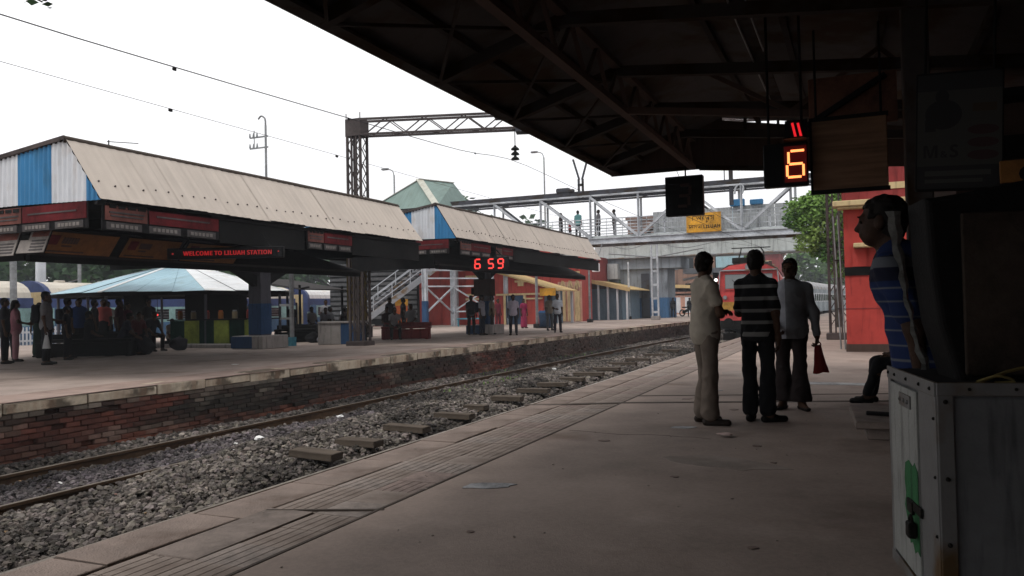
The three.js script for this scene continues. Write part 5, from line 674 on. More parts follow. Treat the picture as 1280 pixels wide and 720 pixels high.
// electric locomotive coming toward us on the near track
{
  const yaw = 0.062, t = thing('locomotive', 'red electric locomotive with yellow band arriving along the near track', 'locomotive', [-4.9, -0.74, -41.4], yaw);
  const w = 1.5, L = 16, prof = [[-w, 1.1], [w, 1.1], [w, 3.2], [w - 0.12, 3.55], [w - 0.6, 3.8], [0, 3.9], [-w + 0.6, 3.8], [-w + 0.12, 3.55], [-w, 3.2]];
  obj('body', sweep(prof, -0.02, -L, 40, none), M.locoRed, t); obj('roof', sweep([[-1.4, 3.6], [1.4, 3.6], [1.0, 3.86], [0, 3.96], [-1.0, 3.86]], -0.3, -L + 0.4, 40, none), M.darkBrown, t);
  obj('nose', [bx(-w + 0.02, w - 0.02, 1.0, 2.3, -0.05, 0.14)], M.locoRed, t); obj('visor', [beam([-1.35, 3.56, 0.08], [1.35, 3.56, 0.08], 0.16, 0.06), beam([-1.38, 3.54, 0.08], [-1.47, 2.4, 0.1], 0.06, 0.05), beam([1.38, 3.54, 0.08], [1.47, 2.4, 0.1], 0.06, 0.05)], M.steelGrey, t);
  for (const s of [-1, 1]) { const q = obj('windscreen', rb(1.05, 0.72, 0.05, 0.05, s * 0.62, 3.0, 0.01), M.glassGrey, t); obj('frame', [bx(s * 0.62 - 0.58, s * 0.62 + 0.58, 3.37, 3.42, -0.02, 0.05), bx(s * 0.62 - 0.58, s * 0.62 + 0.58, 2.58, 2.63, -0.02, 0.05), bx(s * 0.62 - 0.58, s * 0.62 - 0.53, 2.6, 3.4, -0.02, 0.05), bx(s * 0.62 + 0.53, s * 0.62 + 0.58, 2.6, 3.4, -0.02, 0.05)], M.locoRed, q); obj('wiper', beam([s * 0.4, 2.66, 0.07], [s * 0.8, 3.1, 0.07], 0.03, 0.02), M.black, q); }
  obj('yellow_band', bx(-w - 0.005, w + 0.005, 1.55, 1.98, 0.13, 0.16), M.locoYellow, t); obj('number_box', rb(0.55, 0.42, 0.06, 0.02, -0.25, 1.85, 0.17), M.darkBrown, t); obj('lower_red', bx(-w, w, 1.05, 1.55, 0.1, 0.18), M.locoRed, t);
  for (const s of [-1, 1]) { obj('marker_lamp', move(new THREE.CylinderGeometry(0.09, 0.11, 0.08, 14), s * 1.15, 2.2, 0.17, 0, PI / 2), M.gal, t); obj('buffer', [rod([s * 0.98, 0.95, 0.15], [s * 0.98, 0.95, 0.55], 0.1, 0.1, 10), move(new THREE.CylinderGeometry(0.24, 0.24, 0.06, 16), s * 0.98, 0.95, 0.58, 0, PI / 2)], M.iron, t); obj('grab_rail', rod([s * 1.42, 1.2, 0.2], [s * 1.42, 2.4, 0.2], 0.02), M.gal, t); }
  obj('head_lamp', [move(new THREE.CylinderGeometry(0.16, 0.16, 0.1, 14), 0, 3.72, 0.05, 0, PI / 2)], M.gal, t); obj('buffer_beam', [rb(2.9, 0.45, 0.3, 0.03, 0, 0.85, 0.02), rb(0.4, 0.4, 0.6, 0.05, 0, 0.9, 0.3)], M.iron, t); obj('cow_catcher', [beam([-1.3, 0.25, 0.1], [1.3, 0.25, 0.1], 0.08, 0.35), beam([-1.0, 0.25, 0], [-1.0, 0.8, 0], 0.1, 0.1), beam([1.0, 0.25, 0], [1.0, 0.8, 0], 0.1, 0.1)], M.iron, t);
  for (const z of [-3.4, -12.4]) { obj('bogie_frame', rb(2.7, 0.45, 4.2, 0.05, 0, 0.65, z), M.iron, t); for (const d of [-1.5, 0, 1.5]) for (const s of [-1, 1]) obj('wheel', move(new THREE.CylinderGeometry(0.54, 0.54, 0.14, 20), 0.84 * s, 0.54, z + d, 0, 0, PI / 2), M.iron, t); }
  obj('pantograph', [rb(1.1, 0.3, 0.7, 0.04, -0.3, 4.1, -1.3), beam([-0.7, 4.1, -2.8], [-0.6, 4.7, -4], 0.06, 0.06), beam([0.7, 4.1, -2.8], [0.6, 4.7, -4], 0.06, 0.06), beam([-0.6, 4.7, -4], [-0.5, 4.85, -2.9], 0.05, 0.05), beam([0.6, 4.7, -4], [0.5, 4.85, -2.9], 0.05, 0.05), beam([-1, 4.86, -2.9], [1, 4.86, -2.9], 0.1, 0.05)], M.iron, t); obj('roof_insulator', [-0.9, 0.9].map(x => move(new THREE.CylinderGeometry(0.08, 0.12, 0.35, 8), x, 4.05, -5)), M.darkBrown, t);
  const sg = thing('signal_lamp', 'small bright white signal lamp left of the locomotive', 'signal', [-7.6, -0.74, -48.5]); obj('post', rod([0, 0, 0], [0, 3.4, 0], 0.06), M.steelDark, sg); obj('signal_head', rb(0.36, 0.7, 0.2, 0.03, 0, 3.4, 0), M.signBlack, sg); obj('lit_lens', move(new THREE.SphereGeometry(0.1, 10, 8), 0, 3.3, 0.1), M.headlamp, sg);
  const way = [[-59, -5.95], [-80, -5.3], [-102, -3.7], [-124, -0.9], [-146, 3.2]];
  for (let k = 0; k < 4; k++) { // coaches of the train, first hidden behind the engine, then curving right
    const [za, xa] = way[k], [zb, xb] = way[k + 1], z = za - 0.4, z1 = zb + 0.4, mx = (xa + xb) / 2, a = Math.atan2(xb - xa, za - zb), c = thing('railway_coach', ['first', 'second', 'third', 'last'][k] + ' pale hazy coach of the train behind the red locomotive', 'coach', [mx, -0.74, (z + z1) / 2], -a), W = 1.6;
    obj('body', bx(-W, W, 0.9, 3.1, -10.4, 10.4), mat([0.38, 0.43, 0.46], { s: 4 }), c); obj('roof', sweep(coachProfile(W, 3.1, 3.11, 3.95), 10.4, -10.4, 40, none), M.steelGrey, c); obj('window_band', [bx(W, W + 0.01, 1.85, 2.7, -10.3, 10.3)], M.steelLight, c); for (let q = -9; q < 9.5; q += 1.5) obj('window', bx(W + 0.01, W + 0.025, 1.95, 2.6, q - 0.5, q + 0.5), M.glass, c); for (const d of [-7.2, 7.2]) obj('bogie', rb(2.6, 0.6, 3, 0.05, 0, 0.5, d), M.iron, c);
  }
}
// ---------------------------------------------------------------- refreshment kiosk with an eight-sided sheet roof
{
  const t = thing('kiosk', 'eight sided refreshment kiosk with pale blue and white sheet roof', 'kiosk', [-24.2, FY, -23.6]), R = 4.5, n = 8, ye = 1.96, yp = 3.2, ph = 0.2;
  for (let i = 0; i < n; i++) { const a = ph + i / n * PI * 2, b = ph + (i + 1) / n * PI * 2, A = [Math.sin(a) * R, ye, Math.cos(a) * R], B = [Math.sin(b) * R, ye, Math.cos(b) * R], C = [0, yp, 0]; for (let k = 0; k < 3; k++) { const P = [lerp(A[0], B[0], k / 3), ye, lerp(A[2], B[2], k / 3)], Q = [lerp(A[0], B[0], (k + 1) / 3), ye, lerp(A[2], B[2], (k + 1) / 3)], d = 0.012 * (k % 2); const g = new THREE.BufferGeometry(); g.setAttribute('position', new THREE.Float32BufferAttribute([...P, ...Q, ...C].map((v, j) => j % 3 === 1 ? v + d + (j < 6 ? rr(-0.03, 0.02) : 0) : v), 3)); g.computeVertexNormals(); obj('roof_sheet', g, i === 1 || i === 2 ? M.kioskWhite : M.kioskBlue, t); } obj('hip_strip', beam(A, C, 0.16, 0.03), M.kioskWhite, t); obj('eave_beam', beam([A[0] * 0.97, ye - 0.08, A[2] * 0.97], [B[0] * 0.97, ye - 0.08, B[2] * 0.97], 0.07, 0.12), M.dark, t); obj('post', rod([A[0] * 0.93, 0, A[2] * 0.93], [A[0] * 0.93, ye, A[2] * 0.93], 0.05, 0.05, 8), M.column, t); }
  obj('finial', rb(0.5, 0.12, 0.5, 0.04, 0, yp, 0, 0.4), M.kioskWhite, t); obj('soffit', move(new THREE.ConeGeometry(R * 0.95, 1.15, 8, 1, true), 0, ye + 0.5, 0, ph), M.dark, t);
  obj('loose_sheet', [cb(1.0, 0.03, 0.7, -0.5, 3.16, 1.0, 0.5, 0.2, 0.1), cb(0.8, 0.03, 0.6, 0.1, 3.22, 0.9, 0.2, 0.3, -0.15)], M.kioskWhite, t); obj('loose_sheet', cb(0.9, 0.03, 0.5, -0.8, 3.08, 1.3, 0.6, 0.3, 0.1), M.blueSheet, t);
  obj('stall_wall', bx(0.8, 3.4, 0, 1.95, 0.2, 0.6), M.black, t); obj('stall_wall', bx(-0.2, 0.8, 0.0, 1.9, 2.3, 2.5), M.black, t); 
  for (let k = 0; k < 6; k++) obj('counter_panel', rb(0.66, 0.84, 0.08, 0.01, 2.2 + k * 0.67, 0.5, 2.3 + (k % 2) * 0.012), k % 2 ? M.lime : M.darkGreen, t); obj('counter_top', bx(1.8, 6.2, 0.93, 0.97, 1.7, 2.42), M.dark, t); obj('kerb', rb(5, 0.14, 0.5, 0.03, 3.4, 0.06, 2.7), M.plinth, t); obj('counter_plinth', bx(1.9, 6.2, 0, 0.12, 1.9, 2.36), M.black, t);
  const l = thing('red_bulb', 'small red glowing lamp in the dark stall of the kiosk', 'lamp', [-22.6, 1.2, -20.95]); obj('lit_bulb', move(new THREE.SphereGeometry(0.035, 10, 8), 0, 0, 0), M.ledHot, l); obj('holder', rod([0, 0.03, 0], [0, 0.8, 0], 0.01), M.dark, l);
  // lean-to roof right of the kiosk
  const s = thing('shelter', 'dark lean-to shelter roof on thin posts between kiosk and bench', 'shelter', [-21.4, FY, -26.5]); obj('roof_sheet', sweep([[-1.5, 2.5], [1.6, 2.0], [1.6, 2.05], [-1.5, 2.58]], 1.2, -2, 40, none), M.darkSheet, s); for (const [x, z] of [[1.4, 1], [1.4, -1.8], [-1.3, 1]]) obj('post', rod([x, 0, z], [x, 2.2, z], 0.05), M.dark, s); obj('bracket_lamp', beam([1.6, 2.05, 1.2], [2.0, 2.1, 1.2], 0.06, 0.06), M.dark, s);
  const pb = thing('pale_post', 'pale blue post with crossbar just right of the dark canopy column', 'post', [-17.6, FY, -22.0]); obj('shaft', rb(0.12, 2.7, 0.12, 0.02, 0, 1.35, 0), M.gal, pb); obj('crossbar', [bx(-0.5, 0.02, 1.35, 1.43, -0.03, 0.03), bx(-0.5, 0.02, 0.9, 0.97, -0.03, 0.03)], M.gal, pb); obj('foot', bx(-0.1, 0.1, 0, 0.3, -0.1, 0.1), M.cyanPaint, pb);
}
// benches, planters and boards on the island platform
function bench(label, x, z, w, turn, m, group) { const t = thing('bench', label, 'bench', [x, FY, z], turn, group); obj('seat', rb(w, 0.09, 0.5, 0.02, 0, 0.46, 0), m, t); obj('backrest', rb(w, 0.16, 0.06, 0.02, 0, 0.57, -0.24), m, t); obj('front_slab', rb(w, 0.38, 0.1, 0.015, 0, 0.21, 0.16), m, t); for (const s of [-1, 1]) obj('leg', rb(0.14, 0.42, 0.46, 0.02, s * (w / 2 - 0.1), 0.21, 0), m, t); return t; }
bench('long black bench with seated boys beside the grey and blue planter', -19.3, -25.9, 2.6, 0.45, M.dark);
bench('short black bench just right of the kiosk counter', -19.6, -24.7, 1.5, 0.45, M.black);
bench('dark red bench right of the gantry mast', -16.1, -27.0, 1.9, 0.3, mat([0.17, 0.03, 0.03], { t: 'plaster', s: 2 }));
bench('black bench under the seated crowd at far left', -20.2, -16.2, 2.6, 0.5, M.black); bench('black bench left of the kiosk stall among the waiting crowd', -22.0, -18.4, 2.2, 0.5, M.black);
{
  const t = thing('planter', 'concrete planter painted grey and blue before the gantry mast', 'planter', [-16.5, FY, -23.4], 0.4); obj('grey_face', rb(0.8, 0.75, 0.8, 0.03, -0.4, 0.37, 0), M.plinth, t); obj('blue_face', rb(0.7, 0.76, 0.82, 0.03, 0.34, 0.37, 0), M.bluePaint, t); obj('rim', rb(1.6, 0.07, 0.9, 0.02, 0, 0.76, 0), M.plinth, t);
  const y = thing('hoarding', 'tall faded olive yellow hoarding left of the gantry mast', 'hoarding', [-17.0, FY, -25.0], 0.35); obj('board', rb(0.75, 2.5, 0.08, 0.01, 0, 2.0, 0), M.yellowOld, y); obj('post', [rod([-0.3, 0, -0.06], [-0.3, 3.2, -0.06], 0.04), rod([0.3, 0, -0.06], [0.3, 3.2, -0.06], 0.04)], M.dark, y);
  const o = thing('orange_board', 'orange board with yellow top beyond the red bench', 'board', [-26.2, FY, -43.4], 0.4); obj('board', rb(0.75, 1.2, 0.1, 0.02, 0, 0.8, 0), M.orangeP, o); obj('yellow_top', rb(0.8, 0.4, 0.12, 0.02, 0, 1.6, 0), M.mustard, o); obj('leg', [bx(-0.3, -0.24, 0, 0.3, -0.03, 0.03), bx(0.24, 0.3, 0, 0.3, -0.03, 0.03)], M.dark, o);
  const c = thing('blue_seat', 'pale blue platform seat by the footbridge legs', 'bench', [-22.4, FY, -45.6], 0.4); obj('seat', rb(1.9, 0.08, 0.5, 0.02, 0, 0.48, 0), M.cyanPaint, c); obj('backrest', rb(0.5, 0.7, 0.08, 0.02, 0.7, 0.85, -0.2), M.cyanPaint, c); obj('leg', [-0.85, 0.85].map(x => rb(0.08, 0.46, 0.45, 0.01, x, 0.23, 0)), M.cyanPaint, c);
  const d = thing('litter_bin', 'dark blue litter bin beside the brown pole on the island platform', 'bin', [-15.4, FY, -40.3]); obj('bin_body', move(new THREE.LatheGeometry([[0.02, 0], [0.3, 0], [0.36, 0.8], [0.38, 0.82], [0.33, 0.82]].map(p => new THREE.Vector2(...p)), 14), 0, 0, 0), M.doorBlue, d); obj('lid', move(new THREE.CylinderGeometry(0.3, 0.38, 0.12, 14), 0, 0.88, 0), M.bluePaint, d); obj('base', rb(0.8, 0.08, 0.8, 0.02, 0, 0.04, 0), M.dark, d);
}
// ---------------------------------------------------------------- the shed roof over the near platform
{
  const t = thing('shed_roof', 'dark sheet roof with trusses over the near platform', 'roof'), z0 = 24, z1 = -13.9, ry = x => x < -2 ? 3.64 + (x + 3.95) * 0.375 : 4.372 - (x + 2) * 0.165;
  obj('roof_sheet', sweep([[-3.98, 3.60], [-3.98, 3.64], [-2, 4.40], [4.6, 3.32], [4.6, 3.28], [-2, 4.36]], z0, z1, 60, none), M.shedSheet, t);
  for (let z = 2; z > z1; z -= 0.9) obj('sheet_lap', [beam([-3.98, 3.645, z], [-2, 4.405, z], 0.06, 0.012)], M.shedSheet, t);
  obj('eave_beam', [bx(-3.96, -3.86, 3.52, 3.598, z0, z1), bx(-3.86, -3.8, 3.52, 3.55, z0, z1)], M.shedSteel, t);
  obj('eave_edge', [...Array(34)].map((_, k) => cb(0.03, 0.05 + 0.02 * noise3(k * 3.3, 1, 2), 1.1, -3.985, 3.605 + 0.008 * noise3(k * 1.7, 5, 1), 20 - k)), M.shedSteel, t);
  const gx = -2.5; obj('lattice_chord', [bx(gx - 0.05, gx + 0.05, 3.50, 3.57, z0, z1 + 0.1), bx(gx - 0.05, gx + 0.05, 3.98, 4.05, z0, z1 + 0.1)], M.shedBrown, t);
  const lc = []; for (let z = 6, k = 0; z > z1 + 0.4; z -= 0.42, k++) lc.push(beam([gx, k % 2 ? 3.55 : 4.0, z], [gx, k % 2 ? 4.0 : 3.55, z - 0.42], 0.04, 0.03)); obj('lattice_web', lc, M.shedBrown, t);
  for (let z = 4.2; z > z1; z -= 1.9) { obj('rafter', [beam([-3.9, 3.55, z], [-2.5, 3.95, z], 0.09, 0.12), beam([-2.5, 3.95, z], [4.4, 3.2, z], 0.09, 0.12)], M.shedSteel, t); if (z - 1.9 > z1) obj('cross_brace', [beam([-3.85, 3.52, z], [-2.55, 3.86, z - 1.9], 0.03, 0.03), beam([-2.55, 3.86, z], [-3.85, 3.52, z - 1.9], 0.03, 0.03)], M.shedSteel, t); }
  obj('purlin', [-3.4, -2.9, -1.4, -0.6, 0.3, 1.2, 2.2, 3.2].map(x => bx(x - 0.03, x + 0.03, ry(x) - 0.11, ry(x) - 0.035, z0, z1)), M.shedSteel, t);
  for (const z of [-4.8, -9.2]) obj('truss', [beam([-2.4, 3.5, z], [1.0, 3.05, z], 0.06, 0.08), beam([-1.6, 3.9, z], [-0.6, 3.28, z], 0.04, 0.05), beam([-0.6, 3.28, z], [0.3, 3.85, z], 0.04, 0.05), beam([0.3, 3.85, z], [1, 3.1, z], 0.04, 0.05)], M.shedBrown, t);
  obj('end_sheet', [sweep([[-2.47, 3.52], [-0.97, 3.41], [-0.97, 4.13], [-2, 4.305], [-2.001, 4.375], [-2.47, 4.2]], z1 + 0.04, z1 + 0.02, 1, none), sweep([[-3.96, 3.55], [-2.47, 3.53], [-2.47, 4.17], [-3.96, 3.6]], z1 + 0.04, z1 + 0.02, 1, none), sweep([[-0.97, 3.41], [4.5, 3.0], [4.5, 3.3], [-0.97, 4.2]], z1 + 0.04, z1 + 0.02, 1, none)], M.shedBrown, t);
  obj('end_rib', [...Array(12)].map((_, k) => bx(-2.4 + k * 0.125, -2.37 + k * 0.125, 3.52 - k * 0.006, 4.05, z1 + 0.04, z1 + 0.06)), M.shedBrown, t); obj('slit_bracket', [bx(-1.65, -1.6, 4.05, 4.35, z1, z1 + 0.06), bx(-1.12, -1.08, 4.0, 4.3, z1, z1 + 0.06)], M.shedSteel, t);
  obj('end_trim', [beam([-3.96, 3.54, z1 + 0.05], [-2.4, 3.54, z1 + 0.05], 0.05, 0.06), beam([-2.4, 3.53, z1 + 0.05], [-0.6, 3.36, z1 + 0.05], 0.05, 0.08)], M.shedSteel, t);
  obj('cable_tray', [bx(-0.96, -0.95, 3.83, 3.86, 2, -11.2), bx(-0.82, -0.81, 3.83, 3.86, 2, -8.7)], M.gal, t); obj('tray_floor', bx(-0.95, -0.82, 3.865, 3.88, 2, -11.2), M.shedSteel, t);
  for (const [x, z] of [[0.5, -7.3], [4.2, -7.3], [4.2, 2], [4.2, 12]]) obj('column', rb(0.2, 3.75 - x * 0.05, 0.2, 0.015, x, 1.87, z), M.shedSteel, t);
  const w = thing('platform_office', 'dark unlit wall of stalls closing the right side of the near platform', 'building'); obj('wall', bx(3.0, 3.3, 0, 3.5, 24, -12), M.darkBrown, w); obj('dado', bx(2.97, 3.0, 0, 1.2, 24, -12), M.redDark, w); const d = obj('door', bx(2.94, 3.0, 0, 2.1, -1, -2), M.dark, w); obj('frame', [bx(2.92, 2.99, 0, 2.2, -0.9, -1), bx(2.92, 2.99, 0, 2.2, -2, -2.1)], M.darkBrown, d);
  const s = thing('stall', 'dark closed wooden stall behind the sack load and advert poster', 'stall'); obj('wall', bx(0.9, 3.0, 0, 3.0, -8.6, -11.6), M.darkBrown, s); obj('shutter_slat', [...Array(9)].map((_, k) => bx(0.95, 2.9, 0.4 + k * 0.26, 0.62 + k * 0.26, -8.6, -8.57)), M.dark, s); obj('roof', bx(0.8, 3.0, 3.0, 3.08, -8.3, -11.8), M.dark, s); obj('counter', bx(0.86, 3, 0.9, 0.97, -8.3, -8.6), M.darkBrown, s);
  const b = thing('brown_hoarding', 'brown hoarding board hanging right of the red number sign', 'hoarding', [-0.02, 2.575, -8.08]); obj('board', rb(0.655, 0.66, 0.04, 0.01, 0, 0, 0), mat([0.22, 0.13, 0.085], { t: 'wood', s: 1.4 }), b); obj('frame', [bx(-0.34, 0.34, 0.325, 0.36, -0.03, 0.03), bx(-0.34, 0.34, -0.36, -0.325, -0.03, 0.03), bx(-0.34, -0.32, -0.33, 0.33, -0.03, 0.03)], M.dark, b); obj('hanger', [rod([-0.28, 0.34, 0], [-0.28, 1.2, 0], 0.012), rod([0.28, 0.34, 0], [0.28, 1.2, 0], 0.012)], M.dark, b);
  const b2 = thing('upper_hoarding', 'dim brown panel behind struts above the brown hoarding', 'hoarding', [0.02, 3.17, -8.5]); obj('board', rb(0.8, 0.5, 0.04, 0.01, 0, 0, 0), mat([0.2, 0.09, 0.06], { s: 1 }), b2); obj('strut', [beam([-0.45, -0.24, 0.06], [0.3, 0.2, 0.06], 0.05, 0.05)], M.dark, b2);
  // red number sign with the lit 6
  const n = thing('coach_number_sign', 'black box sign with a glowing orange red 6 hung under the roof', 'sign', [-0.575, 2.5, -8.0]); obj('casing', rb(0.40, 0.41, 0.12, 0.015, 0, 0, 0), M.signBlack, n); obj('lit_digit', digit('6', 0.145, 0.245, 0.021, 0.014).map(g => g.translate(0.095, -0.0, 0.062)), emit(1, 0.24, 0.07, 3.0), n);
  obj('digit_glow_plate', bx(-0.01, 0.19, -0.17, 0.17, 0.058, 0.0605), emit(1, 0.0, 0.0, 0.035), n); obj('hanger', [rod([-0.15, 0.2, 0], [-0.15, 1.5, 0], 0.014), rod([0.15, 0.2, 0], [0.15, 1.5, 0], 0.014)], M.dark, n);  // faint red emissive plate imitates the halo of the lit digit
  obj('hood', [beam([0.0, 0.21, 0.12], [0.2, 0.21, 0.12], 0.3, 0.012)], M.signBlack, n); obj('painted_reflection', [cb(0.022, 0.17, 0.01, 0.085, 0.315, 0.03, 0, -0.2, 0.2), cb(0.022, 0.17, 0.01, 0.135, 0.31, 0.03, 0, -0.2, 0.2)], emit(1, 0.02, 0.03, 0.8), n); obj('reflector', cb(0.2, 0.22, 0.012, 0.1, 0.315, 0.015, 0, -0.2, 0), M.signBlack, n);  // glowing bars imitate the red reflection over the sign, not extra lit digits
  const p = thing('platform_display', 'unlit dark square display with a dim 3 hanging from the roof end', 'sign', [-2.645, 3.05, -13.75]); obj('casing', rb(0.64, 0.68, 0.16, 0.015, 0, 0, 0), M.signBlack, p); obj('unlit_digit', digit('3', 0.19, 0.36, 0.05, 0.012).map(g => g.translate(0, 0, 0.084)), M.ledDead, p); obj('hanger', [rod([0.02, 0.33, 0], [0.02, 0.7, 0], 0.014)], M.dark, p);
  // printed poster, mostly lost in the dark
  const c = document.createElement('canvas'); c.width = 320; c.height = 480; const x = c.getContext('2d'); x.fillStyle = '#8a877f'; x.fillRect(0, 0, 320, 480); x.fillStyle = '#3b3d40'; x.fillRect(0, 0, 320, 70); x.fillRect(0, 385, 320, 95); x.fillStyle = '#23262a'; x.beginPath(); x.ellipse(100, 170, 70, 62, 0, 0, 7); x.fill(); x.beginPath(); x.ellipse(95, 95, 26, 30, 0, 0, 7); x.fill(); x.fillRect(30, 190, 40, 50); x.fillStyle = '#2d2d2b'; x.font = 'bold 74px sans-serif'; x.fillText('M', 18, 350); x.fillText('S', 122, 350); x.font = 'bold 40px sans-serif'; x.fillText('&', 88, 350); x.fillStyle = '#7a2b2b'; for (const y of [225, 278, 330]) { x.beginPath(); x.ellipse(250, y + 14, 58, 20, 0, 0, 7); x.fill(); } x.fillStyle = '#8b6a2a'; x.fillRect(210, 130, 90, 34); x.fillStyle = '#9a988f'; x.fillRect(30, 405, 250, 22); x.fillRect(30, 440, 220, 16);
  const pt = new THREE.CanvasTexture(c); pt.colorSpace = THREE.SRGBColorSpace; const po = thing('poster', 'large dim advertising poster M&S above the sack load', 'poster', [0.655, 2.31, -6.0]); po.rotation.z = -0.04; const pm = obj('print', new THREE.PlaneGeometry(0.49, 0.76).translate(0, 0, 0.021), new THREE.MeshStandardMaterial({ map: pt, color: 0x555555, roughness: 0.7 }), po, true); obj('board', rb(0.51, 0.79, 0.035, 0.008, 0, 0, 0), M.dark, po); obj('hanger', [rod([-0.2, 0.38, 0], [-0.2, 1.5, 0], 0.01), rod([0.2, 0.38, 0], [0.2, 1.5, 0], 0.01)], M.dark, po);
  const oy = thing('orange_sign', 'dim orange sign with dark shape at the right frame edge', 'sign', [1.02, 1.99, -5.8]); obj('board', rb(0.34, 0.14, 0.02, 0.006, 0, 0, 0), M.adOrange, oy); obj('dark_shape', [move(new THREE.CylinderGeometry(0.05, 0.05, 0.008, 12), -0.02, -0.02, 0.014, 0, PI / 2), bx(0.03, 0.12, -0.03, 0.03, 0.01, 0.016)], M.black, oy); obj('hanger', rod([0.1, 0.07, 0], [0.1, 1.5, 0], 0.008), M.dark, oy);
}
// ---------------------------------------------------------------- red building and posts past the shed
{
  const t = thing('red_pillar_building', 'red building corner with yellow ledges beyond the shed, right side', 'building'); obj('wall', bx(-0.22, 5, 0.18, 3.38, -20.35, -34), M.redPillar, t); obj('upper_wall', bx(-0.24, 5, 3.52, 6.5, -20.3, -34), M.redDark, t); obj('upper_band', bx(-0.26, 5, 3.75, 3.9, -20.28, -34), M.creamTrim, t); obj('cornice', [rb(5.6, 0.13, 0.5, 0.02, 2.36, 3.45, -20.25), rb(5.5, 0.06, 0.4, 0.02, 2.4, 3.36, -20.28)], M.creamTrim, t);
  obj('ledge', rb(1.6, 0.1, 0.4, 0.02, 0.78, 2.47, -20.2), M.creamTrim, t); obj('black_band', bx(-0.225, 5, 1.78, 1.98, -20.36, -20.32), M.black, t); obj('base', bx(-0.24, 5, 0, 0.18, -20.31, -34), M.darkBrown, t); obj('pilaster', bx(-0.05, 0.25, 1.99, 2.4, -20.36, -20.30), M.redPillar, t);
  for (const y of [1.0]) obj('groove', bx(-0.223, 5, y, y + 0.02, -20.36, -20.34), M.redDark, t);
  const q = thing('pipe_pair', 'two thin pale pipes standing against the left side of the red pillar', 'pipe', [-0.33, 0, -21.4]); obj('pipe', rod([-0.04, 0, 0], [-0.13, 3.3, 0], 0.022), M.gal, q); obj('pipe', rod([0.06, 0, 0.1], [-0.03, 3.3, 0.1], 0.02), M.gal, q); obj('clip', [rb(0.16, 0.03, 0.06, 0.005, -0.02, 1.0, 0.05), rb(0.16, 0.03, 0.06, 0.005, -0.05, 2.2, 0.05)], M.steelDark, q);
  const w = thing('boundary_railing', 'pale blue grey railing along the platform beyond the tree', 'railing', [1.2, 0, 0]); const r = []; for (let z = -46; z > -95; z -= 1.2) obj('railing_post', bx(CN(z) - 0.05, CN(z) + 0.05, 0, 1.5, z - 0.05, z + 0.05), M.steelLight, w); obj('railing_bar', [sweep([[-0.03, 1.4], [0.03, 1.4], [0.03, 1.47], [-0.03, 1.47]], -46, -95, 3, CN), sweep([[-0.03, 0.6], [0.03, 0.6], [0.03, 0.67], [-0.03, 0.67]], -46, -95, 3, CN)], M.steelLight, w);
}
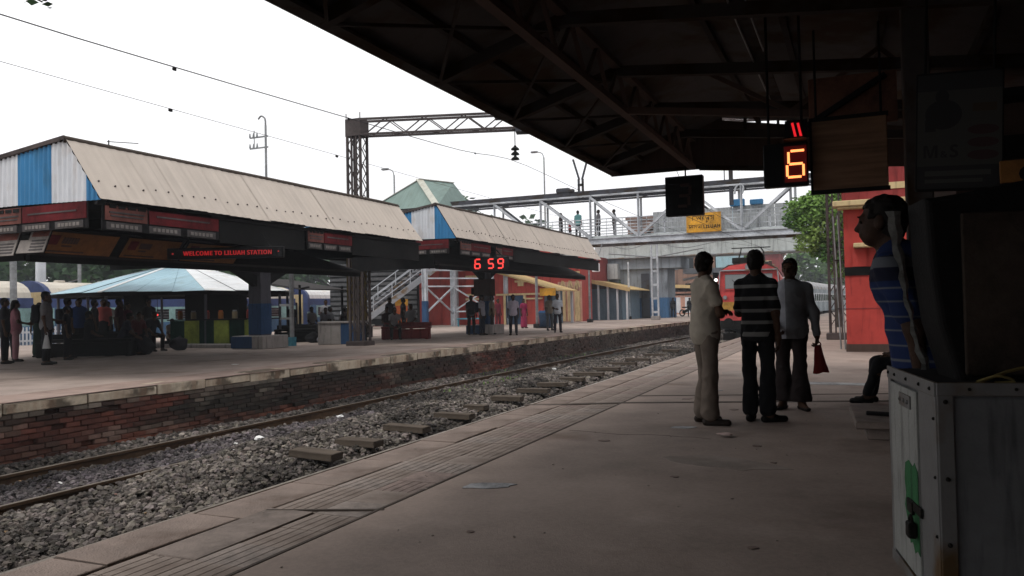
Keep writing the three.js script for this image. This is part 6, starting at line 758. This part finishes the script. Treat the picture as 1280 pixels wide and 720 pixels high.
// ---------------------------------------------------------------- metal cart with its covered load
{
  const t = thing('metal_cart', 'grey riveted sheet metal cart with padlocked door and green paint patch', 'cart', [0.24, 0, -3.06], 0.159), H = 0.925, D = 0.76, W = 1.25;
  obj('carcass', bx(0.012, W, 0.1, H - 0.03, -D + 0.01, -0.015), M.cartPanel, t);
  obj('front_panel', bx(0.05, W, 0.14, H - 0.055, -0.014, -0.008), M.cartPanel, t);
  obj('corner_angle', [rb(0.05, H - 0.1, 0.012, 0.003, 0.026, 0.1 + (H - 0.1) / 2, 0), rb(0.012, H - 0.1, 0.235, 0.003, 0.002, 0.1 + (H - 0.1) / 2, -0.117), rb(0.012, H - 0.1, 0.05, 0.003, 0.002, 0.1 + (H - 0.1) / 2, -D + 0.03)], M.cartFrame, t);
  obj('top_angle', [rb(W, 0.045, 0.012, 0.003, W / 2, H - 0.0225, 0.002), rb(0.012, 0.05, D, 0.003, -0.001, H - 0.025, -D / 2)], M.cartFrame, t); obj('bottom_angle', [rb(W, 0.045, 0.012, 0.003, W / 2, 0.12, 0.002), rb(0.012, 0.05, D, 0.003, -0.001, 0.125, -D / 2)], M.cartFrame, t);
  obj('top_tray', bx(0.01, W, H - 0.03, H - 0.012, -D + 0.01, -0.01), M.dark, t);
  const d = obj('door', rb(0.014, 0.70, 0.44, 0.004, -0.001, 0.515, -0.475), M.cartDoor, t); const s = new THREE.Shape(); [[-0.255, 0.57], [-0.3, 0.595], [-0.33, 0.575], [-0.39, 0.59], [-0.45, 0.57], [-0.47, 0.5], [-0.45, 0.45], [-0.475, 0.4], [-0.42, 0.33], [-0.40, 0.27], [-0.36, 0.285], [-0.33, 0.25], [-0.29, 0.27], [-0.255, 0.26]].forEach(([z, y], i) => s[i ? 'lineTo' : 'moveTo'](z, y)); obj('paint_patch', move(new THREE.ExtrudeGeometry(s, { depth: 0.0015, bevelEnabled: false }), -0.0085, 0, 0, -PI / 2).scale(1, 1, -1).applyMatrix4(new THREE.Matrix4().makeScale(1, 1, -1)), M.greenPaint, d);
  obj('hinge', [rb(0.006, 0.05, 0.18, 0.002, -0.011, 0.815, -0.42), ...[-0.36, -0.42, -0.48].map(z => move(new THREE.SphereGeometry(0.009, 8, 6), -0.014, 0.815, z))], M.cartFrame, d); obj('hasp', [rb(0.008, 0.035, 0.16, 0.002, -0.012, 0.43, -0.28)], M.iron, d);
  const pl = obj('padlock', [rb(0.03, 0.06, 0.055, 0.008, -0.03, 0.35, -0.29), move(new THREE.TorusGeometry(0.022, 0.005, 6, 14, PI), -0.03, 0.38, -0.29, PI / 2)], M.iron, d); obj('latch', rb(0.012, 0.05, 0.09, 0.004, -0.014, 0.42, -0.36), M.iron, d);
  const rv = []; for (const y of [0.88, 0.62, 0.4, 0.2]) rv.push(move(new THREE.SphereGeometry(0.008, 8, 6), 0.026, y - 0.02, 0.008)); for (let k = 0; k < 9; k++) rv.push(move(new THREE.SphereGeometry(0.006, 8, 6), 0.1 + k * 0.14, H - 0.022, 0.009)); for (const z of [-0.05, -0.2, -0.4, -0.6, -0.72]) rv.push(move(new THREE.SphereGeometry(0.007, 8, 6), -0.008, H - 0.025, z)); for (const y of [0.8, 0.6, 0.4, 0.22]) rv.push(move(new THREE.SphereGeometry(0.006, 8, 6), -0.006, y, -0.02)); obj('rivet', rv, M.iron, t);
  for (const z of [-0.12, -0.64]) for (const x of [0.14, 1.1]) obj('wheel', move(new THREE.CylinderGeometry(0.06, 0.06, 0.04, 14), x, 0.06, z, 0, 0, PI / 2), M.iron, t);
  // load: box under a dark cover, pale plastic edge, cardboard front, rope
  const l = thing('covered_load', 'tall bulky load wrapped in dark cloth standing on the metal cart', 'load', [0.24, H - 0.012, -3.06], 0.159);
  const cv = new THREE.Shape(); [[0.055, 0.645], [0.065, 0.43], [0.09, 0.21], [0.145, 0.0], [1.2, 0.0], [1.2, 0.79], [0.7, 0.735], [0.35, 0.69], [0.15, 0.655]].forEach(([x, y], i) => cv[i ? 'lineTo' : 'moveTo'](x, y));
  const g = new THREE.ExtrudeGeometry(cv, { depth: 0.24, bevelEnabled: true, bevelSize: 0.02, bevelThickness: 0.03, bevelSegments: 3, curveSegments: 4 }).translate(0, 0, -0.47); obj('cover', g, M.tarp, l);
  obj('cardboard_face', [rb(0.62, 0.58, 0.02, 0.008, 0.45, 0.31, -0.19, 0.05), rb(0.36, 0.6, 0.02, 0.008, 0.98, 0.34, -0.185, -0.03)], M.cardboard, l);
  const rib = () => { const L = [[-0.039, 0.654, 0.024], [-0.002, 0.44, 0.036], [0.037, 0.212, 0.062], [0.075, 0.012, 0.118]], pos = [], N = 24, at = t => { const f = t * 3, k = Math.min(2, Math.floor(f)), u = f - k; return [0, 1, 2].map(m => lerp(L[k][m], L[k + 1][m], u)); }; for (let q = 0; q < N; q++) { const a = at(q / N), b = at((q + 1) / N), z = t => -0.53 + 0.014 * Math.sin(t * 0.9) + 0.006 * Math.sin(t * 2.3), za = z(q), zb = z(q + 1), e = t => 0.005 * Math.sin(t * 1.7), r = [[a[0] + e(q), a[1], za], [b[0] + e(q + 1), b[1], zb], [a[2] + e(q + 5), a[1], za - 0.03], [b[2] + e(q + 6), b[1], zb - 0.03]]; const md = [0, 1, 2].map(m => (r[0][m] + r[2][m]) / 2 + (m === 2 ? 0.012 : 0)), me = [0, 1, 2].map(m => (r[1][m] + r[3][m]) / 2 + (m === 2 ? 0.012 : 0)); pos.push(...r[0], ...r[1], ...md, ...md, ...r[1], ...me, ...md, ...me, ...r[2], ...r[2], ...me, ...r[3]); } const gg = new THREE.BufferGeometry(); gg.setAttribute('position', new THREE.Float32BufferAttribute(pos, 3)); gg.computeVertexNormals(); return gg; };
  obj('plastic_edge', rib(), M.plastic, l);
  obj('rope', [tube([[0.12, 0.0, -0.03], [0.3, 0.05, -0.12], [0.6, 0.06, -0.14], [1.1, 0.11, -0.15]], 0.006, 20, 5), tube([[0.42, 0.0, -0.05], [0.45, 0.08, -0.13], [0.47, 0.2, -0.16]], 0.005, 10, 5), tube([[0.14, 0.01, -0.05], [0.2, 0.03, -0.04], [0.26, 0.01, -0.06], [0.2, 0.005, -0.07]], 0.005, 16, 5)], M.rope, l);
  // low concrete block by the cart
  const c = thing('concrete_block', 'low concrete slab block on the platform left of the cart', 'slab', [0.36, 0, -8.1], 0.05); obj('slab', rb(0.85, 0.07, 1.2, 0.015, 0, 0.135, 0), M.patch, c); obj('support', rb(0.7, 0.1, 1.0, 0.01, 0.02, 0.05, 0), M.patch, c); tag(obj('stick', rod([0.06, 0.19, -7.9], [0.45, 0.19, -7.8], 0.02), M.dark), 'dark stick lying on the low concrete block', 'stick');
}
// ---------------------------------------------------------------- people
const W3 = (F, p) => { F.root.updateMatrixWorld(true); return p.clone().applyMatrix4(F.root.matrixWorld); };
figure({ label: 'man in beige shirt and khaki trousers standing with arms folded, back to us', pos: [-1.4, 0, -8.15], turn: 2.2, h: 1.72, cell: 0.012, pose: 'folded', shirt: [0.36, 0.32, 0.265], pants: [0.155, 0.125, 0.103], sleeve: 0.55, loose: 1.1, hem: 0.16, p: { head: [0.5, 0.02], fy: [-0.3, -0.5], ua: [[0.14, -1, 0.2], [-0.16, -1, 0.25]], fa: [[-0.9, 0.1, 0.35], [0.9, 0.3, 0.28]], th: [[0.02, -1, 0.12], [-0.03, -1, -0.02]], sh: [[0.01, -1, -0.16], [0, -1, -0.03]] }, shoe: [0.03, 0.022, 0.018], cuff: 0.082, ankle: 0.025, fat: 0.97 });
{
  const K = [0.014, 0.014, 0.015], Wt = [0.17, 0.17, 0.165], b = [[1.35, 1.388], [1.228, 1.264], [1.107, 1.142], [0.99, 1.024], [0.862, 0.91]].map(([a, c]) => [a / 2, c / 2, Wt]), sm_ = stripes(K, b); sm_.map.repeat.set(1, 0.5);
  figure({ label: 'man in black shirt with white stripes and black trousers, middle of the standing trio', pos: [-0.93, 0, -8.45], turn: 3.0, h: 1.735, cell: 0.012, shirtMat: sm_, collarMat: cmat(K), pants: [0.012, 0.012, 0.014], sleeve: 0.8, hem: 0.15, loose: 1.0, fat: 0.9, shoe: [0.012, 0.011, 0.01], p: { ua: [[0.14, -1, 0.15], [-0.12, -1, -0.02]], fa: [[-0.6, -0.1, 0.8], [-0.05, -1, 0.12]], head: [0.05, 0.03], fy: [0.1, -0.9], th: [[0.01, -1, 0.06], [-0.015, -1, 0]], sh: [[0, -1, -0.06], [0.01, -1, -0.02]] }, cuff: 0.075, ankle: 0.025 });
  const c = figure({ label: 'man in grey plaid shirt facing us and holding a red bag', pos: [-0.68, 0, -9.5], turn: 0.12, h: 1.69, cell: 0.012, shirtMat: mat([0.19, 0.195, 0.21], { t: 'cloth', s: 0.35 }), fat: 1.1, pants: [0.03, 0.023, 0.023], sleeve: 1, hem: 0.15, loose: 1.06, sandal: true, shoe: [0.025, 0.02, 0.018], cuff: 0.105, ankle: 0.1, p: { ua: [[0.22, -1, 0.05], [-0.3, -1, 0.1]], fa: [[0.1, -1, 0.12], [0.3, -0.6, 0.6]], head: [-0.35, 0.02], fy: [0.3, -0.45], th: [[-0.01, -1, 0.14], [-0.02, -1, -0.05]], curl: 0.8 } });
  { // the shirt's pale side panel, cut from the shirt itself
    const g0 = c.shirtMesh.geometry, p0 = g0.attributes.position, parts = [[], []]; for (let i = 0; i < p0.count; i += 3) { const q = (p0.getX(i) + p0.getX(i + 1) + p0.getX(i + 2)) / 3; parts[q < -0.06 ? 1 : 0].push(i, i + 1, i + 2); }
    const pick = L => { const g = new THREE.BufferGeometry(); for (const n of ['position', 'normal', 'uv']) { const a = g0.attributes[n], s = a.itemSize, d = new Float32Array(L.length * s); L.forEach((v, k) => { for (let m = 0; m < s; m++) d[k * s + m] = a.array[v * s + m]; }); g.setAttribute(n, new THREE.BufferAttribute(d, s)); } return g; };
    c.shirtMesh.geometry = pick(parts[0]); obj('shirt_panel', pick(parts[1]), mat([0.43, 0.44, 0.49], { t: 'cloth', s: 0.35 }), c.root, true);
  }
  const hnd = W3(c, c.arms[0].wr.clone().addScaledVector(c.arms[0].fd, 0.09)), bag = thing('cloth_bag', 'red cloth bag hanging from the hand of the man in grey plaid', 'bag', [hnd.x, hnd.y, hnd.z], 0.4);
  const g = new THREE.CylinderGeometry(0.035, 0.085, 0.3, 16, 6), p = g.attributes.position; for (let i = 0; i < p.count; i++) { const f = 1 + 0.18 * noise3(p.getX(i) * 20, p.getY(i) * 8, p.getZ(i) * 20); p.setXYZ(i, p.getX(i) * f * 1.0 + (0.15 - p.getY(i)) * 0.08, p.getY(i) + 0.012 * noise3(p.getX(i) * 30, 2, 1), p.getZ(i) * f * 0.5); } g.computeVertexNormals(); obj('sack', g.translate(0.0, -0.18, 0), cmat([0.19, 0.022, 0.02]), bag); obj('handle', move(new THREE.TorusGeometry(0.032, 0.007, 6, 14), 0, -0.02, 0), cmat([0.17, 0.02, 0.02]), bag);
  // man behind the cart
  const B = [0.014, 0.022, 0.065], N = [0.012, 0.014, 0.025], G = [0.085, 0.09, 0.105], bl = [0.85, 0.915, 0.98, 1.045, 1.11, 1.175, 1.235].map(y => [y / 2, (y + 0.009) / 2, G]).concat([[1.27 / 2, 1.33 / 2, N], [1.33 / 2, 1.375 / 2, G], [1.375 / 2, 1.41 / 2, N], [1.41 / 2, 1.6 / 2, G]]), bm = stripes(B, bl); bm.map.repeat.set(1, 0.5);
  figure({ label: 'man in blue striped polo shirt leaning behind the metal cart', pos: [0.318, 0, -4.12], turn: -1.85, h: 1.765, skin: [0.06, 0.034, 0.024], cell: 0.012, shirtMat: bm, collarMat: cmat([0.16, 0.17, 0.18]), pants: [0.05, 0.065, 0.09], hem: 0.15, sleeve: 0.75, fat: 1.14, loose: 1.1, p: { lean: [0.0, 0.3], ua: [[0.1, -1, -0.35], [-0.12, -1, -0.3]], fa: [[0.0, -1, -0.1], [0.0, -1, 0.0]], head: [0.1, 0.0], th: [[0.02, -1, -0.3], [-0.02, -1, -0.36]], sh: [[0, -1, -0.3], [0, -1, -0.25]] } });
  figure({ label: 'person with dark trousers and shoe stretched out, seated behind the striped man', pos: [0.62, 0, -10.3], turn: -1.5, h: 1.68, cell: 0.014, shirt: [0.04, 0.04, 0.045], pants: [0.018, 0.018, 0.02], shoe: [0.015, 0.014, 0.013], pose: 'sit', p: { sh: [[0, -1, 0.35], [0, -1, 0.15]] } });
  const bn = thing('bench', 'dark bench under the seated person behind the striped man', 'bench', [0.72, 0, -10.3], -1.5); obj('seat', rb(1.2, 0.06, 0.45, 0.015, 0, 0.4, -0.05), M.dark, bn); obj('leg', [-0.5, 0.5].map(x => rb(0.08, 0.38, 0.4, 0.01, x, 0.19, -0.05)), M.dark, bn);
}
const FP = FY, A = (label, x, z, turn, o = {}) => { const f = figure({ label, pos: [x, o.y ?? FP, z], turn, ...o }); if (o.pack) obj('backpack', backpack(f), cmat(o.pack), f.root); return f; };
const dk = [0.03, 0.03, 0.035], bk = [0.015, 0.015, 0.018];
// far left, in the shade of the near canopy
A('dark clothed man at the left frame edge beside the woman in pink', -19.75, -13.5, 2.4, { shirt: [0.03, 0.03, 0.035], pants: bk, h: 1.66 });
A('woman in pink kurta with long dark hair, back to us, at the far left', -20.35, -14.2, 2.6, { shirt: [0.30, 0.13, 0.16], pants: [0.33, 0.17, 0.19], hem: 0.55, h: 1.62, longHair: true, p: { ua: [[0.3, -1, 0.2], [-0.3, -1, 0.2]], fa: [[-0.1, -0.2, 0.9], [0.1, -0.2, 0.9]] }, loose: 1.2 });
const bagMan = A('man in grey shirt with black backpack standing by the pale pole', -18.1, -13.4, 2.3, { shirt: [0.19, 0.19, 0.2], pants: bk, h: 1.78, pack: [0.02, 0.02, 0.024], p: { fa: [[0.4, -0.3, 0.8], [-0.06, -1, 0.18]] } });
{ const h = W3(bagMan, bagMan.arms[1].wr.clone().addScaledVector(bagMan.arms[1].fd, 0.1)), b = thing('carrier_bag', 'pale carrier bag hanging beside the man with the backpack', 'bag', [h.x, h.y - 0.33, h.z]); obj('sack', move(new THREE.CylinderGeometry(0.05, 0.13, 0.32, 10), 0, 0.12, 0).scale(1, 1, 0.5), cmat([0.42, 0.42, 0.42]), b); obj('handle', move(new THREE.TorusGeometry(0.05, 0.008, 5, 10), 0, 0.3, 0), cmat([0.42, 0.42, 0.42]), b); }
A('short dark boy just right of the man with the backpack', -19.4, -14.95, 2.4, { shirt: bk, pants: bk, h: 1.42 });
A('person in dark blue shirt standing at the left of the crowd under the kiosk eave', -21.3, -16.84, 0.8, { shirt: [0.03, 0.06, 0.17], pants: bk, h: 1.7 });
A('dark figure with back turned beside the blue shirted one in the crowd', -21.6, -17.6, 2.5, { shirt: [0.025, 0.022, 0.025], pants: bk, h: 1.66 });
A('person with red and white scarf in the crowd left of the kiosk', -22.4, -18.6, 0.6, { shirt: [0.40, 0.10, 0.09], pants: bk, h: 1.7, skirt: true });
A('dark standing figure right of the red scarf in the crowd', -20.2, -17.3, 2.2, { shirt: [0.05, 0.018, 0.022], pants: dk, h: 1.66 });
A('seated person in dark reddish shirt facing right before the kiosk', -20.3, -18.0, 1.2, { pose: 'sitlean', shirt: [0.10, 0.022, 0.025], pants: bk, h: 1.7 });
A('seated dark person with white cloth on shoulder, near the kiosk stall', -20.7, -18.9, 1.4, { pose: 'sitlean', shirt: [0.03, 0.03, 0.035], pants: bk, h: 1.72 });
A('seated dark person on the black bench at far left, facing away', -20.1, -16.2, 2.6, { pose: 'sit', shirt: [0.02, 0.02, 0.025], pants: bk, h: 1.7 });
A('second seated dark person on the far left bench, leaning forward', -19.5, -16.8, 2.4, { pose: 'sitlean', shirt: [0.025, 0.025, 0.04], pants: bk, h: 1.66 });
A('crouching man in pale shirt by the left end of the kiosk counter', -22.8, -21.7, 1.2, { pose: 'sitlean', shirt: [0.36, 0.36, 0.35], pants: [0.2, 0.17, 0.15], h: 1.5, p: { th: [[0.2, 0.2, 1], [-0.2, 0.2, 1]], sh: [[0, -1, -0.35], [0, -1, -0.35]] } });
A('vendor in dark clothes behind the striped kiosk counter', -21.8, -23.6, 0.5, { shirt: [0.03, 0.03, 0.035], pants: bk, h: 1.7 });
A('customer in pale shirt behind the kiosk counter, right of the vendor', -22.8, -25.6, 0.4, { shirt: [0.36, 0.36, 0.37], pants: bk, h: 1.68 });
A('woman with bright shawl beyond the kiosk crowd, against the coach', -25.8, -22.2, 0.5, { shirt: [0.46, 0.2, 0.17], pants: [0.3, 0.28, 0.28], h: 1.62, longHair: true });
// more of the dense crowd in the shade, each with their own look
[['tall dark man behind the far left bench', -21.0, -15.6, 2.2, 1.74, 0.02, 0.02, 0.025, 0], ['woman in dark green sari left of the blue shirted person', -21.9, -16.0, 0.9, 1.58, 0.02, 0.04, 0.03, 1], ['man in dim brown shirt between the blue shirt and the red scarf', -22.3, -17.6, 0.3, 1.68, 0.06, 0.04, 0.03, 0], ['dark man with backpack beside the crowd, right of the short boy', -20.2, -15.6, 2.9, 1.68, 0.03, 0.03, 0.035, 2], ['woman in dark maroon sari standing right of the bench', -20.9, -18.2, 1.8, 1.56, 0.07, 0.015, 0.025, 1], ['man in dim grey shirt at the back of the kiosk crowd', -23.4, -19.4, 0.5, 1.7, 0.09, 0.09, 0.1, 0], ['dark man leaning beside the kiosk stall wall', -22.4, -20.4, 1.2, 1.7, 0.02, 0.02, 0.02, 0], ['person with pale cloth bundle at the back of the crowd', -24.6, -20.6, 0.8, 1.66, 0.34, 0.33, 0.32, 0], ['boy in dark shirt beside the woman in pink', -21.2, -14.6, 1.0, 1.4, 0.03, 0.03, 0.03, 0], ['man in navy shirt between the woman in pink and the pale pole', -22.4, -14.6, 0.6, 1.7, 0.02, 0.03, 0.06, 0]].forEach(([l, x, z, tn, h, r, g, b, k]) => A(l, x, z, tn, { shirt: [r, g, b], pants: k === 1 ? [r * 0.8, g * 0.8, b * 0.8] : bk, h, skirt: k === 1, longHair: k === 1, ...(k === 2 ? { pack: [0.02, 0.02, 0.025] } : {}) }));
[['dark boy standing at the left of the row before the white coach', -21.6, -27.0, 1.0, 1.5, 0.03, 0.03, 0.04], ['man in dim white shirt standing behind the row before the coach', -21.8, -29.6, 0.8, 1.66, 0.3, 0.3, 0.32], ['dark person standing between hoarding and planter', -17.6, -25.6, 0.9, 1.66, 0.04, 0.04, 0.07], ['person in dim checked shirt behind the red bench, left side', -17.6, -28.2, 1.4, 1.68, 0.1, 0.1, 0.11]].forEach(([l, x, z, tn, h, r, g, b]) => A(l, x, z, tn, { shirt: [r, g, b], pants: bk, h }));
// bundles and sacks on the ground
[['dark round sack on the ground left of the kiosk counter', -22.2, -21.0, 0.17, 0.03], ['dark bundle beside the far left bench', -19.3, -17.4, 0.3, 0.025], ['dim blue bundle under the seated people near the kiosk', -20.0, -19.4, 0.26, 0.05], ['black bag on the ground right of the short bench', -18.5, -24.3, 0.24, 0.02], ['pale sack by the foot of the planter', -17.5, -23.6, 0.2, 0.2]].forEach(([l, x, z, r, k]) => { const t = thing('sack', l, 'sack', [x, FP, z]); const g = new THREE.SphereGeometry(r, 14, 10), p = g.attributes.position; for (let i = 0; i < p.count; i++) { const q = 1 + 0.22 * noise3(p.getX(i) * 6 + x, p.getY(i) * 6, p.getZ(i) * 6 + z); p.setXYZ(i, p.getX(i) * q * 1.15, Math.max(p.getY(i) * q * 0.85, -r * 0.72), p.getZ(i) * q); } g.computeVertexNormals(); obj('bundle', g.translate(0, r * 0.72, 0), cmat([k, k, k * 1.1]), t); obj('knot', move(new THREE.SphereGeometry(r * 0.22, 8, 6), 0.02, r * 1.6, 0), cmat([k, k, k * 1.1]), t); });
// jars and boxes on the kiosk counter
for (let k = 0; k < 6; k++) { const t = thing('jar', ['first', 'second', 'third', 'fourth', 'fifth', 'sixth'][k] + ' jar from the left on the kiosk counter', 'jar', [-22.1 + k * 0.62, FP + 0.975, -21.5]); obj('glass', move(new THREE.CylinderGeometry(0.09, 0.09, 0.24, 10), 0, 0.12, 0), cmat([[0.3, 0.12, 0.03], [0.25, 0.2, 0.12], [0.2, 0.04, 0.03]][k % 3], { roughness: 0.3 }), t); obj('lid', move(new THREE.CylinderGeometry(0.07, 0.07, 0.05, 10), 0, 0.265, 0), [M.orangeP, M.gal, M.redWall][k % 3], t); }
// the row between the kiosk and the gantry mast
{
  const L = ['boy in pale shirt seated at the left end of the row before the white coach', 'seated boy leaning with a raised bag, second of the row before the coach', 'seated person in white shirt, third of the row before the coach', 'dark seated person in the row, right of the white shirted one', 'reddish dark seated person near the olive hoarding', 'man in violet shirt seated beside the planter by the gantry mast'];
  [[-20.9, -27.4, 0.30, 0.3, 0.31], [-20.85, -28.2, 0.25, 0.27, 0.32], [-20.7, -28.4, 0.32, 0.34, 0.36], [-20.5, -28.9, 0.06, 0.045, 0.045], [-20.2, -29.2, 0.10, 0.045, 0.04], [-18.4, -26.9, 0.13, 0.11, 0.2]].forEach(([x, z, r, g, b], i) => A(L[i], x, z, [1.2, 0.9, 1.6, 2.6, 0.6, 2.2][i], { pose: i % 2 ? 'sitlean' : 'sit', shirt: [r, g, b], pants: bk, h: 1.66, y: FP + 0.08 }));
  const s = thing('low_wall', 'low ledge on which the row of boys sits before the coach', 'ledge', [-20.6, FY, -28.4], 0.5); obj('top', rb(3.6, 0.08, 0.5, 0.02, 0, 0.5, 0), M.plinth, s); obj('base', rb(3.4, 0.46, 0.36, 0.02, 0, 0.23, 0), M.dark, s);
}
A('man in grey shirt seated on the dark red bench', -16.6, -26.9, 0.7, { pose: 'sitlean', shirt: [0.28, 0.28, 0.29], pants: bk, h: 1.68 });
A('dark seated man just right of the gantry mast', -17.1, -27.2, 0.9, { pose: 'sit', shirt: [0.04, 0.025, 0.025], pants: bk, h: 1.68 });
A('man in grey checked shirt seated at the right of the red bench', -16.6, -28.2, 0.2, { pose: 'sit', shirt: [0.2, 0.205, 0.21], pants: dk, h: 1.72, y: FP + 0.06 });
A('standing dark figure behind the dark red bench', -17.8, -29.6, 2.2, { shirt: [0.035, 0.035, 0.04], pants: bk, h: 1.66 });
// by the clock column
A('dark clothed man with shoulder bag under the clock', -15.35, -31.2, 0.9, { shirt: [0.025, 0.025, 0.035], pants: bk, h: 1.7, pack: [0.02, 0.02, 0.03] });
A('man with pale sleeve and navy bag in front of the clock column', -14.6, -30.7, 1.6, { shirt: [0.34, 0.35, 0.4], pants: [0.02, 0.024, 0.04], h: 1.7, pack: [0.02, 0.024, 0.045] });
A('man in khaki shirt beside the clock column', -14.5, -31.5, 2.0, { shirt: [0.27, 0.23, 0.17], pants: [0.06, 0.05, 0.05], h: 1.68 });
A('distant person in maroon before the red wall', -19.3, -42.8, 1.2, { shirt: [0.14, 0.025, 0.04], pants: [0.10, 0.02, 0.03], h: 1.65 });
A('man in pale lilac shirt and dark trousers facing us on the island platform', -13.06, -30.48, 0.35, { shirt: [0.46, 0.42, 0.50], pants: [0.022, 0.022, 0.03], h: 1.68 });
A('woman in magenta sari walking behind the lilac shirted man', -16.6, -40.2, 1.0, { shirt: [0.30, 0.03, 0.09], pants: [0.34, 0.04, 0.10], skirt: true, h: 1.6, longHair: true });
A('man in khaki shirt standing left of the white shirted man', -13.6, -36.2, 0.9, { shirt: [0.22, 0.19, 0.15], pants: [0.09, 0.10, 0.11], h: 1.7 });
A('man in white shirt and dark trousers right of the khaki one', -12.1, -33.2, 0.5, { shirt: [0.50, 0.53, 0.58], pants: [0.025, 0.02, 0.03], h: 1.7, pose: 'carry' });
for (const [x, z, l] of [[-14.9, -67.6, 'distant dark person left of the two wheelers by the bridge pier'], [-14.1, -67.0, 'distant dark person among the two wheelers by the pier'], [-13.4, -70.5, 'distant person right of the two wheelers, near the beige man']]) A(l, x, z, 0.5, { shirt: dk, pants: bk, h: 1.66, cell: 0.04 });
// on the footbridge
const by = 5.43;
for (const [x, l, s, h, tn] of [[-17.1, 'slim dark person on the footbridge, left of the teal shirt', [0.05, 0.035, 0.04], 1.7, 1.6], [-15.95, 'person in teal shirt on the footbridge', [0.18, 0.42, 0.42], 1.78, 3.0], [-16.5, 'small child in red on the footbridge', [0.45, 0.05, 0.07], 1.15, 1.5], [-14.6, 'person in grey on the footbridge behind the white post', [0.2, 0.19, 0.2], 1.74, -1.5], [-13.6, 'dark person on the footbridge by the pale diagonal', [0.06, 0.065, 0.07], 1.7, -1.2]]) A(l, x, -47.9, tn, { y: by, shirt: s, pants: dk, h });
// a few parked two-wheelers by the pier, far off
for (let k = 0; k < 3; k++) { const t = thing('motorcycle', ['leftmost', 'middle', 'rightmost'][k] + ' of three dark motorcycles parked far off by the bridge pier', 'motorcycle', [-13.9 + k * 1.1, FY, -72.5], 0.8); for (const x of [-0.65, 0.65]) obj('wheel', move(new THREE.TorusGeometry(0.27, 0.06, 6, 14), x, 0.32, 0), M.iron, t); obj('frame', [beam([-0.6, 0.35, 0], [0.4, 0.75, 0], 0.14, 0.22), rod([0.65, 0.32, 0], [0.42, 1.0, 0], 0.04)], M.iron, t); obj('seat', rb(0.7, 0.12, 0.26, 0.04, -0.25, 0.82, 0), M.dark, t); obj('fuel_tank', rb(0.45, 0.22, 0.26, 0.07, 0.2, 0.8, 0), M.steelDark, t); obj('handlebar', rod([0.42, 1.02, -0.35], [0.42, 1.02, 0.35], 0.02), M.gal, t); }
// ---------------------------------------------------------------- draw
scene.traverse(o => { if (o.isMesh) { o.castShadow = true; o.receiveShadow = true; } });
const renderer = new THREE.WebGLRenderer({ antialias: true });
renderer.shadowMap.enabled = true;
renderer.toneMapping = THREE.LinearToneMapping;
renderer.toneMappingExposure = EXPOSURE;
renderer.render(scene, camera);
